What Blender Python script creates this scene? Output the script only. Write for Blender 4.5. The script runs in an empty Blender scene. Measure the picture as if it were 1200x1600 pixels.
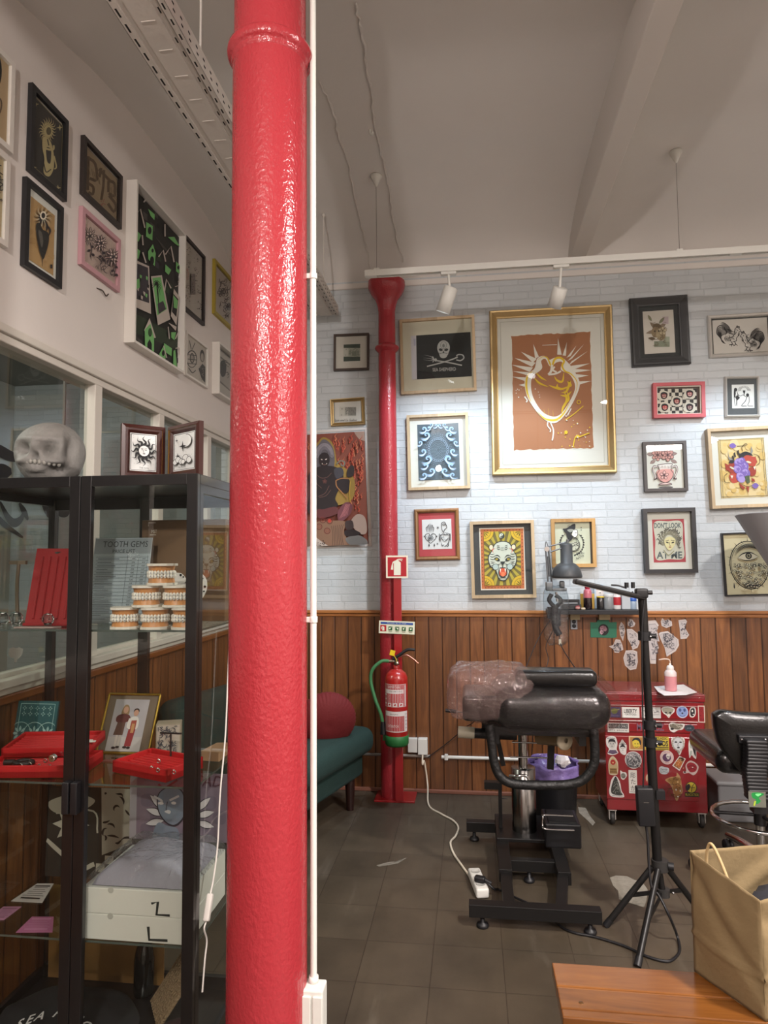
import bpy, bmesh, math, random
from mathutils import Vector, Matrix, Euler
random.seed(7)
R_ = random.Random(11)
PI = math.pi
SC = bpy.context.scene
COL = SC.collection

# ---------------------------------------------------------------- camera
FOC, PITCH, YAW, ROLL, CAMH = 1055.0, 0.06750, 0.12815, -0.00786, 1.5
_cy, _sy, _cp, _sp, _cr, _sr = math.cos(YAW), math.sin(YAW), math.cos(PITCH), math.sin(PITCH), math.cos(ROLL), math.sin(ROLL)
_f = Vector((-_sy*_cp, _cy*_cp, _sp))
_rt = Vector((_cy, _sy, 0)); _up = _rt.cross(_f)
CR = _cr*_rt + _sr*_up; CU = -_sr*_rt + _cr*_up; CF = _f
CAM = Vector((0, 0, CAMH))
def ray(x, y): return CR*((x-600)/FOC) - CU*((y-800)/FOC) + CF
def pl(x, y, ax, c):
    """point where the sight line of a photo pixel meets the plane ax = c"""
    d = ray(x, y); i = 'XYZ'.index(ax)
    return CAM + d*((c-CAM[i])/d[i])
cd = bpy.data.cameras.new('camera'); cam = bpy.data.objects.new('camera', cd); COL.objects.link(cam)
m = Matrix((CR, CU, -CF)).transposed().to_4x4(); m.translation = CAM; cam.matrix_world = m
cd.sensor_fit = 'VERTICAL'; cd.sensor_height = 36.0; cd.lens = 36.0*FOC/1600.0; cd.clip_start = 0.05
SC.camera = cam
SC.view_settings.view_transform = 'Standard'; SC.view_settings.look = 'None'; SC.view_settings.gamma = 1; SC.view_settings.use_curve_mapping = False
SC.cycles.transparent_max_bounces = 24
SC.cycles.max_bounces = 10; SC.cycles.diffuse_bounces = 6

# ---------------------------------------------------------------- materials
def lin(h):
    h = h.lstrip('#'); o = []
    for i in (0, 2, 4):
        c = int(h[i:i+2], 16)/255
        o.append(c/12.92 if c <= .04045 else ((c+.055)/1.055)**2.4)
    return (*o, 1)
MATS = {}
def _new(name):
    m = bpy.data.materials.new(name); m.use_nodes = True
    nt = m.node_tree; b = nt.nodes['Principled BSDF']
    return m, nt, b
def N(nt, t, **kw):
    n = nt.nodes.new(t)
    for k, v in kw.items():
        if k.startswith('i_'): n.inputs[k[2:].replace('_', ' ')].default_value = v
        else: setattr(n, k, v)
    return n
def L_(nt, a, b): nt.links.new(a, b)
def P(hexc, rough=.6, metal=0, bump=0, bscale=60, coat=0, var=0, vscale=8, spec=.5, emit=0, name=None, trans=0):
    """plain procedural surface: base colour with optional slow colour variation and noise bump"""
    key = (hexc, rough, metal, bump, bscale, coat, var, vscale, spec, emit, trans)
    if key in MATS: return MATS[key]
    m, nt, b = _new(name or 'surface_'+hexc.lstrip('#'))
    b.inputs['Base Color'].default_value = lin(hexc); b.inputs['Roughness'].default_value = rough
    b.inputs['Metallic'].default_value = metal; b.inputs['Coat Weight'].default_value = coat
    b.inputs['Coat Roughness'].default_value = .08
    b.inputs['Specular IOR Level'].default_value = spec
    if trans: b.inputs['Transmission Weight'].default_value = trans
    if emit:
        b.inputs['Emission Color'].default_value = lin(hexc); b.inputs['Emission Strength'].default_value = emit
    if bump or var:
        tc = N(nt, 'ShaderNodeTexCoord')
    if var:
        no = N(nt, 'ShaderNodeTexNoise', i_Scale=vscale, i_Detail=4.0); L_(nt, tc.outputs['Object'], no.inputs['Vector'])
        mr = N(nt, 'ShaderNodeMapRange'); mr.inputs[1].default_value = .3; mr.inputs[2].default_value = .7
        mr.inputs[3].default_value = 1-var; mr.inputs[4].default_value = 1+var; L_(nt, no.outputs['Fac'], mr.inputs[0])
        mx = N(nt, 'ShaderNodeVectorMath', operation='SCALE'); mx.inputs[0].default_value = lin(hexc)[:3]
        L_(nt, mr.outputs[0], mx.inputs['Scale']); L_(nt, mx.outputs[0], b.inputs['Base Color'])
    if bump:
        no = N(nt, 'ShaderNodeTexNoise', i_Scale=bscale, i_Detail=3.0); L_(nt, tc.outputs['Object'], no.inputs['Vector'])
        bp = N(nt, 'ShaderNodeBump', i_Strength=bump, i_Distance=.01); L_(nt, no.outputs['Fac'], bp.inputs['Height'])
        L_(nt, bp.outputs['Normal'], b.inputs['Normal'])
    MATS[key] = m
    return m
def glass_mat(name, tint='#ffffff', fmin=.04, rough=.0, haze=0, hazecol='#dddddd', bump=0, bscale=20, ior=1.6, fres=.9):
    """thin clear sheet: transparent with a fresnel reflection"""
    key = ('glass', name)
    if key in MATS: return MATS[key]
    m = bpy.data.materials.new(name); m.use_nodes = True; nt = m.node_tree; nt.nodes.clear()
    o = N(nt, 'ShaderNodeOutputMaterial'); tr = N(nt, 'ShaderNodeBsdfTransparent'); tr.inputs[0].default_value = lin(tint)
    gl = N(nt, 'ShaderNodeBsdfGlossy'); gl.inputs['Roughness'].default_value = rough
    lw = N(nt, 'ShaderNodeLayerWeight'); lw.inputs[0].default_value = .5
    pw = N(nt, 'ShaderNodeMath', operation='POWER'); pw.inputs[1].default_value = 5.0; L_(nt, lw.outputs['Facing'], pw.inputs[0])
    mx = N(nt, 'ShaderNodeMath', operation='MULTIPLY_ADD'); mx.inputs[1].default_value = fres; mx.inputs[2].default_value = fmin; mx.use_clamp = True
    L_(nt, pw.outputs[0], mx.inputs[0])
    ms = N(nt, 'ShaderNodeMixShader'); L_(nt, mx.outputs[0], ms.inputs[0]); L_(nt, tr.outputs[0], ms.inputs[1]); L_(nt, gl.outputs[0], ms.inputs[2])
    last = ms.outputs[0]
    if haze:
        df = N(nt, 'ShaderNodeBsdfDiffuse'); df.inputs[0].default_value = lin(hazecol)
        m2 = N(nt, 'ShaderNodeMixShader'); m2.inputs[0].default_value = haze
        L_(nt, last, m2.inputs[1]); L_(nt, df.outputs[0], m2.inputs[2]); last = m2.outputs[0]
    if bump:
        tc = N(nt, 'ShaderNodeTexCoord')
        no = N(nt, 'ShaderNodeTexNoise', i_Scale=bscale, i_Detail=3.0, i_Distortion=1.5); L_(nt, tc.outputs['Object'], no.inputs['Vector'])
        bp = N(nt, 'ShaderNodeBump', i_Strength=bump, i_Distance=.02); L_(nt, no.outputs['Fac'], bp.inputs['Height'])
        L_(nt, bp.outputs['Normal'], gl.inputs['Normal']); L_(nt, bp.outputs['Normal'], lw.inputs['Normal'])
    L_(nt, last, o.inputs['Surface'])
    MATS[key] = m
    return m

# ---------------------------------------------------------------- mesh builder
def basis(d):
    d = Vector(d).normalized(); a = Vector((0, 0, 1)) if abs(d.z) < .95 else Vector((1, 0, 0))
    u = d.cross(a).normalized(); return u, d.cross(u).normalized()*-1, d
def smooth_path(pts, n=8):
    pts = [Vector(p) for p in pts]
    if len(pts) < 3: return pts
    out = []
    q = [pts[0]*2-pts[1]] + pts + [pts[-1]*2-pts[-2]]
    for i in range(1, len(q)-2):
        a, b, c, d = q[i-1:i+3]
        for k in range(n):
            t = k/n
            out.append(.5*((2*b)+(c-a)*t+(2*a-5*b+4*c-d)*t*t+(3*b-a-3*c+d)*t**3))
    out.append(pts[-1]); return out
class MB:
    def __init__(s): s.v = []; s.f = []; s.mi = []; s.sm = []; s.mats = []; s.M = None
    def m(s, mat):
        if mat is None: mat = s.mats[0] if s.mats else P('#888888')
        if mat not in s.mats: s.mats.append(mat)
        return s.mats.index(mat)
    def add(s, vs, fs, mat=None, smooth=False):
        o = len(s.v); mi = s.m(mat)
        for p in vs:
            p = Vector(p); s.v.append(s.M @ p if s.M is not None else p)
        for f in fs: s.f.append([i+o for i in f]); s.mi.append(mi); s.sm.append(smooth)
        return s
    def box(s, c, d, mat=None, rot=None, taper=1.0):
        x, y, z = d[0]/2, d[1]/2, d[2]/2
        vs = [Vector((a*x*(taper if e > 0 else 1), b*y*(taper if e > 0 else 1), e*z)) for e in (-1, 1) for b in (-1, 1) for a in (-1, 1)]
        if rot is not None:
            r = rot if isinstance(rot, Matrix) else Euler(rot).to_matrix()
            vs = [r @ v for v in vs]
        vs = [v+Vector(c) for v in vs]
        return s.add(vs, [(0, 2, 3, 1), (4, 5, 7, 6), (0, 1, 5, 4), (2, 6, 7, 3), (0, 4, 6, 2), (1, 3, 7, 5)], mat)
    def bx(s, a, b, mat=None):
        return s.box([(a[i]+b[i])/2 for i in range(3)], [abs(b[i]-a[i]) for i in range(3)], mat)
    def rbox(s, c, d, r, mat=None, rot=None, n=4, sq=None):
        """rounded box: superellipsoid-like sheet made from a subdivided cube with rounded corners"""
        hx, hy, hz = d[0]/2, d[1]/2, d[2]/2; r = min(r, hx, hy, hz)
        vs, fs = [], []
        def samp(h):
            a = [-h+r-r*math.cos(k/n*PI/2) for k in range(n+1)] if r > 0 else [-h]
            return a + [-t for t in reversed(a)]
        X, Y, Z = samp(hx), samp(hy), samp(hz)
        idx = {}
        def vert(p):
            k = tuple(round(t, 6) for t in p)
            if k in idx: return idx[k]
            q = Vector(p); inn = Vector([max(-h+r, min(h-r, t)) for t, h in zip(p, (hx, hy, hz))])
            dd = q-inn
            if dd.length > 1e-9: q = inn+dd.normalized()*r
            idx[k] = len(vs); vs.append(q); return idx[k]
        for ax in range(3):
            A = [X, Y, Z]; u, w = [A[i] for i in range(3) if i != ax]
            for sg in (-1, 1):
                h = (hx, hy, hz)[ax]*sg
                for i in range(len(u)-1):
                    for j in range(len(w)-1):
                        q = []
                        for a, b in ((i, j), (i+1, j), (i+1, j+1), (i, j+1)):
                            p = [u[a], w[b]]; p.insert(ax, h); q.append(vert(p))
                        if (sg > 0) == (ax == 1): q.reverse()
                        if len(set(q)) > 2: fs.append(q)
        if rot is not None:
            rm = rot if isinstance(rot, Matrix) else Euler(rot).to_matrix(); vs = [rm @ v for v in vs]
        return s.add([v+Vector(c) for v in vs], fs, mat, True)
    def cyl(s, p1, p2, r, mat=None, r2=None, n=20, smooth=True, cap=True):
        p1, p2 = Vector(p1), Vector(p2); u, w, d = basis(p2-p1); r2 = r if r2 is None else r2
        vs = []
        for p, q in ((p1, r), (p2, r2)):
            for k in range(n):
                a = 2*PI*k/n; vs.append(p+u*math.cos(a)*q+w*math.sin(a)*q)
        s.add(vs, [(k, (k+1) % n, n+(k+1) % n, n+k) for k in range(n)], mat, smooth)
        if cap: s.add(vs, [tuple(range(n-1, -1, -1)), tuple(range(n, 2*n))], mat)
        return s
    def tube(s, pts, r, mat=None, n=8, smooth=True, interp=8, closed=False):
        pts = smooth_path(pts, interp) if interp else [Vector(p) for p in pts]
        vs = []; u = None
        for i, p in enumerate(pts):
            if closed: d = (pts[(i+1) % len(pts)]-pts[i-1])
            else: d = (pts[min(i+1, len(pts)-1)]-pts[max(i-1, 0)])
            d.normalize()
            if u is None: u = basis(d)[0]
            u = (u-d*u.dot(d)).normalized(); w = d.cross(u)
            rr = r(i/(len(pts)-1)) if callable(r) else r
            for k in range(n):
                a = 2*PI*k/n; vs.append(p+u*math.cos(a)*rr+w*math.sin(a)*rr)
        fs = []; m_ = len(pts)
        for i in range(m_ if closed else m_-1):
            j = (i+1) % m_
            for k in range(n): fs.append((i*n+k, i*n+(k+1) % n, j*n+(k+1) % n, j*n+k))
        s.add(vs, fs, mat, smooth)
        if not closed: s.add(vs, [tuple(range(n-1, -1, -1)), tuple(range((m_-1)*n, m_*n))], mat)
        return s
    def lathe(s, prof, c, mat=None, n=28, axis=(0, 0, 1), smooth=True, a0=0, a1=2*PI):
        u, w, d = basis(axis); c = Vector(c); vs, fs = [], []
        full = abs(a1-a0-2*PI) < 1e-6; m_ = n if full else n+1
        for r, z in prof:
            for k in range(m_):
                a = a0+(a1-a0)*k/n; vs.append(c+d*z+u*math.cos(a)*r+w*math.sin(a)*r)
        for i in range(len(prof)-1):
            for k in range(n): fs.append((i*m_+k, i*m_+(k+1) % m_, (i+1)*m_+(k+1) % m_, (i+1)*m_+k))
        return s.add(vs, fs, mat, smooth)
    def ball(s, c, r, mat=None, n=16, rot=None, f=None):
        r = (r, r, r) if not hasattr(r, '__len__') else r; vs = []; fs = []; h = n//2
        rm = (rot if isinstance(rot, Matrix) else Euler(rot).to_matrix()) if rot is not None else None
        for i in range(h+1):
            for k in range(n):
                t = PI*i/h; a = 2*PI*k/n; p = Vector((math.sin(t)*math.cos(a), math.sin(t)*math.sin(a), -math.cos(t)))
                if f: p = Vector(f(p))
                p = Vector((p.x*r[0], p.y*r[1], p.z*r[2]))
                if rm: p = rm @ p
                vs.append(p+Vector(c))
        for i in range(h):
            for k in range(n): fs.append((i*n+k, i*n+(k+1) % n, (i+1)*n+(k+1) % n, (i+1)*n+k))
        return s.add(vs, fs, mat, True)
    def prism(s, pts, h, O, U, V, mat=None, W=None, smooth=False):
        """outline pts (u,v) extruded by h along W = U x V"""
        O, U, V = Vector(O), Vector(U), Vector(V); W = U.cross(V) if W is None else Vector(W); n = len(pts)
        a = [O+U*p[0]+V*p[1] for p in pts]; b = [p+W*h for p in a]
        s.add(a+b, [tuple(range(n-1, -1, -1)), tuple(range(n, 2*n))], mat)
        return s.add(a+b, [(k, (k+1) % n, n+(k+1) % n, n+k) for k in range(n)], mat, smooth)
    def grid(s, fn, nu, nv, mat=None, smooth=True):
        vs = [fn(i/nu, j/nv) for j in range(nv+1) for i in range(nu+1)]
        return s.add(vs, [(j*(nu+1)+i, j*(nu+1)+i+1, (j+1)*(nu+1)+i+1, (j+1)*(nu+1)+i) for j in range(nv) for i in range(nu)], mat, smooth)
    def build(s, name, parent=None, bevel=0, subsurf=0, solid=0, local=False, weld=False, bseg=2):
        me = bpy.data.meshes.new(name)
        vs = s.v
        if parent is not None and not local:
            inv = INV.get(parent.name) or parent.matrix_basis.inverted()
            vs = [inv @ p for p in vs]
        me.from_pydata([tuple(p) for p in vs], [], s.f)
        for m in s.mats: me.materials.append(m)
        me.polygons.foreach_set('material_index', s.mi); me.polygons.foreach_set('use_smooth', s.sm)
        me.update()
        bm = bmesh.new(); bm.from_mesh(me)
        if weld: bmesh.ops.remove_doubles(bm, verts=bm.verts, dist=1e-5)
        if not FLAT.get(name): bmesh.ops.recalc_face_normals(bm, faces=bm.faces)
        bm.to_mesh(me); bm.free()
        o = bpy.data.objects.new(name, me); COL.objects.link(o)
        if parent is not None:
            o.parent = parent; INV[o.name] = INV.get(parent.name) or parent.matrix_basis.inverted()
        if bevel:
            b = o.modifiers.new('bevel', 'BEVEL'); b.width = bevel; b.segments = bseg; b.limit_method = 'ANGLE'; b.angle_limit = .6
            b.harden_normals = False
        if subsurf:
            b = o.modifiers.new('subsurf', 'SUBSURF'); b.levels = subsurf; b.render_levels = subsurf
        if solid:
            b = o.modifiers.new('solid', 'SOLIDIFY'); b.thickness = solid; b.offset = 0
        return o
INV = {}; FLAT = {}
def tag(o, label=None, cat=None, group=None, kind=None):
    if label: o['label'] = label
    if cat: o['category'] = cat
    if group: o['group'] = group
    if kind: o['kind'] = kind
    return o
def thing(name, label, cat, loc=(0, 0, 0), rot=(0, 0, 0), group=None):
    o = bpy.data.objects.new(name, None); COL.objects.link(o); o.empty_display_size = .05
    o.location = loc; o.rotation_euler = rot
    mt = Matrix.Translation(Vector(loc)) @ Euler(rot).to_matrix().to_4x4()
    INV[o.name] = mt.inverted()
    return tag(o, label, cat, group)
def struct(mb, name, **k): return tag(mb.build(name, **k), kind='structure')
def solo(mb, name, label, cat, group=None, **k): return tag(mb.build(name, **k), label, cat, group)

# ---------------------------------------------------------------- drawing on flat things
_TXT = {}
def text_mesh(t, bold=0):
    k = (t, bold)
    if k not in _TXT:
        cu = bpy.data.curves.new('lettering', 'FONT'); cu.body = t; cu.size = 1; cu.resolution_u = 2; cu.offset = bold
        ob = bpy.data.objects.new('lettering', cu); COL.objects.link(ob)
        bpy.context.view_layer.update()
        me = ob.to_mesh()
        vs = [v.co.copy() for v in me.vertices]; fs = [tuple(p.vertices) for p in me.polygons]
        ob.to_mesh_clear(); bpy.data.objects.remove(ob); bpy.data.curves.remove(cu)
        _TXT[k] = (vs, fs)
    return _TXT[k]
def quad_to_unit(q):
    (x0, y0), (x1, y1), (x2, y2), (x3, y3) = q
    dx1, dx2, sx = x1-x2, x3-x2, x0-x1+x2-x3; dy1, dy2, sy = y1-y2, y3-y2, y0-y1+y2-y3
    den = dx1*dy2-dx2*dy1; g = (sx*dy2-dx2*sy)/den; h = (dx1*sy-sx*dy1)/den
    return Matrix(((x1-x0+g*x1, x3-x0+h*x3, x0), (y1-y0+g*y1, y3-y0+h*y3, y0), (g, h, 1))).inverted()
class Art:
    """layered flat shapes (paint, ink, paper) on a plane; box = (x0, y0, x1, y1) of the drawing units, y down"""
    STEP = .00010
    def __init__(s, O, U, V, w, h, box=(0, 0, 1, 1), mb=None, base=0.0, wrap=None, quad=None):
        s.O, s.U, s.V = Vector(O), Vector(U).normalized(), Vector(V).normalized(); s.W = s.U.cross(s.V)
        s.w, s.h, s.box = w, h, box; s.mb = mb or MB(); s.k = 0; s.base = base; s.wrap = wrap
        s.clip = True; s.H = None
        if quad: s.H = quad_to_unit(quad); s.box = (min(p[0] for p in quad), min(p[1] for p in quad), max(p[0] for p in quad), max(p[1] for p in quad)); s.q = quad
    def pt(s, p, lift):
        x0, y0, x1, y1 = s.box
        if s.H is not None:
            r = s.H @ Vector((p[0], p[1], 1)); u = r.x/r.z; v = 1-r.y/r.z
        else: u = (p[0]-x0)/(x1-x0); v = 1-(p[1]-y0)/(y1-y0)
        if s.clip: u = min(1, max(0, u)); v = min(1, max(0, v))
        if s.wrap: return s.wrap(u, v, lift)
        return s.O+s.U*(u*s.w)+s.V*(v*s.h)+s.W*lift
    def _l(s):
        s.k += 1; return s.base+s.k*s.STEP
    def poly(s, pts, c):
        l = s._l(); m = c if not isinstance(c, str) else P(c, .7)
        q = [s.pt(p, l) for p in pts]
        # keep facing outward
        a = sum((pts[i][0]*pts[(i+1) % len(pts)][1]-pts[(i+1) % len(pts)][0]*pts[i][1]) for i in range(len(pts)))
        if a > 0: q.reverse()
        s.mb.add(q, [tuple(range(len(q)))], m); return s
    def rect(s, x0, y0, x1, y1, c): return s.poly([(x0, y0), (x1, y0), (x1, y1), (x0, y1)], c)
    def full(s, c): return s.poly(s.q, c) if s.H is not None else s.rect(*s.box, c)
    def ell(s, cx, cy, rx, ry=None, c='#000000', n=20, a=0):
        ry = rx if ry is None else ry; ca, sa = math.cos(a), math.sin(a)
        return s.poly([(cx+math.cos(t)*rx*ca-math.sin(t)*ry*sa, cy+math.cos(t)*rx*sa+math.sin(t)*ry*ca) for t in [2*PI*k/n for k in range(n)]], c)
    def blob(s, pts, c, n=6):
        q = [Vector((p[0], p[1], 0)) for p in pts]; m_ = len(q); out = []
        for i in range(m_):
            a, b, c_, d = q[i-1], q[i], q[(i+1) % m_], q[(i+2) % m_]
            for k in range(n):
                t = k/n; r = .5*((2*b)+(c_-a)*t+(2*a-5*b+4*c_-d)*t*t+(3*b-a-3*c_+d)*t**3); out.append((r.x, r.y))
        return s.poly(out, c)
    def line(s, pts, w, c, interp=5, taper=False, closed=False):
        q = [Vector((p[0], p[1], 0)) for p in pts]
        if closed: q = q+[q[0]]
        if interp and len(q) > 2: q = smooth_path(q, interp)
        l = s._l(); m = c if not isinstance(c, str) else P(c, .7); L, Rr = [], []
        for i, p in enumerate(q):
            d = q[min(i+1, len(q)-1)]-q[max(i-1, 0)]
            if d.length < 1e-9: d = Vector((1, 0, 0))
            d.normalize(); nn = Vector((-d.y, d.x, 0)); t = i/(len(q)-1)
            ww = w/2*((1-t) if taper == 1 else (math.sin(PI*t)*.9+.1) if taper == 2 else 1)
            L.append(s.pt(p+nn*ww, l)); Rr.append(s.pt(p-nn*ww, l))
        n = len(q); s.mb.add(L+Rr, [(i, i+1, n+i+1, n+i) for i in range(n-1)], m); return s
    def ring(s, cx, cy, r, w, c, n=24, ry=None, a0=0, a1=2*PI):
        ry = r if ry is None else ry
        return s.line([(cx+math.cos(a0+(a1-a0)*k/n)*r, cy+math.sin(a0+(a1-a0)*k/n)*ry) for k in range(n+1)], w, c, interp=0)
    def text(s, t, x, y, size, c, width=None, bold=.0, rot=0, align='C', slant=0):
        """x,y = middle (or left end) of the line; size = cap height in drawing units"""
        vs, fs = text_mesh(t, bold)
        if not vs: return s
        x0, x1 = min(v.x for v in vs), max(v.x for v in vs); y0, y1 = min(v.y for v in vs), max(v.y for v in vs)
        k = size/max(.01, (y1-y0)); kx = (width/(x1-x0)) if width else k
        l = s._l(); m = c if not isinstance(c, str) else P(c, .7); ca, sa = math.cos(rot), math.sin(rot); q = []
        for v in vs:
            a = (v.x-(x0 if align == 'L' else (x0+x1)/2))*kx; b = -(v.y-(y0+y1)/2)*k; a += -b*slant
            q.append(s.pt((x+a*ca-b*sa, y+a*sa+b*ca), l))
        s.mb.add(q, fs, m); return s
    # ---- small motifs
    def flower(s, cx, cy, r, fill, ink, petals=6, w=None, rings=2):
        w = w or r*.07
        for j in range(rings, 0, -1):
            rr = r*j/rings
            for k in range(petals):
                a = 2*PI*k/petals+j*.5
                s.ell(cx+math.cos(a)*rr*.6, cy+math.sin(a)*rr*.6, rr*.42, rr*.34, ink, 12, a)
                s.ell(cx+math.cos(a)*rr*.6, cy+math.sin(a)*rr*.6, rr*.42-w, rr*.34-w, fill, 12, a)
        s.ell(cx, cy, r*.16, None, ink, 10); return s
    def leaf(s, x, y, L, a, wd, fill, ink=None, w=0):
        ca, sa = math.cos(a), math.sin(a); pts = []
        for k in range(9):
            t = k/8; pts.append((t*L, wd*math.sin(PI*t)))
        pts += [(p[0], -p[1]) for p in reversed(pts[1:-1])]
        f = lambda g: [(x+p[0]*ca-p[1]*g*sa, y+p[0]*sa+p[1]*g*ca) for p in pts]
        if ink: s.poly(f(1), ink); s.poly(f(max(.2, 1-w/wd)), fill)
        else: s.poly(f(1), fill)
        return s
    def star(s, cx, cy, r, r2, n, c, a0=-PI/2):
        return s.poly([(cx+math.cos(a0+PI*k/n)*(r if k % 2 == 0 else r2), cy+math.sin(a0+PI*k/n)*(r if k % 2 == 0 else r2)) for k in range(2*n)], c)
    def skull(s, cx, cy, r, bone, ink):
        s.ell(cx, cy-r*.15, r*.78, r*.85, bone, 24)
        s.poly([(cx-r*.45, cy+r*.4), (cx+r*.45, cy+r*.4), (cx+r*.38, cy+r), (cx-r*.38, cy+r)], bone)
        for g in (-1, 1): s.ell(cx+g*r*.33, cy+r*.05, r*.24, r*.2, ink, 14, g*.3)
        s.poly([(cx, cy+r*.22), (cx+r*.13, cy+r*.48), (cx-r*.13, cy+r*.48)], ink)
        for k in range(-2, 3): s.line([(cx+k*r*.14, cy+r*.62), (cx+k*r*.14, cy+r*.95)], r*.04, ink, 0)
        return s
    def scribble(s, box, n, w, c, rnd, curl=.5):
        x0, y0, x1, y1 = box
        for _ in range(n):
            x, y = rnd.uniform(x0, x1), rnd.uniform(y0, y1); a = rnd.uniform(0, 2*PI); st = (x1-x0)*rnd.uniform(.05, .12); p = [(x, y)]; da = rnd.uniform(-curl, curl)*2
            for k in range(4):
                a += da; x += math.cos(a)*st; y += math.sin(a)*st
                x = min(x1, max(x0, x)); y = min(y1, max(y0, y)); p.append((x, y))
            s.line(p, w, c, 3, 2)
        return s
# ---------------------------------------------------------------- the room
D = 4.44          # back wall
XL = -1.60        # left wall with the windows
XR, YF = 4.3, -3.3
RAIL = 1.145
def brick_mat():
    m, nt, b = _new('white_painted_brick')
    tc = N(nt, 'ShaderNodeTexCoord'); sp = N(nt, 'ShaderNodeSeparateXYZ'); L_(nt, tc.outputs['Object'], sp.inputs[0])
    cb = N(nt, 'ShaderNodeCombineXYZ'); L_(nt, sp.outputs['X'], cb.inputs['X']); L_(nt, sp.outputs['Z'], cb.inputs['Y'])
    wn = N(nt, 'ShaderNodeTexNoise', i_Scale=22.0, i_Detail=2.0); L_(nt, cb.outputs[0], wn.inputs['Vector'])
    ws = N(nt, 'ShaderNodeVectorMath', operation='SCALE'); ws.inputs['Scale'].default_value = .006; L_(nt, wn.outputs['Color'], ws.inputs[0])
    wa = N(nt, 'ShaderNodeVectorMath', operation='ADD'); L_(nt, cb.outputs[0], wa.inputs[0]); L_(nt, ws.outputs[0], wa.inputs[1])
    br = N(nt, 'ShaderNodeTexBrick'); br.offset = .42; br.squash = .72; br.squash_frequency = 3
    br.inputs['Scale'].default_value = 1; br.inputs['Brick Width'].default_value = .215; br.inputs['Row Height'].default_value = .0485
    br.inputs['Mortar Size'].default_value = .0038; br.inputs['Mortar Smooth'].default_value = .35; br.inputs['Bias'].default_value = 0
    L_(nt, wa.outputs[0], br.inputs['Vector'])
    br.inputs['Color1'].default_value = lin('#b7bec1'); br.inputs['Color2'].default_value = lin('#c0c7ca'); br.inputs['Mortar'].default_value = lin('#bac1c4')
    L_(nt, br.outputs['Color'], b.inputs['Base Color']); b.inputs['Roughness'].default_value = .55
    no = N(nt, 'ShaderNodeTexNoise', i_Scale=38.0, i_Detail=5.0, i_Roughness=.6); L_(nt, cb.outputs[0], no.inputs['Vector'])
    # uneven brick faces: low scale noise, plus panel seams every 0.62 m
    m1 = N(nt, 'ShaderNodeMath', operation='MULTIPLY'); m1.inputs[1].default_value = -1.0; L_(nt, br.outputs['Fac'], m1.inputs[0])
    m2 = N(nt, 'ShaderNodeMath', operation='MULTIPLY_ADD'); m2.inputs[1].default_value = .75; L_(nt, no.outputs['Fac'], m2.inputs[0]); L_(nt, m1.outputs[0], m2.inputs[2])
    md = N(nt, 'ShaderNodeMath', operation='PINGPONG'); md.inputs[1].default_value = .31; L_(nt, sp.outputs['X'], md.inputs[0])
    lt = N(nt, 'ShaderNodeMath', operation='LESS_THAN'); lt.inputs[1].default_value = .003; L_(nt, md.outputs[0], lt.inputs[0])
    m3 = N(nt, 'ShaderNodeMath', operation='MULTIPLY_ADD'); m3.inputs[1].default_value = -.6; L_(nt, lt.outputs[0], m3.inputs[0]); L_(nt, m2.outputs[0], m3.inputs[2])
    bp = N(nt, 'ShaderNodeBump', i_Strength=.7, i_Distance=.0055); L_(nt, m3.outputs[0], bp.inputs['Height']); L_(nt, bp.outputs['Normal'], b.inputs['Normal'])
    return m
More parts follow.
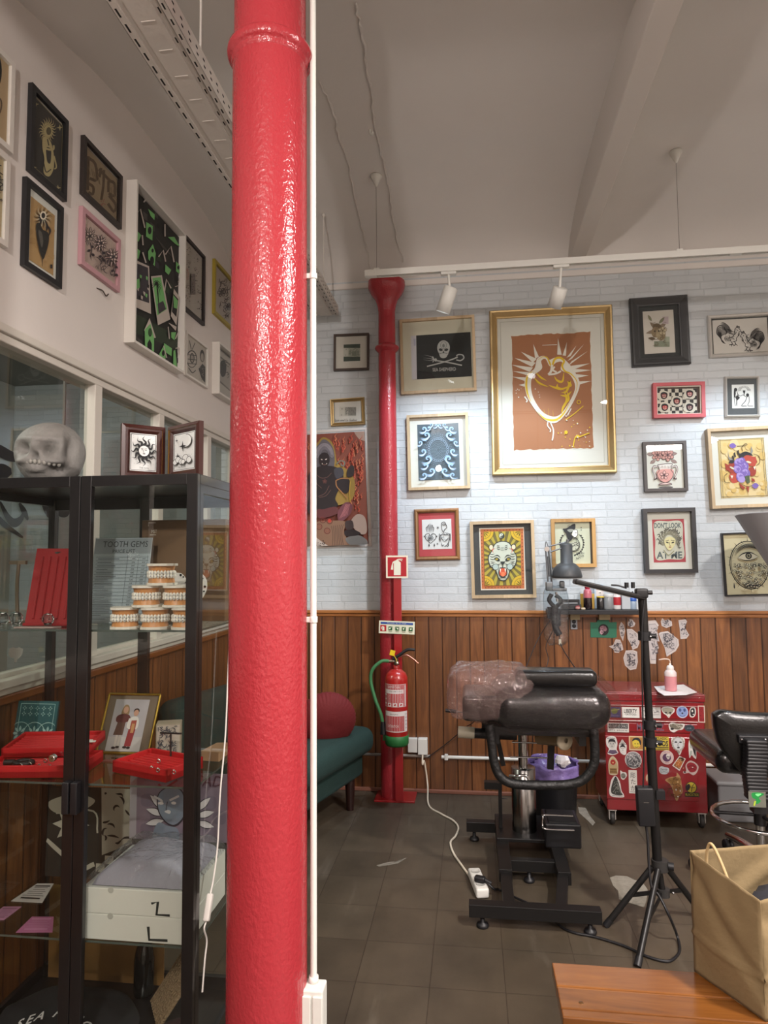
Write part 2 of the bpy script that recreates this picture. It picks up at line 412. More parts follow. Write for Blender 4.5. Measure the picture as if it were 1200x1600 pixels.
def wood_mat(name, c1, c2, cg, width, across='X', along='Z', rough=.38, coat=.25, off=0.0, groove=.006, knots=True):
    """varnished boards: `across` is the axis the boards are counted on, `along` the grain"""
    m, nt, b = _new(name); tc = N(nt, 'ShaderNodeTexCoord'); sp = N(nt, 'ShaderNodeSeparateXYZ'); L_(nt, tc.outputs['Object'], sp.inputs[0])
    ad = N(nt, 'ShaderNodeMath', operation='ADD'); ad.inputs[1].default_value = off; L_(nt, sp.outputs[across], ad.inputs[0])
    dv = N(nt, 'ShaderNodeMath', operation='DIVIDE'); dv.inputs[1].default_value = width; L_(nt, ad.outputs[0], dv.inputs[0])
    fl = N(nt, 'ShaderNodeMath', operation='FLOOR'); L_(nt, dv.outputs[0], fl.inputs[0])
    fr = N(nt, 'ShaderNodeMath', operation='FRACT'); L_(nt, dv.outputs[0], fr.inputs[0])
    wn = N(nt, 'ShaderNodeTexWhiteNoise', noise_dimensions='1D'); L_(nt, fl.outputs[0], wn.inputs['W'])
    cb = N(nt, 'ShaderNodeCombineXYZ'); ml = N(nt, 'ShaderNodeMath', operation='MULTIPLY'); ml.inputs[1].default_value = 22; L_(nt, ad.outputs[0], ml.inputs[0])
    m2 = N(nt, 'ShaderNodeMath', operation='MULTIPLY_ADD'); m2.inputs[1].default_value = 1.6; L_(nt, sp.outputs[along], m2.inputs[0])
    m4 = N(nt, 'ShaderNodeMath', operation='MULTIPLY'); m4.inputs[1].default_value = 40; L_(nt, wn.outputs['Value'], m4.inputs[0]); L_(nt, m4.outputs[0], m2.inputs[2])
    L_(nt, ml.outputs[0], cb.inputs['X']); L_(nt, m2.outputs[0], cb.inputs['Y']); L_(nt, m4.outputs[0], cb.inputs['Z'])
    no = N(nt, 'ShaderNodeTexNoise', i_Scale=1.4, i_Detail=6.0, i_Roughness=.62, i_Distortion=1.1); L_(nt, cb.outputs[0], no.inputs['Vector'])
    rp = N(nt, 'ShaderNodeValToRGB'); rp.color_ramp.elements[0].position = .28; rp.color_ramp.elements[0].color = lin(c1)
    rp.color_ramp.elements[1].position = .72; rp.color_ramp.elements[1].color = lin(c2); L_(nt, no.outputs['Fac'], rp.inputs[0])
    mr = N(nt, 'ShaderNodeMapRange'); mr.inputs[3].default_value = .72; mr.inputs[4].default_value = 1.25; L_(nt, wn.outputs['Value'], mr.inputs[0])
    sc = N(nt, 'ShaderNodeVectorMath', operation='SCALE'); L_(nt, rp.outputs[0], sc.inputs[0]); L_(nt, mr.outputs[0], sc.inputs['Scale'])
    pp = N(nt, 'ShaderNodeMath', operation='PINGPONG'); pp.inputs[1].default_value = .5; L_(nt, fr.outputs[0], pp.inputs[0])
    gr = N(nt, 'ShaderNodeMapRange'); gr.inputs[1].default_value = 0; gr.inputs[2].default_value = groove/width*1.0; L_(nt, pp.outputs[0], gr.inputs[0])
    mx = N(nt, 'ShaderNodeMix', data_type='RGBA'); L_(nt, gr.outputs[0], mx.inputs[0]); mx.inputs[6].default_value = lin(cg); L_(nt, sc.outputs[0], mx.inputs[7])
    L_(nt, mx.outputs[2], b.inputs['Base Color'])
    ba = N(nt, 'ShaderNodeMath', operation='MULTIPLY_ADD'); ba.inputs[1].default_value = .12; L_(nt, no.outputs['Fac'], ba.inputs[0]); L_(nt, gr.outputs[0], ba.inputs[2])
    bp = N(nt, 'ShaderNodeBump', i_Strength=.7, i_Distance=.004); L_(nt, ba.outputs[0], bp.inputs['Height']); L_(nt, bp.outputs['Normal'], b.inputs['Normal'])
    b.inputs['Roughness'].default_value = rough; b.inputs['Coat Weight'].default_value = coat; b.inputs['Coat Roughness'].default_value = .22
    return m
def floor_mat():
    m, nt, b = _new('worn_dark_floor_tiles'); tc = N(nt, 'ShaderNodeTexCoord')
    mp = N(nt, 'ShaderNodeMapping'); mp.inputs['Location'].default_value = (.17, -2.465, 0); L_(nt, tc.outputs['Object'], mp.inputs[0])
    br = N(nt, 'ShaderNodeTexBrick'); br.offset = 0; br.inputs['Scale'].default_value = 1
    br.inputs['Brick Width'].default_value = .2625; br.inputs['Row Height'].default_value = .2625; br.inputs['Mortar Size'].default_value = .0016; br.inputs['Mortar Smooth'].default_value = .3
    br.inputs['Color1'].default_value = lin('#4a4135'); br.inputs['Color2'].default_value = lin('#52493c'); br.inputs['Mortar'].default_value = lin('#382f26')
    L_(nt, mp.outputs[0], br.inputs['Vector'])
    no = N(nt, 'ShaderNodeTexNoise', i_Scale=3.2, i_Detail=7.0, i_Roughness=.62); L_(nt, tc.outputs['Object'], no.inputs['Vector'])
    mp2 = N(nt, 'ShaderNodeMapping'); mp2.inputs['Scale'].default_value = (6, 1.2, 1); mp2.inputs['Rotation'].default_value = (0, 0, .25); L_(nt, tc.outputs['Object'], mp2.inputs[0])
    n2 = N(nt, 'ShaderNodeTexNoise', i_Scale=1.6, i_Detail=5.0, i_Roughness=.6); L_(nt, mp2.outputs[0], n2.inputs['Vector'])
    r1 = N(nt, 'ShaderNodeMapRange'); r1.inputs[1].default_value = .3; r1.inputs[2].default_value = .75; r1.inputs[3].default_value = .72; r1.inputs[4].default_value = 1.3; L_(nt, no.outputs['Fac'], r1.inputs[0])
    s1 = N(nt, 'ShaderNodeVectorMath', operation='SCALE'); L_(nt, br.outputs['Color'], s1.inputs[0]); L_(nt, r1.outputs[0], s1.inputs['Scale'])
    r2 = N(nt, 'ShaderNodeMapRange'); r2.inputs[1].default_value = .6; r2.inputs[2].default_value = .85; r2.inputs[3].default_value = 0; r2.inputs[4].default_value = .45; L_(nt, n2.outputs['Fac'], r2.inputs[0])
    mx = N(nt, 'ShaderNodeMix', data_type='RGBA'); L_(nt, r2.outputs[0], mx.inputs[0]); L_(nt, s1.outputs[0], mx.inputs[6]); mx.inputs[7].default_value = lin('#857d70')
    n3 = N(nt, 'ShaderNodeTexNoise', i_Scale=9.0, i_Detail=8.0, i_Roughness=.75); L_(nt, tc.outputs['Object'], n3.inputs['Vector'])
    r3 = N(nt, 'ShaderNodeMapRange'); r3.inputs[1].default_value = .67; r3.inputs[2].default_value = .74; r3.inputs[3].default_value = 0; r3.inputs[4].default_value = .35; L_(nt, n3.outputs['Fac'], r3.inputs[0])
    m3 = N(nt, 'ShaderNodeMix', data_type='RGBA'); L_(nt, r3.outputs[0], m3.inputs[0]); L_(nt, mx.outputs[2], m3.inputs[6]); m3.inputs[7].default_value = lin('#8d867a')
    L_(nt, m3.outputs[2], b.inputs['Base Color'])
    rr = N(nt, 'ShaderNodeMapRange'); rr.inputs[3].default_value = .28; rr.inputs[4].default_value = .6; L_(nt, n2.outputs['Fac'], rr.inputs[0]); L_(nt, rr.outputs[0], b.inputs['Roughness'])
    bp = N(nt, 'ShaderNodeBump', i_Strength=.35, i_Distance=.004); ml = N(nt, 'ShaderNodeMath', operation='MULTIPLY_ADD'); ml.inputs[1].default_value = -1.2
    L_(nt, br.outputs['Fac'], ml.inputs[0]); L_(nt, no.outputs['Fac'], ml.inputs[2]); L_(nt, ml.outputs[0], bp.inputs['Height']); L_(nt, bp.outputs['Normal'], b.inputs['Normal'])
    return m
M_BRICK = brick_mat()
M_WAIN = wood_mat('varnished_pine_boards', '#56321b', '#89572f', '#26120a', .0885, 'X', 'Z', off=.02)
M_WAINL = wood_mat('varnished_pine_boards_side', '#56321b', '#89572f', '#26120a', .0885, 'Y', 'Z')
M_RAIL = wood_mat('varnished_rail', '#8a5226', '#b87c44', '#8a5226', 9.0, 'Z', 'X', groove=.0001)
M_RAILL = wood_mat('varnished_rail_side', '#6a3a18', '#8a5426', '#6a3a18', 9.0, 'Z', 'Y', groove=.0001)
M_FLOOR = floor_mat()
M_CEIL = P('#d9d6d1', .85, bump=.25, bscale=9, var=.03, vscale=1.5, name='ceiling_paint')
M_WALL = P('#d2ccc6', .8, bump=.12, bscale=14, var=.02, vscale=2, name='white_wall_paint')
M_TRIM = P('#c9c4ba', .55, bump=.1, bscale=40, name='white_trim_paint')
M_BEAM = P('#cbc6bf', .7, bump=.15, bscale=12, name='beam_paint')
M_WHITE = P('#d6d7d1', .45, name='white_plastic')
M_BLACK = P('#17171a', .45, name='black_plastic')
M_BLKMET = P('#1b1a1a', .38, .3, name='black_powder_coat')
M_CHROME = P('#c8c8c8', .12, 1, name='chrome')
M_RED = P('#a01c22', .35, coat=.6, name='red_enamel')

# floor with a plaster spill and a scuffed patch under the cart
f = MB(); f.add([(XL, YF, 0), (XR, YF, 0), (XR, D, 0), (XL, D, 0)], [(0, 1, 2, 3)], M_FLOOR)
sp_ = P('#878175', .75, bump=.4, bscale=80, var=.15, vscale=30, name='plaster_spill')
def spill(pts, c):
    q = [pl(x, y, 'Z', .0012) for x, y in pts]; f.add(q, [tuple(range(len(q)))], c)
spill([(953, 1371), (962, 1368), (980, 1369), (992, 1375), (1003, 1377), (1012, 1390), (1010, 1408), (1006, 1418), (990, 1413), (975, 1408), (967, 1405), (966, 1392), (958, 1384)], sp_)
spill([(903, 1261), (915, 1262), (922, 1275), (930, 1285), (926, 1290), (916, 1280), (905, 1270)], sp_)
spill([(588, 1352), (606, 1347), (616, 1346), (630, 1344), (636, 1340), (622, 1349), (606, 1352), (592, 1354)], P('#7d766a', .8, name='dried_scuff'))
struct(f, 'floor')
# vaulted ceiling
PROF = [(YF, 3.38), (1.5, 3.38), (1.62, 3.385), (1.85, 3.44), (2.129, 3.527), (2.3, 3.565), (2.454, 3.594), (2.6, 3.625), (2.75, 3.645), (2.95, 3.656), (3.2, 3.656), (3.437, 3.652), (3.65, 3.645), (3.865, 3.63), (4.0, 3.61), (4.15, 3.578), (4.29, 3.53), (4.37, 3.47), (D+.02, 3.36)]
def zc(Y):
    for (a, b), (c, d) in zip(PROF, PROF[1:]):
        if a <= Y <= c: return b+(d-b)*(Y-a)/(c-a)
    return 3.38
c = MB(); xs = [XL-.05, -1, -.5, 0, .5, 1, 2, 3, XR+.05]
vs = [(x, y, z) for y, z in PROF for x in xs]; n = len(xs)
c.add(vs, [(j*n+i, j*n+i+1, (j+1)*n+i+1, (j+1)*n+i) for j in range(len(PROF)-1) for i in range(n-1)], M_CEIL, True)
def on_ceil(x, y):
    d = ray(x, y); t = 1.0
    for _ in range(400):
        p = CAM+d*t
        if p.z > zc(p.y) and p.y > 1.4: break
        t += .01
    return CAM+d*t
pr = P('#cbc7c1', .9, bump=.5, bscale=60, name='peeling_paint')
for pts, w in ((((556, 2), (566, 50), (575, 110), (583, 165), (590, 215), (603, 265), (612, 320), (620, 370), (630, 408)), .006), (((499, 125), (520, 170), (531, 215), (548, 270), (559, 330), (571, 375), (578, 418)), .005)):
    q = [on_ceil(x, y) for x, y in pts]; q = smooth_path(q, 6); rr = random.Random(3)
    L, Rg = [], []
    for p in q:
        a = rr.uniform(.3, 1)*w; o = rr.uniform(-.006, .006); z = zc(p.y)-.002
        L.append(Vector((p.x-a+o, p.y, z-.004))); Rg.append(Vector((p.x+a+o, p.y, z+.001)))
    k = len(q); c.add(L+Rg, [(i, i+1, k+i+1, k+i) for i in range(k-1)], pr, False)
struct(c, 'ceiling')
b = MB(); b.bx((.655, YF, 3.402), (.757, D, 3.72), M_BEAM); struct(b, 'ceiling_beam', bevel=.006)
# back wall: painted brick above, boards below, rail and skirting
w = MB(); w.add([(XL-.1, D, RAIL), (XR, D, RAIL), (XR, D, 3.8), (XL-.1, D, 3.8)], [(0, 1, 2, 3)], M_BRICK); struct(w, 'wall_back')
w = MB(); w.add([(XL-.1, D-.012, 0), (XR, D-.012, 0), (XR, D-.012, RAIL), (XL-.1, D-.012, RAIL)], [(0, 1, 2, 3)], M_WAIN); struct(w, 'wall_back_boards')
w = MB(); w.bx((XL, D-.036, RAIL-.008), (XR, D, RAIL+.012), M_RAIL); w.bx((XL, D-.022, RAIL-.03), (XR, D, RAIL-.008), M_RAIL); struct(w, 'trim_1', bevel=.004)
w = MB(); w.bx((XL, D-.03, 0), (XR, D-.01, .022), P('#8a5a48', .6, name='skirting_paint')); struct(w, 'baseboard_back', bevel=.004)
w = MB(); w.bx((XL, D-.014, 3.33), (XR, D+.01, 3.37), M_CEIL); struct(w, 'trim_2', bevel=.006)
# right and front walls close the room behind the camera
w = MB(); w.add([(XR, YF, 0), (XR, D, 0), (XR, D, 3.8), (XR, YF, 3.8)], [(0, 1, 2, 3)], M_WALL); struct(w, 'wall_right')
w = MB(); w.add([(XL-3, YF, 0), (XR, YF, 0), (XR, YF, 3.8), (XL-3, YF, 3.8)], [(0, 1, 2, 3)], M_WALL); struct(w, 'wall_front')
# left wall: boards, sill, glazed band, plaster above
WB, WT = 1.075, 2.285      # glass bottom / top
w = MB(); w.bx((XL-.14, YF, WT+.03), (XL, D, 3.78), M_WALL); struct(w, 'wall_left')
w = MB(); w.bx((XL-.14, YF, 0), (XL-.004, D, WB-.02), M_WAINL); struct(w, 'wall_left_boards')
w = MB(); w.bx((XL-.1, YF, WB-.035), (XL+.012, D, WB+.0), M_TRIM); w.bx((XL-.05, YF, WB-.01), (XL+.03, D, WB+.02), M_TRIM); struct(w, 'trim_3', bevel=.004)
w = MB(); w.bx((XL-.02, YF, WB-.065), (XL+.02, D, WB-.035), M_RAILL); struct(w, 'trim_4', bevel=.005)
w = MB(); w.bx((XL-.12, YF, WT), (XL+.022, D, WT+.03), M_TRIM); w.bx((XL-.1, YF, WT-.03), (XL+.008, D, WT), M_TRIM); struct(w, 'trim_5', bevel=.004)
# mullions and panes (Y of each mullion read from the photo)
MY = [.55, pl(151, 700, 'X', XL).y, pl(251, 700, 'X', XL).y, pl(326, 715, 'X', XL).y]
MY.append(MY[-1]+(MY[-1]-MY[-2])); MY.append(D)
M_WGL = glass_mat('window_pane_glass', '#e6e9e5', fmin=.08, ior=1.75)
for i in range(len(MY)-1):
    y0, y1 = MY[i], MY[i+1]
    fr = MB()
    fr.bx((XL-.045, y0-.028, WB), (XL+.006, y0+.028, WT), M_TRIM); fr.bx((XL-.05, y0+.028, WB), (XL-.01, y1-.028, WB+.035), M_TRIM)
    if i == len(MY)-2: fr.bx((XL-.045, y1-.028, WB), (XL+.006, y1, WT), M_TRIM)
    o = struct(fr, 'window_%d' % (i+1), bevel=.003)
    g = MB(); g.add([(XL-.03, y0, WB+.02), (XL-.03, y1, WB+.02), (XL-.03, y1, WT-.02), (XL-.03, y0, WT-.02)], [(0, 1, 2, 3)], M_WGL); g.build('glass', o)
    if i == 0: WIN1 = o
    if i == 1: WIN2 = o
# black brush lettering and white leaf stickers stuck to the panes
FLAT['lettering'] = True
def on_pane(pts, x=XL-.026): return [pl(a, b_, 'X', x) for a, b_ in pts]
def ribbon(mb, pts, w, mat, x=XL-.026):
    q = smooth_path(on_pane(pts, x), 6); L, Rg = [], []
    for i, p in enumerate(q):
        d = (q[min(i+1, len(q)-1)]-q[max(0, i-1)]).normalized(); nn = Vector((0, -d.z, d.y)); t = i/(len(q)-1); a = w*(.35+.65*math.sin(PI*t))
        L.append(p+nn*a); Rg.append(p-nn*a)
    k = len(q); mb.add(L+Rg, [(i, i+1, k+i+1, k+i) for i in range(k-1)], mat)
le = MB(); K = P('#0c0c0e', .5)
for pts, w_ in ((((-40, 690), (-10, 700), (15, 712), (34, 718)), .022), (((-30, 745), (0, 738), (18, 736)), .03), (((0, 784), (12, 808), (22, 817), (32, 812), (38, 800)), .016), (((30, 786), (38, 800), (44, 812)), .014), (((66, 786), (76, 800), (86, 812)), .02), (((84, 784), (92, 800), (104, 802), (112, 790)), .015), (((-40, 800), (-10, 806), (10, 822), (36, 840)), .012), (((126, 786), (132, 806), (124, 830), (112, 838)), .014)):
    ribbon(le, pts, w_, K)
le.build('lettering', WIN1)
st = MB(); WV = P('#d8d8d4', .7)
q = on_pane([(13, 1022), (14, 1014), (20, 1011), (25, 1013), (30, 1011), (36, 1014), (35, 1022), (30, 1028), (27, 1030), (26, 1035), (22, 1035), (22, 1029), (16, 1027)]); st.add(q, [tuple(range(len(q)))], WV); st.build('leaf_sticker', WIN1)
st = MB(); q = on_pane([(119, 990), (138, 990), (139, 1002), (136, 1008), (130, 1011), (124, 1012), (119, 1008), (117, 998)]); st.add(q, [tuple(range(len(q)))], WV); st.build('leaf_sticker', WIN2)
# dim room beyond the glass
NX = -4.4
n_ = MB(); n_.bx((NX, YF, -.02), (XL-.14, D+1.6, 0), P('#4a443c', .6)); struct(n_, 'floor_next_room')
n_ = MB(); n_.bx((NX, YF, 3.2), (XL-.14, D+1.6, 3.25), P('#8b8a84', .85)); struct(n_, 'ceiling_next_room')
n_ = MB(); n_.bx((NX-.05, YF, 0), (NX, D+1.6, 3.2), P('#b3b4ae', .85, bump=.2, bscale=20)); struct(n_, 'wall_next_room')
n_ = MB(); n_.bx((NX, D+1.55, 0), (XL-.1, D+1.6, 3.2), M_BRICK); struct(n_, 'wall_next_room_far')
n_ = MB(); n_.bx((XL-.14, D, 0), (XL-.1, D+1.6, 3.25), P('#7d7f78', .85)); struct(n_, 'wall_next_room_side')
gd = P('#83857b', .6)
dr = MB(); dr.bx((NX, 3.2, 0), (NX+.05, 5.4, 2.75), gd)
o = struct(dr, 'door_1', bevel=.006)
for y0, y1 in ((3.3, 4.25), (4.35, 5.3)):
    for z0, z1 in ((.2, 1.1), (1.2, 2.05), (2.15, 2.65)):
        pm = MB(); pm.bx((NX+.05, y0+.08, z0), (NX+.075, y1-.08, z1), P('#8f9187', .6)); pm.build('panel', o, bevel=.015)
a, b = pl(96, 692, 'X', -3.6), pl(196, 719, 'X', -3.6)
t_ = MB(); t_.bx((-3.63, a.y, a.z-.02), (-3.57, b.y, a.z+.02), P('#f4f8f2', .4, emit=2.2, name='lit_strip')); tag(t_.build('strip_light'), 'lit white strip light in the next room seen through the window', 'strip light')
for y in (a.y+.02, b.y-.04): t_ = MB(); t_.bx((-3.61, y, a.z+.02), (-3.59, y+.02, 3.2), M_WHITE); t_.build('hanger', bpy.data.objects['strip_light'])
t_ = MB(); t_.bx((-3.7, 2.4, .72), (-2.6, 4.0, .76), P('#8a6a48', .5)); tb_ = tag(t_.build('work_table', bevel=.004), 'wooden work table in the next room behind the window', 'table')
for x in (-3.66, -2.64):
    for y in (2.44, 3.96): t_ = MB(); t_.bx((x-.025, y-.025, 0), (x+.025, y+.025, .72), P('#5a4632', .6)); t_.build('leg', tb_)
# ---------------------------------------------------------------- columns
def red_paint():
    m, nt, b = _new('glossy_red_roller_paint'); tc = N(nt, 'ShaderNodeTexCoord')
    b.inputs['Base Color'].default_value = lin('#a23038'); b.inputs['Roughness'].default_value = .2; b.inputs['Specular IOR Level'].default_value = .5
    mp = N(nt, 'ShaderNodeMapping'); mp.inputs['Scale'].default_value = (1, 1, .7); L_(nt, tc.outputs['Object'], mp.inputs[0])
    n1 = N(nt, 'ShaderNodeTexNoise', i_Scale=125.0, i_Detail=2.0, i_Roughness=.45); L_(nt, mp.outputs[0], n1.inputs['Vector'])
    n2 = N(nt, 'ShaderNodeTexNoise', i_Scale=14.0, i_Detail=2.0); L_(nt, tc.outputs['Object'], n2.inputs['Vector'])
    ma = N(nt, 'ShaderNodeMath', operation='MULTIPLY_ADD'); ma.inputs[1].default_value = .35; L_(nt, n2.outputs['Fac'], ma.inputs[0]); L_(nt, n1.outputs['Fac'], ma.inputs[2])
    bp = N(nt, 'ShaderNodeBump', i_Strength=.36, i_Distance=.007); L_(nt, ma.outputs[0], bp.inputs['Height']); L_(nt, bp.outputs['Normal'], b.inputs['Normal'])
    return m
M_COLRED = red_paint()
CX, CY, CRAD = -.528, 1.72, .1009
t = thing('column', 'large red painted round column beside the glass display cabinet', 'column', (CX, CY, 0))
mb = MB(); mb.lathe([(CRAD, 0), (CRAD, 1.4), (CRAD, 2.85), (CRAD*.975, 2.9), (CRAD*.975, zc(CY)+.05)], (CX, CY, 0), M_COLRED, 64); mb.build('shaft', t)
mb = MB(); mb.lathe([(CRAD*.99, 2.842), (CRAD*1.03, 2.848), (CRAD*1.04, 2.854), (CRAD*1.045, 2.858), (CRAD*1.1, 2.862), (CRAD*1.14, 2.869), (CRAD*1.155, 2.878), (CRAD*1.14, 2.887), (CRAD*1.08, 2.893), (CRAD*1.0, 2.896), (CRAD*.96, 2.897)], (CX, CY, 0), M_COLRED, 64); mb.build('collar', t)
mb = MB(); mb.lathe([(CRAD*.98, 3.30), (CRAD*1.2, 3.33), (CRAD*1.7, 3.40), (CRAD*1.75, 3.44)], (CX, CY, 0), M_COLRED, 48); mb.build('capital', t)
# far column
FX, FY, FR = -.527, 4.31, .0585
t = thing('column', 'slim red column against the brick wall behind the fire extinguisher', 'column', (FX, FY, 0)); FARCOL = t
mb = MB(); mb.lathe([(FR*1.04, .012), (FR*1.03, 1.4), (FR*.97, 2.8), (FR*.93, 3.3)], (FX, FY, 0), M_COLRED, 40); mb.build('shaft', t)
mb = MB(); mb.lathe([(FR*.9, 2.835), (FR*1.1, 2.845), (FR*1.32, 2.86), (FR*1.36, 2.868), (FR*1.3, 2.876), (FR*1.05, 2.886), (FR*.9, 2.895)], (FX, FY, 0), M_COLRED, 40); mb.build('collar', t)
mb = MB(); mb.lathe([(FR*.92, 3.10), (FR*1.05, 3.15), (FR*1.25, 3.19), (FR*1.7, 3.225), (FR*2.05, 3.262), (FR*2.1, 3.285), (FR*2.1, 3.31)], (FX, FY, 0), M_COLRED, 40); mb.build('capital', t)
# white conduit on the near column
px_, py_ = CX+CRAD+.016, 1.735
t = thing('conduit_pipe', 'thin white vertical conduit clipped beside the large red column', 'pipe', (px_, py_, .4))
mb = MB(); mb.cyl((px_, py_, .42), (px_, py_, zc(py_)+.02), .0082, M_WHITE, n=20); mb.build('pipe', t)
for y in (432, 968, 1541):
    z = pl(487, y, 'Y', py_).z
    mb = MB(); mb.lathe([(.0088, -.008), (.0108, -.008), (.0108, .008), (.0088, .008)], (px_, py_, z), M_WHITE, 20); mb.box((px_-.016, py_, z), (.016, .014, .014), M_WHITE); mb.build('clip', t, bevel=.001)
t = thing('socket_box', 'white junction box low down on the large red column', 'junction box', (px_, py_-.02, .3))
mb = MB(); mb.box((px_+.004, py_-.01, .36), (.054, .05, .155), M_WHITE); mb.build('housing', t, bevel=.004)
mb = MB(); mb.box((px_-.011, py_-.037, .355), (.024, .006, .14), M_WHITE); mb.build('cover', t, bevel=.002)
mb = MB(); mb.box((px_+.018, py_-.037, .355), (.024, .006, .14), M_WHITE); mb.build('cover', t, bevel=.002)
mb = MB(); mb.lathe([(.0085, 0), (.012, 0), (.012, .016), (.0085, .016)], (px_, py_, .436), M_WHITE, 20); mb.build('cable_gland', t)

# ---------------------------------------------------------------- cable tray under the ceiling
M_TRAY = P('#cdc8c0', .5, bump=.15, bscale=30, name='painted_sheet_metal'); M_SLOT_DARK = P('#161413', .9, name='painted_slot_shade')  # dark colour painted on for the shade inside slots, sheet is not pierced
TX0, TX1, TZ = -1.01, -.845, 3.095; TY0, TY1 = .3, 4.28
t = thing('cable_tray', 'white perforated metal cable tray hanging under the ceiling', 'cable tray', (-.92, 2.3, TZ))
mb = MB()
mb.bx((TX0, TY0, TZ), (TX0+.022, TY1, TZ+.0015), M_TRAY); mb.bx((TX0+.022, TY0, TZ+.008), (TX0+.045, TY1, TZ+.0095), M_TRAY); mb.bx((TX0+.022, TY0, TZ), (TX0+.0235, TY1, TZ+.0095), M_TRAY)
mb.bx((TX0+.045, TY0, TZ+.003), (TX1-.045, TY1, TZ+.0045), M_TRAY); mb.bx((TX0+.0435, TY0, TZ+.003), (TX0+.045, TY1, TZ+.0095), M_TRAY)
mb.bx((TX1-.045, TY0, TZ+.008), (TX1-.022, TY1, TZ+.0095), M_TRAY); mb.bx((TX1-.045, TY0, TZ+.003), (TX1-.0435, TY1, TZ+.0095), M_TRAY); mb.bx((TX1-.022, TY0, TZ), (TX1-.0205, TY1, TZ+.0095), M_TRAY)
mb.bx((TX1-.022, TY0, TZ), (TX1, TY1, TZ+.0015), M_TRAY)
k = TY0+.05
i = 0
while k < TY1-.03:
    mb.bx((TX0+.008, k, TZ-.0006), (TX0+.014, k+.032, TZ+.0005), M_SLOT_DARK)
    mb.bx((TX1-.014, k, TZ-.0006), (TX1-.009, k+.022, TZ+.0005), M_SLOT_DARK); 
    if i % 3 != 1: mb.bx((TX1-.036, k+.02, TZ+.0072), (TX1-.032, k+.042, TZ+.0085), M_SLOT_DARK)
    if i % 2: mb.bx((TX0+.06, k, TZ+.0015), (TX1-.06, k+.003, TZ+.0035), M_TRAY)
    k += .058; i += 1
mb.build('base_sheet', t)
mb = MB(); mb.bx((TX1-.0015, TY0, TZ), (TX1, TY1, TZ+.062), M_TRAY); mb.bx((TX1-.012, TY0, TZ+.0605), (TX1, TY1, TZ+.062), M_TRAY)
k = TY0+.03
while k < TY1-.03:
    mb.bx((TX1-.0005, k, TZ+.036), (TX1+.0006, k+.014, TZ+.042), M_SLOT_DARK); mb.bx((TX1-.0005, k+.008, TZ+.018), (TX1+.0006, k+.022, TZ+.024), M_SLOT_DARK)
    k += .058
mb.build('side_flange', t)
mb = MB(); mb.bx((TX0, TY0, TZ), (TX0+.0015, TY1, TZ+.062), M_TRAY); mb.bx((TX0, TY0, TZ+.0605), (TX0+.012, TY1, TZ+.062), M_TRAY); mb.build('side_flange', t)
for y in (2.05, 3.95):
    mb = MB(); mb.cyl((TX1-.025, y, TZ+.005), (TX1-.025, y, zc(y)+.01), .004, M_TRAY, n=8); mb.ball((TX1-.025, y, zc(y)-.012), .012, M_TRAY, 8); mb.build('hanger_rod', t)

# ---------------------------------------------------------------- track with spots
TRY, TRZ = 3.63, 3.062
t = thing('lighting_track', 'white lighting track strung across the room below the ceiling', 'lighting track', (1.5, TRY, TRZ))
mb = MB(); mb.bx((-.562, TRY-.018, TRZ), (XR-.02, TRY-.007, TRZ+.034), M_WHITE); mb.bx((-.562, TRY+.007, TRZ), (XR-.02, TRY+.018, TRZ+.034), M_WHITE); mb.bx((-.562, TRY-.007, TRZ+.012), (XR-.02, TRY+.007, TRZ+.034), M_WHITE)
mb.bx((-.55, TRY-.0065, TRZ+.0115), (XR-.03, TRY+.0065, TRZ+.0118), M_SLOT_DARK); mb.build('rail', t)
mb = MB(); mb.bx((-.564, TRY-.019, TRZ-.001), (-.50, TRY+.019, TRZ+.035), M_WHITE); mb.build('end_feed', t, bevel=.002)
xj = pl(1150, 408, 'Y', TRY).x
mb = MB(); mb.bx((xj-.03, TRY-.0185, TRZ-.001), (xj+.03, TRY+.0185, TRZ+.035), M_WHITE); mb.build('joint', t, bevel=.001)
for (x, y, lab) in ((588, 275, 'white ceiling cup and wire over the red column'), (1050, 248, 'white ceiling cup and wire past the ceiling beam')):
    p = on_ceil(x, y); X, z0 = p.x, zc(TRY)
    t = thing('track_suspension', lab, 'hanging wire', (X, TRY, TRZ+.034), group='wires holding the lighting track')
    mb = MB(); mb.lathe([(.0, .0), (.032, 0), (.033, -.006), (.006, -.062), (0, -.064)], (X, TRY, z0-.001), M_WHITE, 20); mb.build('ceiling_cup', t)
    mb = MB(); mb.cyl((X, TRY, TRZ+.03), (X, TRY, z0-.06), .0018, P('#8a8680', .5), n=6); mb.build('wire', t)
    mb = MB(); mb.bx((X-.016, TRY-.01, TRZ+.034), (X+.016, TRY+.01, TRZ+.047), M_WHITE); mb.build('clip', t, bevel=.002)
p = on_ceil(578, 202); solo(MB().tube([p+Vector((0, 0, .01)), p+Vector((0, 0, -.02)), p+Vector((.012, 0, -.032)), p+Vector((.014, 0, -.016))], .0045, M_WHITE), 'ceiling_hook', 'small white hook screwed into the peeling ceiling', 'hook')
SPOTS = []
M_LENS = P('#f4f8ff', .3, emit=14, name='lit_lens')
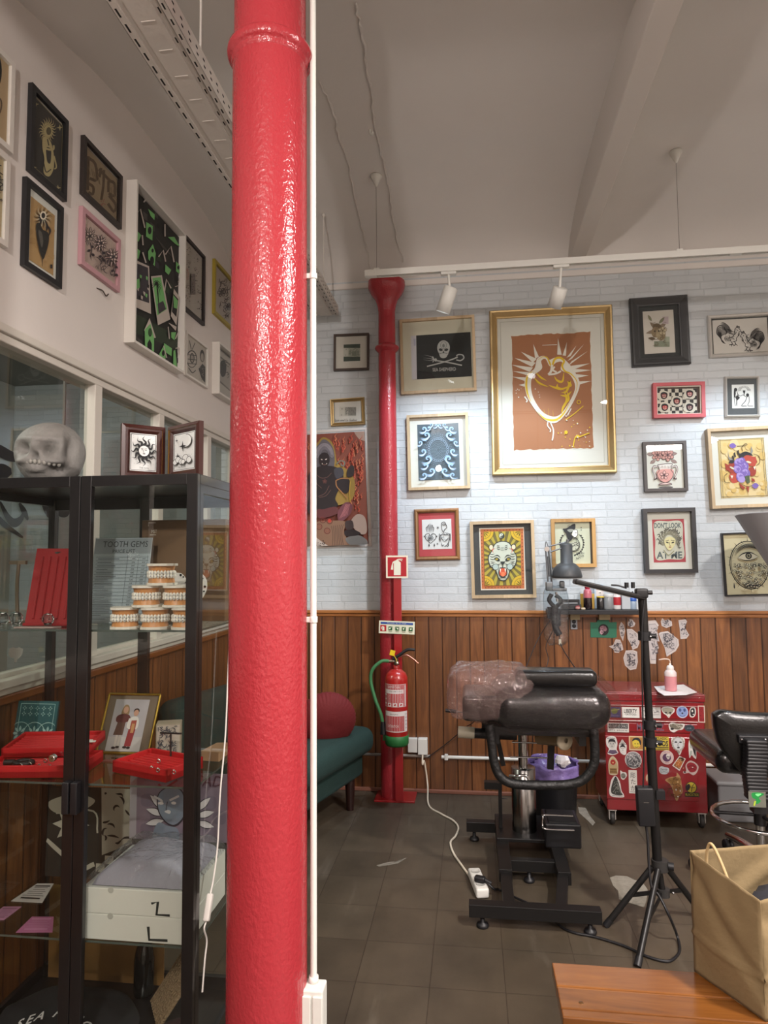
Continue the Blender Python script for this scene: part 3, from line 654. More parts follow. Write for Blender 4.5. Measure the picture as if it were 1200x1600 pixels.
def spot_head(xa, p0, p1, label, tgt, pw):
    p0, p1 = Vector(p0), Vector(p1); d = (p1-p0).normalized()
    t = thing('track_spotlight', label, 'spotlight', (xa, TRY, TRZ), group='spotlights on the ceiling track')
    mb = MB(); mb.bx((xa-.042, TRY-.016, TRZ-.016), (xa+.042, TRY+.016, TRZ), M_WHITE); mb.build('adapter', t, bevel=.003)
    mb = MB(); mb.cyl((xa, TRY, TRZ-.014), p0+d*.02, .0075, M_WHITE, n=12); mb.build('stem', t)
    mb = MB(); L = (p1-p0).length
    mb.lathe([(0, 0), (.034, 0), (.039, .004), (.039, L), (.036, L), (.034, L-.02), (0, L-.02)], p0, M_WHITE, 28, axis=d); h = mb.build('head', t)
    mb = MB(); mb.lathe([(0, L-.019), (.0335, L-.019)], p0, M_LENS, 24, axis=d); mb.build('lens', h)
    SPOTS.append((p1+d*.006, tgt, pw))
a, b_ = pl(705, 449, 'Y', TRY), pl(691.5, 488, 'Y', TRY+.03)
spot_head(pl(701, 439, 'Y', TRY).x, a, b_, 'white cylinder spotlight above the framed skull flag', (-.42, D, 1.35), 40)
a, b_ = pl(876, 449, 'Y', TRY), pl(866, 480, 'Y', TRY+.06)
spot_head(pl(877, 432, 'Y', TRY).x, a, b_, 'white cylinder spotlight above the big gold frame', (.1, D, 1.3), 60)
spot_head(1.78, (1.78, TRY, TRZ-.06), (1.76, TRY+.06, TRZ-.22), 'white cylinder spotlight past the track joint, above the rooster picture', (1.65, D, 1.3), 45)

# ---------------------------------------------------------------- fire extinguisher corner
M_CREAM = P('#e9dfc9', .5); M_SIGNRED = P('#b3202b', .45)
mb = MB(); mb.bx((-.620, 4.222, 0), (-.368, 4.40, .012), M_RED); mb.build('base_plate', FARCOL, bevel=.002)
t = thing('extinguisher_post', 'slim red steel post in front of the far column', 'post', (-.462, 4.224, .012))
mb = MB(); mb.bx((-.487, 4.215, .012), (-.438, 4.232, 1.44), M_RED); mb.build('post', t, bevel=.002)
p0, p1 = pl(603, 868, 'Y', 4.21), pl(637.5, 903, 'Y', 4.21)
t = thing('extinguisher_sign', 'square red sign with white extinguisher symbol on the red post', 'sign', ((p0.x+p1.x)/2, 4.21, (p0.z+p1.z)/2))
mb = MB(); mb.bx((p0.x, 4.208, p1.z), (p1.x, 4.2145, p0.z), M_CREAM)
a = Art((p0.x, 4.208, p1.z), (1, 0, 0), (0, 0, 1), p1.x-p0.x, p0.z-p1.z, (232, 180, 580, 530), mb)
a.rect(258, 207, 558, 506, M_SIGNRED); W_ = P('#e6e6d2', .5)
a.poly([(358, 285), (400, 262), (432, 262), (468, 290), (466, 488), (357, 488)], W_)
a.rect(400, 246, 424, 266, W_); a.line([(330, 395), (335, 330), (350, 285), (405, 258)], 16, W_); a.poly([(325, 320), (345, 330), (347, 403), (308, 400)], W_)
a.line([(402, 250), (440, 238), (498, 240)], 11, W_); a.line([(420, 256), (455, 252), (490, 266)], 9, W_)
mb.build('panel', t)
p0, p1 = pl(592, 970, 'Y', 4.205), pl(648, 991, 'Y', 4.205); rot = -.035
t = thing('instruction_sign', 'small tilted cream notice with blue strip and five icons', 'sign', ((p0.x+p1.x)/2, 4.205, (p0.z+p1.z)/2))
w_, h_ = p1.x-p0.x, .078; U = Vector((math.cos(rot), 0, math.sin(rot))); V = Vector((-math.sin(rot), 0, math.cos(rot))); O = Vector(((p0.x+p1.x)/2, 4.205, (p0.z+p1.z)/2))-U*w_/2-V*h_/2
mb = MB(); mb.prism([(0, 0), (w_, 0), (w_, h_), (0, h_)], .004, O+Vector((0, .0045, 0)), U, V, P('#dfe0c8', .5), W=(0, -1, 0))
a = Art(O, U, V, w_, h_, (0, 0, 260, 92), mb, base=.0006)
a.rect(12, 9, 248, 24, P('#2b4f9a', .5)); a.text('Atuação de um fogo', 128, 16, 9, P('#dfe0c8', .5), width=140)
for i, cx in enumerate((32, 84, 134, 182, 232)):
    h2 = 22 if i == 0 else 14
    a.rect(cx-h2, 54-h2, cx+h2, 54+h2, M_SIGNRED if i == 0 else P('#1d5a2c', .5))
    if i == 0: a.poly([(cx-6, 44), (cx+8, 44), (cx+9, 72), (cx-7, 72)], W_); a.line([(cx-14, 62), (cx-10, 46), (cx+2, 42)], 5, W_)
    else: a.ell(cx+(-4, 3, -2, 1)[i-1], 55, 5, 7, W_, 10, i); a.line([(cx-8, 46), (cx, 50), (cx+8, 44)], 2.5, W_)
    if i: a.line([(cx-14, 74), (cx+14, 74)], 1.6, '#555544', 0); a.line([(cx-11, 79), (cx+11, 79)], 1.6, '#555544', 0)
mb.build('panel', t)
# extinguisher
EX, EY = -.464, 4.125; EZ0 = .375; lean = .012
t = thing('fire_extinguisher', 'red fire extinguisher with green hose hanging on the red post', 'fire extinguisher', (EX, EY, EZ0))
M_GREEN = P('#256b35', .5); ER = .0695
mb = MB(); mb.lathe([(0, .03), (ER*.9, .032), (ER, .05), (ER, .385), (ER*.97, .405), (ER*.82, .428), (ER*.5, .447), (ER*.25, .452), (.018, .455), (.018, .475), (0, .475)], (EX, EY, EZ0), P('#aa1f1d', .3, coat=.7), 40); mb.build('cylinder', t)
mb = MB(); mb.lathe([(0, 0), (ER*.9, 0), (ER*1.03, .012), (ER*1.03, .062), (ER, .063)], (EX, EY, EZ0), M_GREEN, 40); mb.bx((EX-ER*1.25, EY+.01, EZ0+.02), (EX-ER*.6, EY+.05, EZ0+.068), M_GREEN); mb.build('base_boot', t)
def wrapf(r, z0, h, a0, a1):
    def fn(u, v, l):
        an = a0+(a1-a0)*u; rr = r+l; return Vector((EX+rr*math.sin(an), EY-rr*math.cos(an), EZ0+z0+h*v))
    return fn
class WArt(Art):
    def poly(s, pts, c):   # split long horizontals so that the label follows the curve
        q = []
        for i, p in enumerate(pts):
            r = pts[(i+1) % len(pts)]; n = max(1, int(abs(r[0]-p[0])/((s.box[2]-s.box[0])*.06)))
            for k in range(n): q.append((p[0]+(r[0]-p[0])*k/n, p[1]+(r[1]-p[1])*k/n))
        return Art.poly(s, q, c)
    def rect(s, x0, y0, x1, y1, c):
        n = max(1, int((x1-x0)/((s.box[2]-s.box[0])*.06))); l = s._l(); m = c if not isinstance(c, str) else P(c, .7)
        vs = [s.pt((x0+(x1-x0)*k/n, y), l) for k in range(n+1) for y in (y0, y1)]
        s.mb.add(vs, [(2*k, 2*k+1, 2*k+3, 2*k+2) for k in range(n)], m, True); return s
mb = MB(); wf = P('#d6cfcc', .5); rd = P('#a81c22', .45)
a = WArt((0, 0, 0), (1, 0, 0), (0, 0, 1), 1, 1, (215, 540, 585, 910), mb, base=.0004, wrap=wrapf(ER, .235, .135, -1.15, 1.2))
a.rect(215, 540, 560, 905, wf); a.rect(222, 546, 553, 900, rd); a.rect(228, 625, 520, 690, wf); a.text('EXTINTOR', 375, 585, 34, wf, width=170); a.text('PQS ABC 6 KG', 400, 655, 22, P('#3a3034', .5), width=170)
for y in (720, 745, 775, 795, 815): a.line([(290+(y % 7)*4, y), (505-(y % 11)*5, y)], 9, wf, 0)
for x in (312, 392, 474): a.rect(x-28, 840, x+28, 898, wf); a.ell(x, 868, 12, 18, rd, 10, .5)
a.rect(530, 560, 545, 890, wf)
for y in (710, 780, 850): a.rect(232, y-12, 262, y+12, wf)
mb.build('label', t)
mb = MB(); a = WArt((0, 0, 0), (1, 0, 0), (0, 0, 1), 1, 1, (215, 960, 585, 1280), mb, base=.0004, wrap=wrapf(ER, .088, .125, -1.15, 1.2))
a.rect(220, 965, 585, 1275, wf); a.rect(232, 1035, 525, 1262, rd); a.text('REVISÃO', 375, 1005, 20, P('#333333', .5), width=110); a.text('EXTINTOR', 360, 1185, 40, wf, width=160)
for y in (1060, 1082, 1104, 1126): a.line([(250, y), (505-(y % 9)*6, y)], 6, wf, 0)
for y in (1010, 1060, 1110, 1165, 1220): a.line([(535, y), (575, y)], 5, '#7a6a6a', 0)
mb.build('label', t)
vz = EZ0+.475
mb = MB(); mb.cyl((EX, EY, vz-.01), (EX, EY, vz+.04), .014, P('#b9b2a4', .25, 1), n=16); mb.cyl((EX-.045, EY, vz+.022), (EX, EY, vz+.022), .011, P('#b9b2a4', .25, 1), n=12); mb.ball((EX+.008, EY-.02, vz+.012), .013, P('#c9c2b4', .25, 1), 12); mb.build('valve', t)
mb = MB(); mb.tube([(EX-.02, EY-.005, vz+.035), (EX+.02, EY-.005, vz+.06), (EX+.07, EY-.005, vz+.092), (EX+.115, EY-.005, vz+.092)], lambda u: .011-.003*u, M_BLACK); mb.build('handle', t)
mb = MB(); mb.tube([(EX+.01, EY-.005, vz+.045), (EX+.06, EY-.005, vz+.06), (EX+.1, EY-.005, vz+.04), (EX+.135, EY-.005, vz+.012)], .005, P('#c08a7a', .25, 1)); mb.build('lever', t)
mb = MB(); mb.box((EX-.02, EY-.022, vz+.075), (.03, .004, .032), P('#e6c81e', .5), rot=(0, .25, 0)); mb.tube([(EX-.01, EY-.02, vz+.06), (EX+.005, EY-.022, vz+.03), (EX+.002, EY-.02, vz+.012)], .0018, P('#e6c81e', .5), 6); mb.build('safety_tag', t)
mb = MB(); mb.tube([(EX-.04, EY, vz+.022), (EX-.09, EY-.005, vz+.02), (EX-.145, EY-.01, vz-.03), (EX-.155, EY-.01, vz-.1), (EX-.13, EY-.012, vz-.2), (EX-.095, EY-.015, vz-.29), (EX-.083, EY-.015, vz-.345)], .0105, P('#3f7a4c', .5), 12); mb.cyl((EX-.083, EY-.015, vz-.335), (EX-.08, EY-.015, vz-.41), .0125, M_BLACK, .02, 12); mb.build('hose', t)
# wall conduit, sockets, adapter and white cable
WY = D-.03
zp = pl(800, 1186, 'Y', WY).z
t = thing('conduit_pipe', 'white horizontal conduit low on the wooden boards', 'pipe', (0, WY, zp))
x0 = pl(690, 1184, 'Y', WY).x
mb = MB(); mb.cyl((x0, WY, zp), (1.9, WY, zp), .0105, M_WHITE, n=16); mb.build('pipe', t)
mb = MB(); mb.cyl((-1.2, WY, zp+.005), (pl(672, 1183, 'Y', WY).x, WY, zp+.002), .009, P('#8d8780', .6), n=14); mb.build('pipe', t)
for x in (x0+.03, .62, 1.3):
    mb = MB(); mb.box((x, WY, zp), (.022, .03, .034), M_WHITE); mb.build('clip', t, bevel=.003)
p0, p1 = pl(637, 1154, 'Y', D-.05), pl(668, 1177, 'Y', D-.05)
t = thing('wall_socket', 'white surface-mounted double socket beside the extinguisher', 'socket', ((p0.x+p1.x)/2, D-.03, p1.z))
mb = MB(); mb.bx((p0.x, D-.05, p1.z), ((p0.x+p1.x)/2-.002, D-.012, p0.z), M_WHITE); mb.build('housing', t, bevel=.004)
mb = MB(); mb.bx(((p0.x+p1.x)/2+.002, D-.058, p1.z-.01), (p1.x, D-.012, p0.z+.002), M_WHITE); mb.build('housing', t, bevel=.004)
xm = (p0.x*.25+p1.x*.75)
fl = lambda x, y, z=.006: pl(x, y, 'Z', z)
t = thing('extension_lead', 'white extension cable running over the floor to a white power strip', 'extension lead', fl(747, 1395))
mb = MB(); s_ = Vector((xm, D-.05, p1.z-.005))
mb.tube([s_, s_+Vector((0, -.02, -.06)), Vector((xm+.01, D-.04, .2)), Vector((xm+.03, D-.05, .06)), fl(670, 1258), fl(690, 1272), fl(708, 1282), fl(716, 1293), fl(712, 1306), fl(704, 1316), fl(708, 1332), fl(720, 1350), fl(730, 1364), fl(736, 1372, .015)], .0055, P('#d8cdb8', .5), 8); mb.build('cable', t)
a, b_ = fl(741, 1372, 0), fl(754, 1404, 0); d = (b_-a).normalized(); ang = math.atan2(d.y, d.x)
mb = MB(); mb.rbox(((a+b_)/2)+Vector((0, 0, .024)), ((b_-a).length+.02, .058, .042), .01, P('#dcdcd6', .45), rot=(0, 0, ang)); st_ = mb.build('power_strip', t)
for k in (-.4, 0, .4):
    c_ = (a+b_)/2+d*(b_-a).length*k*.8+Vector((0, 0, .0455)); mb = MB(); mb.lathe([(0, 0), (.018, 0), (.019, .002), (.021, .002), (.021, 0)], c_, P('#b9b9b4', .5), 20); mb.build('outlet', st_)
pc = (a+b_)/2+d*.045+Vector((0, 0, .06))
PLUG = pc
# ---------------------------------------------------------------- pictures on the walls
M_PGL = glass_mat('picture_glass', '#f6f8f6', fmin=.035)
INK = '#222024'
def picture(label, crop, outer, inner, art, frame, fw, th=.025, mat=None, side='back', prof='flat', glass=True, lip=None, name='framed_picture', cat='picture', group=None, matwin=None, board=None):
    """outer / inner: corners TL TR BR BL of the frame and of the print, read off the photo and laid on the wall"""
    ox, oy, sc = crop
    if side == 'back': ax, cc, U, n = 'Y', D-th, Vector((1, 0, 0)), Vector((0, -1, 0))
    else: ax, cc, U, n = 'X', XL+th, Vector((0, 1, 0)), Vector((1, 0, 0))
    W = [pl(ox+x/sc, oy+y/sc, ax, cc) for x, y in outer]; I = [pl(ox+x/sc, oy+y/sc, ax, cc) for x, y in inner]
    C = sum(W, Vector())/4; Z = Vector((0, 0, 1))
    e = ((W[1]-W[0])+(W[2]-W[3])); g = ((W[0]-W[3])+(W[1]-W[2])); ang = math.atan2(e.z, e.dot(U)) if side == 'back' else 0
    if abs(ang) > .05: ang = .05*(1 if ang > 0 else -1)
    u = U*math.cos(ang)+Z*math.sin(ang); v = -U*math.sin(ang)+Z*math.cos(ang)
    w = abs(e.dot(u))/2; h = abs(g.dot(v))/2; f_ = fw/sc*(D-th if side == 'back' else C.length)/FOC
    if side != 'back': f_ = fw
    a0 = sum((p-C).dot(u) for p in (I[0], I[3]))/2; a1 = sum((p-C).dot(u) for p in (I[1], I[2]))/2
    b1 = sum((p-C).dot(v) for p in (I[0], I[1]))/2; b0 = sum((p-C).dot(v) for p in (I[2], I[3]))/2
    lim = w/2-f_*.6; lh = h/2-f_*.6; a0, a1, b0, b1 = max(a0, -lim), min(a1, lim), max(b0, -lh), min(b1, lh)
    base = C-n*th
    t = thing(name, label, cat, base, group=group)
    if prof == 'flat': pf = [(0, .001), (0, th), (f_, th), (f_, th*.25)]
    elif prof == 'bevel': pf = [(0, .001), (0, th*.8), (f_*.12, th), (f_*.3, th*.97), (f_*.8, th*.62), (f_*.86, th*.66), (f_, th*.6), (f_, th*.25)]
    elif prof == 'round': pf = [(0, .001), (0, th*.6), (f_*.15, th*.85), (f_*.4, th), (f_*.7, th*.9), (f_*.9, th*.6), (f_, th*.6), (f_, th*.25)]
    mb = MB(); vs = []
    for ins, z in pf:
        for sx, sy in ((-1, -1), (1, -1), (1, 1), (-1, 1)): vs.append(base+u*sx*(w/2-ins)+v*sy*(h/2-ins)+n*z)
    fs = [(i*4+k, i*4+(k+1) % 4, (i+1)*4+(k+1) % 4, (i+1)*4+k) for i in range(len(pf)-1) for k in range(4)]
    mb.add(vs, fs, frame); fo = mb.build('frame', t)
    if lip:
        mb = MB(); l_ = f_+lip[1]; vs = []
        for ins, z in ((f_, th*.55), (f_, th*.75), (l_, th*.75), (l_, th*.3)):
            for sx, sy in ((-1, -1), (1, -1), (1, 1), (-1, 1)): vs.append(base+u*sx*(w/2-ins)+v*sy*(h/2-ins)+n*z)
        mb.add(vs, [(i*4+k, i*4+(k+1) % 4, (i+1)*4+(k+1) % 4, (i+1)*4+k) for i in range(3) for k in range(4)], lip[0]); mb.build('inner_lip', t)
    zb = th*.3
    q = lambda x0, y0, x1, y1, z: [base+u*x+v*y+n*z for x, y in ((x0, y0), (x1, y0), (x1, y1), (x0, y1))]
    if mat:
        mb = MB(); mb.prism([(-w/2+f_*.5, -h/2+f_*.5), (w/2-f_*.5, -h/2+f_*.5), (w/2-f_*.5, h/2-f_*.5), (-w/2+f_*.5, h/2-f_*.5)], -.003, base+n*zb, u, v, mat, W=n)
        if matwin:   # bevelled opening drawn as a raised border step
            for k, m_ in matwin:
                r = []
                for ins in (k, k+.004):
                    r += [base+u*sx*(w/2-f_-ins)+v*sy*(h/2-f_-ins)+n*(zb+.0025 if ins == k else zb+.0002) for sx, sy in ((-1, -1), (1, -1), (1, 1), (-1, 1))]
                mb.add(r, [(i, (i+1) % 4, 4+(i+1) % 4, 4+i) for i in range(4)], m_)
        mb.build('mount', t)
    mb = MB(); pb = base+n*(zb+.0012)
    mb.prism([(a0, b0), (a1, b0), (a1, b1), (a0, b1)], .0012, pb-n*.0012, u, v, board or P('#d8d6d0', .7), W=n)
    A = Art(pb+u*a0+v*b0, u, v, a1-a0, b1-b0, mb=mb, base=.0002, quad=inner); A.W = n
    FLAT['print'] = True
    art(A); mb.build('print', t)
    if glass:
        mb = MB(); mb.add(q(-w/2+f_*.7, -h/2+f_*.7, w/2-f_*.7, h/2-f_*.7, th*.6), [(0, 1, 2, 3)], M_PGL); mb.build('glass', t)
    return t
OAK = wood_mat('pale_oak', '#b29a76', '#c9b28e', '#b29a76', 9, 'X', 'Z', .5, 0, groove=.0001)
PINE = wood_mat('honey_pine', '#a97d44', '#c39a5e', '#a97d44', 9, 'X', 'Z', .5, 0, groove=.0001)
BROWNW = wood_mat('brown_wood', '#7d5630', '#9a7044', '#7d5630', 9, 'X', 'Z', .45, .1, groove=.0001)
GOLD = P('#bfa677', .45, 1, bump=.12, bscale=150, name='gold_leaf'); DGREY = P('#3a3c3d', .45, name='dark_grey_lacquer'); BLK = P('#1d1d1f', .4, name='black_lacquer')
SILV = P('#c6c4be', .35, .3, name='silver_white_lacquer'); WFR = P('#d4d0c8', .5, name='white_lacquer'); MATW = P('#d5d4cd', .85); MATG = P('#55585a', .85); CARD = P('#d4d2ca', .8)
C1, C2, C3, C4, C5, C6, C7, C8 = (600, 460, 4.705), (740, 440, 5), (960, 440, 5), (980, 660, 5.3333), (620, 780, 5), (820, 780, 5), (505, 505, 9.142), (470, 660, 7.617)
C9, C10 = (0, 0, 3), (190, 270, 4.5714)

def art_flag(A):
    A.full(P('#2a2d2e', .85)); w = '#a8aaa8'
    A.poly([(190, 297), (232, 294), (246, 622), (206, 627)], P('#c4c4cc', .8)); A.poly([(212, 320), (230, 320), (232, 372), (216, 374)], P('#a9acc0', .8))
    A.ell(441, 388, 47, 56, w, 26); A.poly([(404, 410), (482, 405), (474, 440), (412, 445)], w); A.blob([(415, 432), (440, 424), (468, 430), (464, 455), (440, 464), (418, 456)], w)
    for x, a in ((421, .25), (461, -.25)): A.ell(x, 402, 15, 10, '#2a2d2e', 14, a)
    A.poly([(441, 408), (448, 424), (434, 424)], '#2a2d2e'); A.line([(412, 432), (440, 426), (470, 430)], 3, '#2a2d2e')
    A.ring(441, 368, 22, 3, '#6f7271', ry=26); A.ell(441, 372, 9, 14, '#6f7271', 12)
    A.line([(320, 527), (420, 500), (500, 474), (545, 455)], 9, w); A.line([(535, 476), (565, 480), (588, 462), (580, 440), (550, 437), (535, 448)], 9, w)
    A.line([(575, 514), (480, 496), (400, 484), (365, 474)], 9, w)
    for dy in (-22, 0, 18): A.line([(372, 474), (345, 470+dy*.8), (290, 462+dy*.9)], 6, w, 4, 1)
    A.line([(360, 452), (372, 476), (362, 496)], 6, w); A.ell(384, 478, 9, 12, w)
    A.text('SEA SHEPHERD', 447, 546, 26, w, width=170, rot=-.06, bold=.012)
def art_flagmount(A):
    art_flag(A)
def curl(A, x, y, s, g, c, hi):
    pts = [(x+g*s*t[0], y+s*t[1]) for t in ((-1.2, .5), (-.5, .7), (.3, .55), (.8, 0), (.6, -.55), (.1, -.7), (-.25, -.35), (-.05, -.05), (.2, -.15))]
    A.line(pts, s*.42, c, 5, 2); A.line([(p[0]-g*s*.12, p[1]+s*.2) for p in pts[:5]], s*.16, hi, 5, 2)
    A.line([(x-g*s*1.1, y+s*1.0), (x-g*s*.2, y+s*1.1), (x+g*s*.7, y+s*.6)], s*.22, c, 5, 2)
def art_wave(A):
    A.full('#505f6a'); rn = random.Random(4)
    for r_, n_ in ((14, 10), (24, 16), (34, 22), (44, 28), (54, 34), (88, 50)):
        for k in range(n_): a = 2*PI*k/n_+r_; A.ell(398+math.cos(a)*r_, 1140+math.sin(a)*r_*1.15, 2.4, None, '#8fa4b4', 6)
    for k in range(30):
        a = 2*PI*k/30; A.ring(398+math.cos(a)*70, 1140+math.sin(a)*82, 8, 2.4, '#93a9ba', 10)
    for k in range(36):
        a = 2*PI*k/36; A.star(398+math.cos(a)*100, 1140+math.sin(a)*115, 4, 1.6, 4, '#7e94a4')
    for (x, y, s) in ((292, 995, 26), (310, 1040, 30), (264, 1095, 20), (285, 1160, 26), (318, 1215, 34), (300, 1262, 26), (345, 1305, 30), (290, 1335, 26), (346, 962, 18), (382, 968, 16), (330, 985, 18)):
        for g in (1, -1): curl(A, 398+g*(x-398), y, s, g, '#8fb0d2', '#d5e0ec')
def art_heart(A):
    q = A.q; A.full(P('#d8d4c8', .85)); br = '#a06946'; rn = random.Random(5); e = []
    for i in range(4):
        a, b = q[i], q[(i+1) % 4]
        for k in range(24): t = k/24; e.append((a[0]+(b[0]-a[0])*t+rn.uniform(1, 9)*(1 if i == 3 else -1 if i == 1 else 0), a[1]+(b[1]-a[1])*t+rn.uniform(0, 10)*(1 if i == 0 else -1 if i == 2 else 0)))
    A.poly(e, br)
    for x in (500, 620): A.line([(x, 390), (x+2, 1305)], 2.5, '#9d6038', 0)
    for y in (1010, 1026): A.line([(302, y), (935, y-14)], 3, '#96592f', 0)
    w, ye = '#dcd7cc', '#d8b41c'
    for x in (295, 330, 380, 520, 560, 775): A.line([(x, 392-(x-300)*.04), (x+30, 390-(x-300)*.04)], 6, '#7a4a2a', 0)
    for tip, b1, b2 in (((475, 475), (488, 590), (518, 575)), ((377, 535), (470, 622), (500, 592)), ((325, 585), (462, 655), (492, 622)), ((300, 638), (445, 695), (470, 660)), ((310, 688), (425, 722), (442, 698)), ((300, 732), (410, 768), (412, 738)), ((355, 797), (405, 812), (412, 785)), ((670, 430), (662, 560), (698, 562)), ((740, 462), (704, 566), (730, 570)), ((815, 487), (735, 585), (768, 570)), ((877, 475), (742, 610), (778, 592)), ((907, 530), (748, 648), (775, 612)), ((918, 630), (768, 685), (772, 648)), ((927, 683), (786, 705), (788, 672)), ((908, 725), (800, 748), (802, 714)), ((930, 768), (822, 800), (826, 772))):
        A.poly([tip, b1, b2], w); m_ = ((b1[0]+b2[0])/2, (b1[1]+b2[1])/2); A.line([m_, (610, 760)], 0.1, br, 0)
    A.blob([(505, 590), (560, 570), (600, 600), (640, 585), (700, 585), (760, 640), (800, 700), (836, 790), (800, 900), (720, 1030), (630, 1100), (530, 1050), (430, 910), (402, 790), (420, 720), (480, 670)], w)
    A.blob([(535, 610), (570, 595), (600, 650), (630, 640), (660, 620), (700, 620), (690, 680), (760, 720), (798, 800), (780, 880), (700, 1010), (630, 1048), (540, 1010), (470, 900), (452, 800), (470, 730), (540, 670)], br)
    A.line([(512, 600), (545, 578), (580, 582), (600, 620), (618, 655), (640, 600), (680, 585), (715, 610), (700, 650), (720, 690), (770, 715), (815, 780), (800, 870)], 17, ye, 5, 2)
    A.line([(470, 690), (430, 720), (415, 790), (425, 870), (450, 930)], 17, ye, 5, 2); A.line([(500, 1010), (560, 1065), (640, 1075), (700, 1030), (760, 930)], 17, ye, 5, 2)
    A.line([(620, 640), (612, 690), (590, 718)], 18, w); A.line([(590, 718), (650, 710), (690, 690)], 14, w); A.line([(640, 655), (625, 680), (655, 700)], 14, w)
    for pts in (((635, 730), (660, 765), (700, 770), (712, 700)), ((590, 800), (640, 820), (700, 830), (770, 800)), ((690, 860), (730, 850), (760, 770), (740, 790)), ((660, 790), (660, 820), (700, 830)), ((735, 770), (765, 800), (740, 820)), ((710, 840), (730, 920), (700, 980), (690, 1030)), ((680, 880), (730, 885), (770, 850)), ((735, 850), (745, 910), (720, 950))): A.line(pts, 18, ye, 5, 2)
    for pts in (((490, 700), (530, 740), (575, 765)), ((475, 740), (520, 785), (590, 815)), ((485, 770), (530, 810)), ((550, 990), (560, 1050)), ((585, 985), (590, 1050)), ((620, 1000), (625, 1055))): A.line(pts, 15, ye, 4, 2)
    A.line([(580, 1090), (578, 1120), (600, 1150), (596, 1170)], 9, w); A.line([(600, 1092), (622, 1150), (620, 1200), (612, 1236)], 10, w)
    A.line([(400, 890), (420, 920), (412, 935)], 10, w); A.line([(735, 1040), (765, 985)], 9, w); A.line([(545, 487), (660, 483)], 4, w)
    A.line([(718, 1076), (790, 1025), (862, 965)], 7, ye); A.line([(775, 1290), (795, 1210), (830, 1205), (905, 1178)], 8, ye); A.ell(812, 1205, 15, 13, ye); A.ell(722, 1172, 13, 15, ye); A.ring(825, 935, 14, 6, ye)
    for _ in range(34): A.ell(rn.uniform(660, 915), rn.uniform(1040, 1290), rn.uniform(2, 6), None, rn.choice((ye, w)), 7)
    for _ in range(14): A.ell(rn.uniform(320, 520), rn.uniform(820, 930), rn.uniform(2, 5), None, w, 7)
def art_moth(A):
    A.full(P('#cfcac2', .8)); b, g, o = '#6b5a45', '#7d8166', '#8a7a68'
    for a, L in ((-2.3, 90), (-.75, 110), (2.9, 95), (.35, 60), (-.3, 70)): A.leaf(345, 370, L, a, 13, o, b, 3)
    A.rect(385, 262, 432, 320, '#b9a9ae'); A.rect(318, 455, 440, 500, '#8b927f'); A.rect(392, 420, 440, 460, '#a3a996')
    A.ell(340, 345, 34, 30, b); A.ell(332, 385, 36, 42, '#8f7d62'); A.ell(372, 400, 38, 52, '#a99a7c'); A.flower(385, 375, 34, '#c3b699', b, 5)
    A.leaf(300, 300, 60, -2.1, 10, g, b, 3); A.leaf(355, 320, 70, -.85, 11, g, b, 3); A.leaf(330, 440, 60, 3.3, 12, b)
    A.scribble((300, 310, 420, 490), 40, 3, b, random.Random(2)); A.ell(322, 380, 5, 7, '#2c2620'); A.ell(352, 378, 5, 7, '#2c2620')
def art_roosters(A):
    A.full(P('#cfcbc6', .8)); k = INK
    for g, cx, cy in ((1, 900, 385), (-1, 1085, 430)):
        f = lambda x, y: (cx+g*x, cy+y)
        for i in range(9): A.line([f(-5, 10), f(-40-i*2, -45+i*10), f(-78+i*3, -40+i*14), f(-92+i*7, 10+i*10), f(-70+i*6, 45+i*6)], 7, k, 5, 2)
        for i in range(6): A.line([f(-20+i*9, 30), f(-30+i*9, 52+i*3), f(-24+i*8, 78)], 5, k, 4, 2)
        for i in range(6): A.line([f(20+i*4, -10+i*8), f(0-i*3, -45+i*8), f(-40, -72+i*10), f(-60+i*4, -60+i*12)], 6, k, 4, 2)
        A.line([f(0, 50), f(30, 40), f(48, 10), f(50, -20), f(70, -35), f(88, -20), f(98, -5), f(82, 0), f(84, 16), f(74, 34), f(60, 50), f(60, 70), f(30, 78)], 4, k, 4)
        A.ell(*f(72, -12), 4, None, k, 8); A.line([f(62, -36), f(70, -48), f(76, -36), f(84, -44), f(88, -30)], 5, k); A.line([f(78, 10), f(74, 26), f(82, 28), f(84, 12)], 4, k)
        A.line([f(20, 76), f(26, 98), f(2, 104)], 5, k); A.line([f(26, 98), f(18, 116)], 4, k); A.line([f(26, 98), f(44, 108)], 4, k); A.line([f(44, 76), f(52, 96), f(36, 112)], 5, k); A.line([f(52, 96), f(68, 108)], 4, k)
        A.scribble((cx-30 if g > 0 else cx-60, cy-20, cx+60 if g > 0 else cx+30, cy+60), 26, 3, k, random.Random(cx))
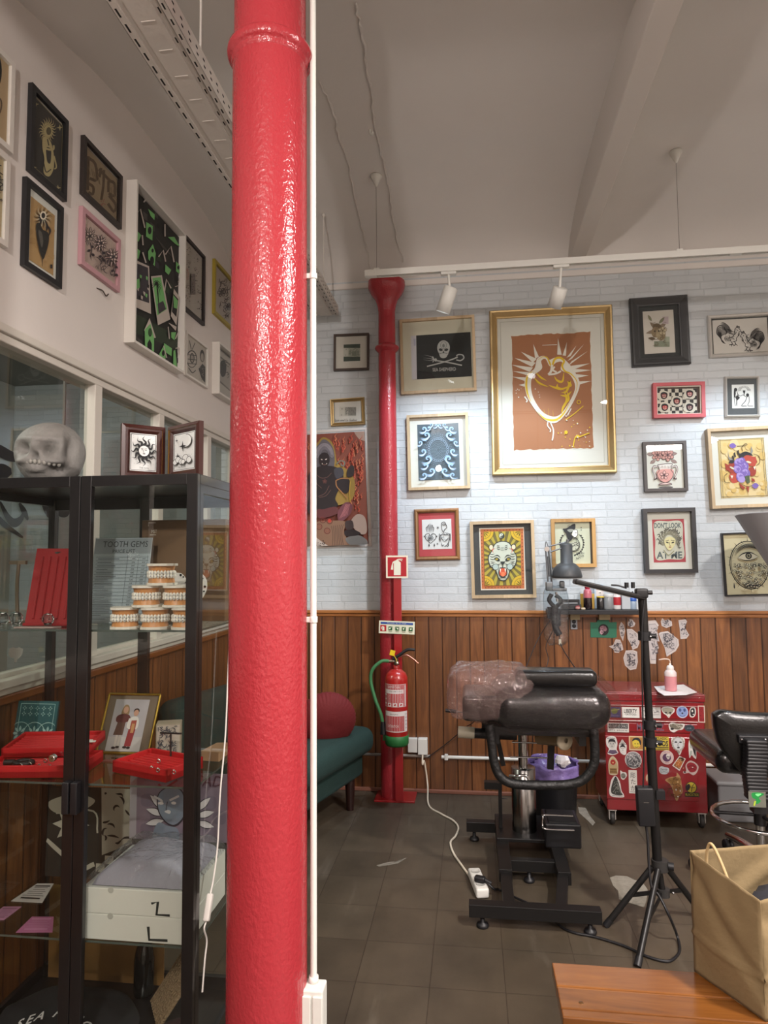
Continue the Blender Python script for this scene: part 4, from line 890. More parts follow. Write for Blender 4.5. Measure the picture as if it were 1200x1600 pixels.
def art_checks(A):
    A.full(P('#d9d4c8', .7)); s = 28.4
    for i in range(11):
        for j in range(7):
            if (i+j) % 2 == 0: A.rect(345+i*s, 830+j*s, min(655, 345+(i+1)*s), min(1022, 830+(j+1)*s), '#2b2a2c')
    for cx, cy, c in ((398, 882, '#8c3a40'), (600, 872, '#b0606a'), (497, 928, '#a23c3e'), (402, 975, '#b8363c'), (597, 978, '#6a3a44')):
        A.blob([(cx+math.cos(a)*(42+6*((k*7) % 3)), cy+math.sin(a)*(38+5*((k*5) % 3))) for k, a in enumerate([2*PI*k/11 for k in range(11)])], '#d9d4c8')
        A.blob([(cx-26, cy-18), (cx, cy-30), (cx+27, cy-16), (cx+22, cy+16), (cx, cy+28), (cx-22, cy+18)], INK); A.blob([(cx-18, cy-8), (cx+4, cy-16), (cx+20, cy-4), (cx+10, cy+18), (cx-12, cy+14)], c)
        A.ell(cx-7, cy-2, 4, None, '#e8e2d4', 8); A.ell(cx+8, cy-3, 4, None, '#e8e2d4', 8); A.line([(cx-10, cy+10), (cx, cy+14), (cx+12, cy+8)], 4, '#e8e2d4')
def art_figures(A):
    A.full(P('#e2e2e0', .7)); k = INK
    A.ell(957, 838, 13, 15, k); A.blob([(946, 830), (942, 880), (950, 900), (958, 860)], k); A.line([(950, 850), (944, 890), (950, 965)], 4, k); A.line([(966, 852), (976, 880), (968, 900), (964, 965)], 4, k); A.line([(968, 872), (990, 888), (1012, 880)], 4, k); A.line([(950, 868), (962, 930), (956, 965)], 3, k)
    A.poly([(952, 900), (968, 878), (990, 902), (970, 922)], k)
    A.ell(1050, 882, 12, 14, k); A.line([(1045, 895), (1030, 930), (1000, 965), (1040, 968)], 5, k); A.line([(1060, 892), (1062, 930), (1050, 965), (1090, 970)], 4, k); A.line([(1040, 898), (1022, 885), (1014, 878)], 4, k)
    A.poly([(1012, 845), (1034, 845), (1028, 870), (1018, 870)], k); A.line([(1023, 868), (1023, 882)], 5, k)
    for i in range(13): a = PI+PI*i/12; A.line([(1023+math.cos(a)*24, 845+math.sin(a)*22), (1023+math.cos(a)*52, 850+math.sin(a)*42)], 2.5, k, 0)
def art_vase(A):
    A.full(P('#d9d9d2', .7)); p, k = '#c9968e', '#4a3638'
    for x, y, a in ((255, 215, -2), (345, 205, -1.2), (390, 260, -.1), (230, 320, 2.6), (390, 320, .4), (210, 262, 3.2), (300, 205, -1.6)): A.leaf(x-math.cos(a)*22, y-math.sin(a)*22, 62, a, 15, '#9b8480', k, 3)
    for i in range(3): A.line([(360+i*12, 240), (372+i*12, 205), (380+i*10, 182)], 3, k)
    A.flower(262, 268, 52, p, k, 6, 4, 3); A.flower(345, 270, 56, p, k, 6, 4, 3)
    A.poly([(258, 352), (382, 344), (366, 388), (272, 392)], '#e1dcd4')
    A.blob([(262, 395), (376, 390), (390, 430), (366, 480), (318, 498), (272, 482), (250, 440)], p); A.blob([(285, 500), (345, 498), (370, 515), (265, 518)], '#cdb8b0')
    A.line([(258, 352), (272, 394), (252, 432), (276, 480), (318, 500), (362, 480), (388, 430), (368, 390), (382, 344)], 5, k); A.line([(258, 352), (320, 345), (382, 344)], 6, k); A.line([(262, 515), (318, 500), (374, 512)], 5, k); A.line([(262, 520), (374, 516)], 5, k, 0)
    for g, x in ((-1, 258), (1, 382)): A.line([(x, 372), (x+g*30, 362), (x+g*38, 400), (x+g*18, 450), (x+g*28, 470), (x+g*6, 462)], 13, k); A.line([(x, 372), (x+g*30, 364), (x+g*37, 400), (x+g*18, 450), (x+g*26, 466)], 6, '#d8cdc6')
    for i in range(8): A.line([(275+i*13, 358), (280+i*11, 384)], 3, k, 0)
    A.flower(310, 440, 38, '#d5aaa2', k, 5, 4); A.ell(322, 540, 60, 9, '#5a5654', 16)
def art_medusa(A):
    A.full('#a83a44'); A.blob([(240, 832), (356, 822), (470, 830), (478, 980), (482, 1130), (360, 1140), (250, 1138), (246, 980)], '#c4c3b4'); t, k = '#4c585c', '#33302c'
    A.text("DON'T LOOK", 352, 856, 46, t, width=225, bold=.03); A.text('AT ME', 362, 1105, 60, t, width=215, bold=.03)
    A.blob([(285, 960), (310, 905), (365, 885), (425, 905), (455, 960), (440, 1040), (400, 1090), (352, 1110), (310, 1070), (280, 1010)], '#c4c3b4')
    rn = random.Random(9)
    for i in range(34):
        a = PI+PI*1.25*(i/33)-.35; x, y = 365+math.cos(a)*38, 985+math.sin(a)*52; L = rn.uniform(40, 72)
        A.line([(x, y), (x+math.cos(a-.5)*L*.5, y+math.sin(a-.5)*L*.5), (x+math.cos(a+.3)*L*.9, y+math.sin(a+.3)*L*.85), (x+math.cos(a+.05)*L*1.1, y+math.sin(a+.05)*L)], 9, k, 4, 2); A.line([(x, y), (x+math.cos(a-.5)*L*.5, y+math.sin(a-.5)*L*.5), (x+math.cos(a+.3)*L*.85, y+math.sin(a+.3)*L*.8)], 4, '#a9a58c', 4, 2)
    A.blob([(322, 975), (362, 950), (408, 970), (408, 1015), (375, 1060), (352, 1062), (325, 1020)], '#d8cf9e')
    for x, g in ((345, 1), (390, -1)): A.ell(x, 1000, 13, 6, k, 12, g*.3); A.line([(x-16, 984+g*3), (x+14, 982-g*2)], 4, k)
    A.line([(366, 995), (362, 1022), (374, 1024)], 3, k); A.ell(366, 1038, 12, 5, '#96584a'); A.line([(312, 1060), (352, 1105), (400, 1070)], 6, '#8a865e')
def art_devil(A):
    A.full('#d8bf86'); rn = random.Random(8)
    for _ in range(60): A.ell(rn.uniform(800, 1160), rn.uniform(150, 610), rn.uniform(12, 40), None, rn.choice(('#d9b978', '#dcc697', '#d3b26c', '#d8bd80')), 12)
    k = '#555048'
    for x in (782, 796, 1150, 1164): A.line([(x, 128), (x+14, 628)], 2.5, k, 0)
    for y in (137, 618): A.line([(776, y), (1178, y-12)], 3, k, 0)
    r, r2, bk, pu, p2 = '#9c3a2e', '#b8493a', '#2b2a2c', '#7a62ae', '#a893d0'
    A.line([(985, 235), (980, 200), (1010, 172), (1025, 180), (990, 190), (935, 192)], 5, '#6b5a3c'); A.blob([(875, 180), (905, 165), (932, 190), (905, 210), (880, 200)], pu)
    A.line([(1075, 260), (1120, 280), (1125, 330), (1095, 360)], 5, '#6b5a3c'); A.line([(850, 420), (822, 450), (830, 495), (870, 500)], 5, '#6b5a3c')
    A.poly([(830, 335), (860, 352), (862, 400), (838, 395)], r); A.poly([(1090, 280), (1104, 330), (1080, 355), (1066, 300)], r); A.blob([(958, 285), (1000, 255), (1060, 280), (1095, 300), (1085, 360), (1040, 360), (990, 330)], r2); A.blob([(860, 350), (900, 322), (945, 340), (945, 420), (900, 430), (858, 400)], r); A.blob([(868, 430), (920, 430), (950, 480), (900, 505), (872, 480)], r2); A.blob([(1030, 380), (1085, 375), (1085, 430), (1045, 445)], r)
    A.poly([(860, 222), (868, 285), (900, 305), (888, 325), (862, 300)], '#8d8a86'); A.poly([(1058, 190), (1072, 235), (1055, 275), (1032, 268), (1052, 240)], '#8d8a86'); A.blob([(960, 265), (1000, 240), (1040, 248), (1068, 275), (1010, 272), (975, 300)], bk); A.blob([(862, 330), (885, 310), (920, 320), (890, 340)], bk)
    for x, y in ((905, 255), (935, 235), (948, 262), (890, 280)): A.poly([(x, y), (x+14, y-12), (x+22, y+30), (x+8, y+30)], bk)
    for cx, cy, r_ in ((945, 330, 40), (985, 365, 52), (940, 390, 44), (1000, 420, 44), (960, 450, 46), (970, 320, 34)): A.ell(cx, cy, r_, r_*.85, pu, 16, cx); A.ell(cx-6, cy-5, r_*.68, r_*.55, p2, 14, cy); A.star(cx, cy, r_*.5, r_*.25, 6, pu)
    A.ell(965, 475, 30, 26, p2); A.ell(1030, 330, 22, 9, '#d8d2b8', 12, .3); A.ell(888, 378, 22, 8, '#d8d2b8', 12, .5); A.poly([(1066, 372), (1085, 366), (1080, 398)], '#e4ded0'); A.poly([(872, 440), (884, 470), (896, 442)], '#e4ded0')
    A.poly([(990, 450), (1030, 440), (1034, 500), (1010, 512)], '#4c5a3e'); A.poly([(1045, 462), (1070, 470), (1076, 495), (1052, 490)], r); A.poly([(998, 530), (1026, 535), (1018, 585)], r); A.poly([(940, 500), (990, 540), (980, 560), (955, 540)], r); A.line([(950, 505), (1000, 530), (1060, 525)], 5, '#6b5a3c'); A.blob([(1050, 520), (1080, 505), (1104, 525), (1080, 550), (1058, 542)], pu)
def art_eye(A):
    A.full(P('#c9c29e', .8)); k = '#1c1c1e'; cx, cy, R = 1025, 1190, 160; rn = random.Random(6); A.ring(cx, cy, R, 8, k, 40, R*1.25); A.ring(cx, cy, R*.93, 4, k, 40, R*1.17)
    for i in range(20):
        a = 2*PI*i/20; A.line([(cx+math.cos(a)*R, cy+math.sin(a)*R*1.25), (cx+math.cos(a)*R*(1.12+.1*(i % 2)), cy+math.sin(a)*R*1.25*(1.1+.08*(i % 2)))], 5, k, 0, 1)
    for i in range(40):
        a = 2*PI*i/40; A.line([(cx+math.cos(a)*R*.93, cy+math.sin(a)*R*1.17), (cx+math.cos(a+.1)*R*.8, cy+math.sin(a+.1)*R)], 5, k, 0, 2)
    for i in range(5): A.line([(905, 1120-i*9), (960, 1062-i*8), (1040, 1040-i*7), (1120, 1070-i*8), (1150, 1120-i*8)], 6 if i % 2 else 4, k, 5, 2)
    A.blob([(930, 1130), (975, 1095), (1040, 1085), (1100, 1118), (1060, 1142), (990, 1150)], '#d2ccb0'); A.line([(930, 1130), (975, 1095), (1040, 1085), (1105, 1118)], 10, k, 5, 2); A.line([(930, 1130), (990, 1150), (1060, 1142), (1105, 1118)], 6, k, 5, 2); A.ell(1022, 1113, 27, 27, k); A.ell(1022, 1113, 17, 17, '#8f8a6e'); A.ell(1022, 1113, 9, 9, k); A.ell(1030, 1104, 5, 4, '#d2ccb0')
    for i in range(120):
        y = rn.uniform(1175, 1375); hw = R*.86*math.sqrt(max(.02, 1-((y-cy)/(R*1.2))**2)); x = cx+rn.uniform(-hw, hw); s = rn.uniform(8, 17); a = rn.uniform(0, PI)
        A.poly([(x+math.cos(a+b)*s, y+math.sin(a+b)*s*.8) for b in (0, 1.7, 3.0, 4.6)], k); s *= .62; A.poly([(x+math.cos(a+b)*s, y+math.sin(a+b)*s*.8) for b in (0, 1.7, 3.0, 4.6)], '#cfc9ab')
    A.line([(960, 1385), (1000, 1355), (1040, 1362), (1085, 1352), (1110, 1375)], 9, k, 5, 2)
    for x in (870, 1165): A.blob([(x, 1335), (x+6, 1370), (x, 1385), (x-6, 1370)], k)
def art_redmat(A):
    A.full(P('#d9dcde', .7)); k = '#33343a'
    for i in range(7): A.line([(235+i*8, 262), (228+i*10, 225-(i % 3)*10), (238+i*7, 185+abs(i-3)*9)], 6, k, 4, 2)
    A.line([(262, 345), (225, 310), (222, 278), (248, 268), (262, 285), (278, 268), (302, 278), (300, 310), (262, 345)], 5, k); A.flower(262, 302, 24, '#aab0b4', k, 6)
    for x in (215, 310): A.star(x, 290, 10, 3, 5, k)
    for x in (250, 292): A.blob([(x, 345), (x+5, 362), (x, 370), (x-5, 362)], k)
    A.star(320, 222, 14, 4, 6, k); A.star(316, 348, 11, 3, 6, k)
    A.line([(348, 205), (352, 185), (372, 178), (385, 200), (390, 222), (372, 240), (366, 262)], 5, k); A.line([(348, 205), (352, 235), (362, 258)], 4, k); A.ell(368, 198, 12, 7, k); A.ell(368, 198, 5, 4, '#d9dcde')
    A.line([(340, 330), (338, 290), (360, 272), (380, 280), (408, 270), (414, 300), (395, 352), (372, 370)], 5, k); A.line([(345, 300), (372, 330), (405, 300)], 4, k)
    for i in range(4): A.line([(350, 285+i*9), (330, 270+i*14), (336, 290+i*16)], 4, k, 3, 2); A.line([(400, 285+i*9), (418, 270+i*14), (414, 290+i*16)], 4, k, 3, 2)
    A.line([(345, 335), (355, 365), (370, 352)], 6, k, 4, 2); A.line([(405, 335), (400, 365), (385, 370)], 6, k, 4, 2); A.scribble((345, 262, 405, 320), 20, 2.5, k, random.Random(3)); A.scribble((228, 275, 300, 335), 14, 2.5, k, random.Random(4))
def art_tiger(A):
    A.full(P('#ded8cc', .7)); A.rect(658, 230, 996, 702, '#cc7440')
    for i in range(12):
        for y in (240, 692): A.ell(690+i*25, y, 4, None, '#5a2c1c', 8)
    for i in range(16):
        for x in (668, 985): A.ell(x, 262+i*27, 4, None, '#5a2c1c', 8)
    A.rect(684, 250, 972, 674, '#6f6430'); y1, ol, k, w = '#b9a83c', '#6f6430', '#2a3230', '#cfd6c8'
    for i in range(24):
        a = 2*PI*i/24; b = a+PI/24
        def edge(t):
            dx, dy = math.cos(t), math.sin(t); s = min((144/abs(dx)) if abs(dx) > 1e-6 else 1e9, (212/abs(dy)) if abs(dy) > 1e-6 else 1e9); return (828+dx*s, 462+dy*s)
        A.poly([(828, 462), edge(a), edge(b)], y1)
    for cx, cy, a0 in ((684, 250, 0), (972, 250, PI/2), (972, 674, PI), (684, 674, 1.5*PI)):
        arc = lambda r: [(cx, cy)]+[(cx+math.cos(a0+PI/2*i/10)*r, cy+math.sin(a0+PI/2*i/10)*r) for i in range(11)]
        A.poly(arc(80), '#5a4a1c'); A.poly(arc(77), '#d8b226'); A.poly(arc(58), '#8a7420'); A.poly(arc(54), '#d8b226'); m_ = a0+PI/4
        for da in (-.5, 0, .5): A.poly([(cx, cy), (cx+math.cos(m_+da-.14)*30, cy+math.sin(m_+da-.14)*30), (cx+math.cos(m_+da)*50, cy+math.sin(m_+da)*50), (cx+math.cos(m_+da+.14)*30, cy+math.sin(m_+da+.14)*30)], '#4a4018')
    A.ell(825, 285, 23, None, k); A.ell(825, 285, 20, None, w)
    A.poly([(825, 265)]+[(825+math.sin(PI*i/8)*20, 285-math.cos(PI*i/8)*20) for i in range(9)], k); A.ell(825, 275, 10, None, w); A.ell(825, 295, 10, None, k); A.ell(825, 275, 3, None, k); A.ell(825, 295, 3, None, w)
    A.blob([(770, 345), (825, 325), (885, 340), (915, 400), (942, 450), (930, 520), (890, 555), (862, 625), (825, 640), (792, 620), (768, 555), (725, 520), (712, 450), (742, 400)], k); A.blob([(775, 350), (825, 332), (880, 346), (910, 402), (934, 450), (922, 515), (884, 550), (858, 618), (825, 632), (797, 614), (774, 550), (732, 515), (720, 452), (748, 402)], w)
    for g in (-1, 1):
        f = lambda x, y: (828+g*x, y)
        A.ell(*f(88, 372), 20, 24, k); A.ell(*f(88, 374), 15, 19, '#d8cfb0'); A.line([f(52, 380), f(78, 395), f(70, 420)], 7, '#c4604a', 4, 2)
        for i in range(4): A.line([f(108-i*4, 420+i*22), f(82, 430+i*20), f(60-i*2, 425+i*22)], 6, k, 4, 2)
        for i in range(3): A.line([f(98, 505+i*14), f(78, 500+i*16), f(62, 512+i*12)], 5, k, 4, 2)
        A.blob([f(22, 470), f(45, 452), f(66, 462), f(48, 482), f(26, 484)], k); A.ell(*f(46, 468), 9, 7, '#d8c23c'); A.ell(*f(46, 468), 4, 5, k); A.line([f(15, 460), f(38, 438), f(72, 446)], 8, k, 4, 2)
        A.line([f(12, 500), f(40, 515), f(58, 545), f(46, 585)], 7, k, 4, 2)
        for i in range(3): A.line([f(14+i*3, 385-i*12), f(30, 392-i*14), f(44, 380-i*12)], 5, k, 3, 2); A.ell(*f(28+i*9, 515+i*5), 2.5, None, k, 6)
        A.ell(*f(56, 528), 22, 26, '#a9bcb4'); A.ring(828+g*56, 528, 24, 4, k, 16)
        A.poly([f(6, 545), f(16, 540), f(11, 572)], '#efe8d8'); A.poly([f(5, 600), f(14, 602), f(9, 578)], '#efe8d8')
    A.poly([(808, 486), (850, 486), (836, 508), (828, 514), (820, 508)], k); A.line([(828, 512), (828, 535)], 5, k, 0)
    A.blob([(800, 540), (828, 532), (856, 540), (862, 590), (828, 612), (795, 590)], k); A.blob([(806, 546), (828, 540), (850, 546), (854, 588), (828, 602), (803, 588)], '#c8502e')
    for x, y in ((808, 542), (848, 542)): A.poly([(x-6, y), (x+6, y), (x+(2 if x < 828 else -2), y+34)], '#efe8d8')
    A.blob([(815, 572), (842, 572), (838, 600), (818, 600)], '#e07a50'); A.line([(790, 620), (828, 612), (866, 620)], 6, k, 4, 2); A.text('三', 828, 388, 22, k)
def art_wolf(A):
    A.full(P('#cfd3bd', .75)); k = '#26282a'
    for g in (-1, 1):
        for i in range(11):
            a = PI/2+g*(.35+i*.2); x, y = 372+math.cos(a)*88, 345+math.sin(a)*92; A.leaf(x, y, 20, a-g*1.0, 5, k); A.leaf(x, y, 18, a+g*.2-1.6*g, 4, k)
        A.line([(372+math.cos(PI/2+g*(.3+i*.22))*88, 345+math.sin(PI/2+g*(.3+i*.22))*92) for i in range(11)], 3, k, 2)
    for cx, cy in ((352, 212), (382, 205), (366, 220)): A.flower(cx, cy, 16, '#cfd3bd', k, 5)
    A.blob([(300, 232), (330, 226), (392, 190), (400, 222), (388, 250), (360, 270), (330, 268)], k); A.blob([(335, 240), (365, 232), (388, 240), (360, 258)], '#8f948a')
    A.blob([(385, 240), (410, 238), (415, 280), (395, 295), (372, 282)], '#dfe0d2'); A.line([(385, 240), (412, 240), (416, 278), (395, 298), (370, 282)], 4, k); A.line([(395, 262), (410, 262)], 3, k, 0); A.blob([(330, 260), (360, 268), (378, 300), (350, 330), (335, 300)], k)
    A.line([(338, 330), (330, 360), (345, 400), (400, 405), (430, 370), (425, 330), (398, 300)], 5, k); A.blob([(350, 345), (420, 335), (426, 368), (395, 398), (350, 392)], '#b9bda9'); A.line([(345, 345), (380, 365), (425, 340)], 5, k); A.scribble((335, 300, 430, 400), 26, 3, k, random.Random(5))
    A.text('ACORN', 432, 422, 20, k, width=62); A.text('1978', 440, 444, 16, k, width=44); A.scribble((400, 455, 440, 475), 8, 4, k, random.Random(1)); A.star(444, 222, 7, 3, 4, k); A.star(444, 240, 7, 3, 4, k)
def art_note1(A):
    A.full('#3f4a42'); A.rect(280, 342, 522, 468, '#a9a99c'); A.rect(288, 348, 350, 462, '#b9b8ae'); A.rect(405, 390, 470, 455, '#7e8478'); A.rect(474, 380, 505, 450, '#8b9084'); A.ell(378, 405, 20, 40, '#8e9286')
    A.text('50', 320, 362, 16, INK); A.text('5', 314, 444, 18, INK); A.scribble((360, 350, 515, 460), 30, 3, '#5f675c', random.Random(3))
def art_note2(A):
    A.full(P('#cbc8c2', .8)); A.rect(222, 1185, 465, 1322, '#bdbab2'); A.rect(350, 1192, 462, 1312, '#8d8b84'); A.rect(300, 1195, 340, 1310, '#a5a39b'); A.text('20', 260, 1216, 16, INK); A.text('2', 256, 1300, 22, INK); A.scribble((310, 1195, 460, 1310), 40, 4, '#6c6a66', random.Random(7))
    A.text('Last one! Le Guilhot', 325, 1378, 34, INK, width=310, slant=.3)
def art_tapestry(A):
    A.full('#7c4232'); rn = random.Random(12); o, r, d, y = '#a8482e', '#9a3326', '#241a1a', '#8f7434'
    A.poly([(640, 95), (765, 90), (775, 220), (700, 200), (660, 150)], '#a08474')
    for _ in range(150):
        x, yy = rn.choice((rn.uniform(-180, 180), rn.uniform(400, 740), rn.uniform(400, 740))), rn.uniform(170, 1050)
        if x < 560 and 330 < yy and x > 20 and yy > 620: continue
        s = rn.uniform(60, 120); g = 1 if x > 280 else -1
        pts = [(x, yy+s*.5), (x+g*s*.12, yy+s*.2), (x-g*s*.05, yy-s*.05), (x+g*s*.16, yy-s*.3), (x+g*s*.2, yy-s*.6)]
        A.line(pts, 20, r, 4, 1); A.line([(p[0]+4, p[1]) for p in pts], 9, rn.choice(('#c06a48', '#b05438', '#c88a5c')), 4, 1)
    A.blob([(180, 560), (170, 330), (230, 230), (290, 180), (380, 230), (420, 330), (450, 480), (560, 560), (650, 700), (600, 930), (300, 980), (120, 800)], y)
    A.blob([(195, 520), (185, 340), (235, 260), (290, 205), (365, 250), (408, 340), (415, 480), (380, 560), (240, 570)], '#5d585c')
    for i in range(30): a = PI+PI*i/29; A.ring(300+math.cos(a)*88, 400+math.sin(a)*130, 17, 7, '#857f84', 10); A.ring(300+math.cos(a)*60, 390+math.sin(a)*80, 13, 5, '#6f6a70', 10)
    A.blob([(240, 400), (295, 360), (350, 390), (355, 480), (300, 540), (245, 500)], d)
    A.poly([(258, 435), (280, 442), (272, 450), (258, 446)], '#c9b8b0'); A.poly([(305, 440), (330, 430), (326, 445), (310, 448)], '#c9b8b0'); A.line([(270, 495), (300, 505), (328, 492)], 6, '#7e5a50'); A.ell(272, 492, 5, 7, '#d4ccc0', 8); A.ell(325, 492, 5, 7, '#d4ccc0', 8)
    A.blob([(110, 620), (220, 530), (380, 520), (480, 560), (520, 640), (480, 760), (420, 900), (440, 1000), (200, 1100), (90, 1050), (120, 800)], d)
    A.blob([(440, 680), (560, 660), (600, 730), (560, 840), (470, 800)], d); A.blob([(570, 560), (610, 510), (645, 530), (640, 620), (600, 650), (560, 640)], '#2e2422'); A.blob([(410, 560), (500, 540), (520, 620), (440, 670)], '#3c3a40')
    A.line([(440, 500), (480, 460), (530, 470), (530, 510), (500, 515), (495, 490)], 16, '#6d6a5e', 5); A.line([(430, 690), (440, 760), (500, 830), (560, 900)], 12, '#9a6a3e', 5); A.line([(430, 690), (500, 665), (590, 670)], 10, '#9a6a3e', 5); A.line([(600, 700), (590, 820), (595, 950)], 9, '#b8923a')
    for pts in (((200, 620), (260, 660), (330, 650), (380, 600)), ((215, 880), (300, 840), (350, 750)), ((230, 890), (310, 870), (370, 800)), ((190, 640), (200, 720), (260, 780))): A.line(pts, 5, '#6b4c44', 4)
    A.flower(300, 700, 28, '#4e2e2c', '#6b4238', 5); A.blob([(190, 1090), (210, 1030), (280, 1030), (420, 1000), (460, 1060), (380, 1110), (240, 1140)], '#5d2e2e'); A.blob([(450, 1060), (540, 950), (620, 980), (600, 1080), (520, 1160), (460, 1180)], '#6a3a40')
    for i in range(6): A.line([(470+i*18, 1140-i*8), (510+i*14, 1060-i*10), (545+i*10, 970)], 5, '#a8686a', 4)
    A.blob([(190, 1200), (320, 1170), (540, 1180), (520, 1300), (580, 1480), (330, 1490), (200, 1400)], '#7e5f4a')
    for i in range(7): A.line([(370+i*24, 1230-i*3), (385+i*18, 1320), (380+i*22, 1470)], 6, '#4e3a2e', 4)
    for cx, cy in ((225, 1240), (320, 1290), (270, 1160), (350, 1170)): A.ring(cx, cy, 34, 9, '#6a2e28', 16); A.ring(cx, cy, 16, 7, '#8a4438', 12)
    A.ell(350, 1170, 22, None, '#b03a2c'); A.blob([(600, 1180), (680, 1090), (770, 1130), (790, 1300), (720, 1330), (640, 1260)], '#a08c80'); A.blob([(540, 1380), (680, 1340), (780, 1390), (790, 1450), (600, 1460)], '#6b6a68'); A.blob([(530, 1290), (620, 1270), (720, 1320), (640, 1350), (540, 1350)], d)
    A.poly([(190, 1370), (240, 1410), (330, 1470), (200, 1480)], '#b0a49a')
    for _ in range(14): A.ell(rn.uniform(200, 300), rn.uniform(1400, 1475), 7, 5, d, 7)
    A.blob([(540, 1180), (620, 1170), (630, 1260), (550, 1270)], '#3a2c2a'); A.blob([(-180, 1250), (60, 1150), (150, 1300), (100, 1480), (-180, 1480)], '#6b5546'); A.blob([(-150, 700), (60, 620), (120, 800), (60, 1050), (-120, 1100)], '#4e2e2c')
def art_tan_a(A):
    A.full('#b39a78'); A.ell(-30, 330, 55, 110, '#1e1c1e', 24); A.line([(-20, 440), (20, 470), (10, 530), (-40, 520)], 8, '#5e4c3a'); A.ring(-40, 480, 45, 6, '#5e4c3a')
def art_tan_b(A):
    A.full('#b3a382'); A.flower(-5, 870, 46, '#8f8a78', '#2a2622', 7, 5, 3); A.scribble((-80, 780, 20, 950), 30, 5, '#2a2622', random.Random(2)); A.line([(-40, 960), (-30, 1080)], 6, '#2a2622')
def art_sunman(A):
    A.full('#2e2b29'); c, d = '#b0a276', '#2e2b29'; rn = random.Random(3)
    A.line([A.q[0], A.q[1], A.q[2], A.q[3], A.q[0]], 6, '#8f8460', 0)
    for x, y in ((185, 490), (297, 600), (168, 775), (280, 880)): A.star(x, y, 16, 5, 4, c)
    for i in range(20):
        a = 2*PI*i/20; A.line([(236+math.cos(a)*20, 610+math.sin(a)*26), (236+math.cos(a+.25)*34, 610+math.sin(a+.25)*44), (236+math.cos(a+.1)*44, 610+math.sin(a+.1)*62)], 7, c, 4, 1)
    A.ell(236, 612, 20, 27, c); A.ell(240, 614, 12, 18, '#5a523c'); A.blob([(212, 640), (240, 650), (256, 690), (262, 740), (258, 790), (236, 822), (210, 800), (216, 740), (208, 690)], c); A.blob([(226, 690), (248, 700), (244, 760), (228, 750)], d); A.line([(214, 650), (222, 690), (258, 700), (262, 680)], 9, c); A.line([(262, 730), (272, 780), (262, 790)], 7, c); A.line([(212, 760), (222, 800), (246, 790)], 5, d); A.line([(232, 650), (238, 680)], 5, d)
def art_heart2(A):
    A.full('#b08e60'); k, w = '#2b2826', '#cfc6b0'
    for _ in range(20): A.ell(R_.uniform(150, 270), R_.uniform(950, 1280), R_.uniform(6, 18), None, R_.choice(('#a98658', '#b79668')), 8)
    for i in range(22): a = 2*PI*i/22; A.line([(212, 1020), (212+math.cos(a)*30, 1020+math.sin(a)*34), (212+math.cos(a+.2)*46, 1020+math.sin(a+.2)*60)], 6, k if i % 2 else w, 4, 1)
    A.blob([(178, 1060), (195, 1045), (210, 1075), (235, 1090), (238, 1130), (222, 1190), (208, 1212), (188, 1150)], k); A.blob([(190, 1080), (205, 1090), (212, 1130), (204, 1160), (192, 1110)], '#5c5852'); A.line([(208, 1200), (207, 1240), (206, 1275)], 4, k, 0, 1)
    for p in ((195, 1060), (225, 1085), (238, 1105)): A.line([p, (p[0]+6, p[1]-26), (p[0]-4, p[1]-48)], 10, k, 4, 2)
    A.ell(212, 1010, 15, 20, w); A.ell(212, 1010, 9, 13, k); A.rect(244, 1238, 254, 1256, k)
def art_lettersA(A):
    A.full('#8d7a60'); d = '#55402a'
    for pts in (((432, 735), (425, 800), (418, 880)), ((428, 740), (462, 770), (465, 840), (430, 830)), ((420, 850), (445, 870), (440, 900), (420, 890)), ((478, 795), (530, 850)), ((503, 800), (495, 870), (480, 930)), ((490, 790), (478, 830)), ((522, 850), (552, 865), (548, 920), (520, 905)), ((522, 850), (518, 900)), ((520, 915), (552, 960), (540, 990), (512, 950))): A.line(pts, 13, d, 3)
    for _ in range(10): x = R_.uniform(410, 560); A.line([(x, 760+(x-410)), (x+6, 800+(x-410))], 3, '#6e5a42', 0)
    A.scribble((470, 930, 500, 960), 8, 3, '#8a3a30', random.Random(4))
def art_flowers3(A):
    A.full('#c2aba2'); k = '#383034'
    for cx, cy, r_ in ((432, 1105, 30), (480, 1140, 28), (532, 1205, 30)):
        for i in range(10): a = 2*PI*i/10; A.leaf(cx+math.cos(a)*r_*.4, cy+math.sin(a)*r_*.5, r_*.95, a, r_*.2, '#b8a29a', k, 3)
        A.flower(cx, cy, r_*.72, '#c9b4aa', k, 6, 3); A.line([(cx, cy+r_), (cx+4, cy+r_*2), (cx-6, cy+r_*3)], 4, k)
        for i in range(3): A.leaf(cx, cy+r_*(1.4+i*.6), 20, .5+2.4*(i % 2), 6, k)
    A.scribble((415, 1180, 540, 1290), 26, 4, k, random.Random(6))
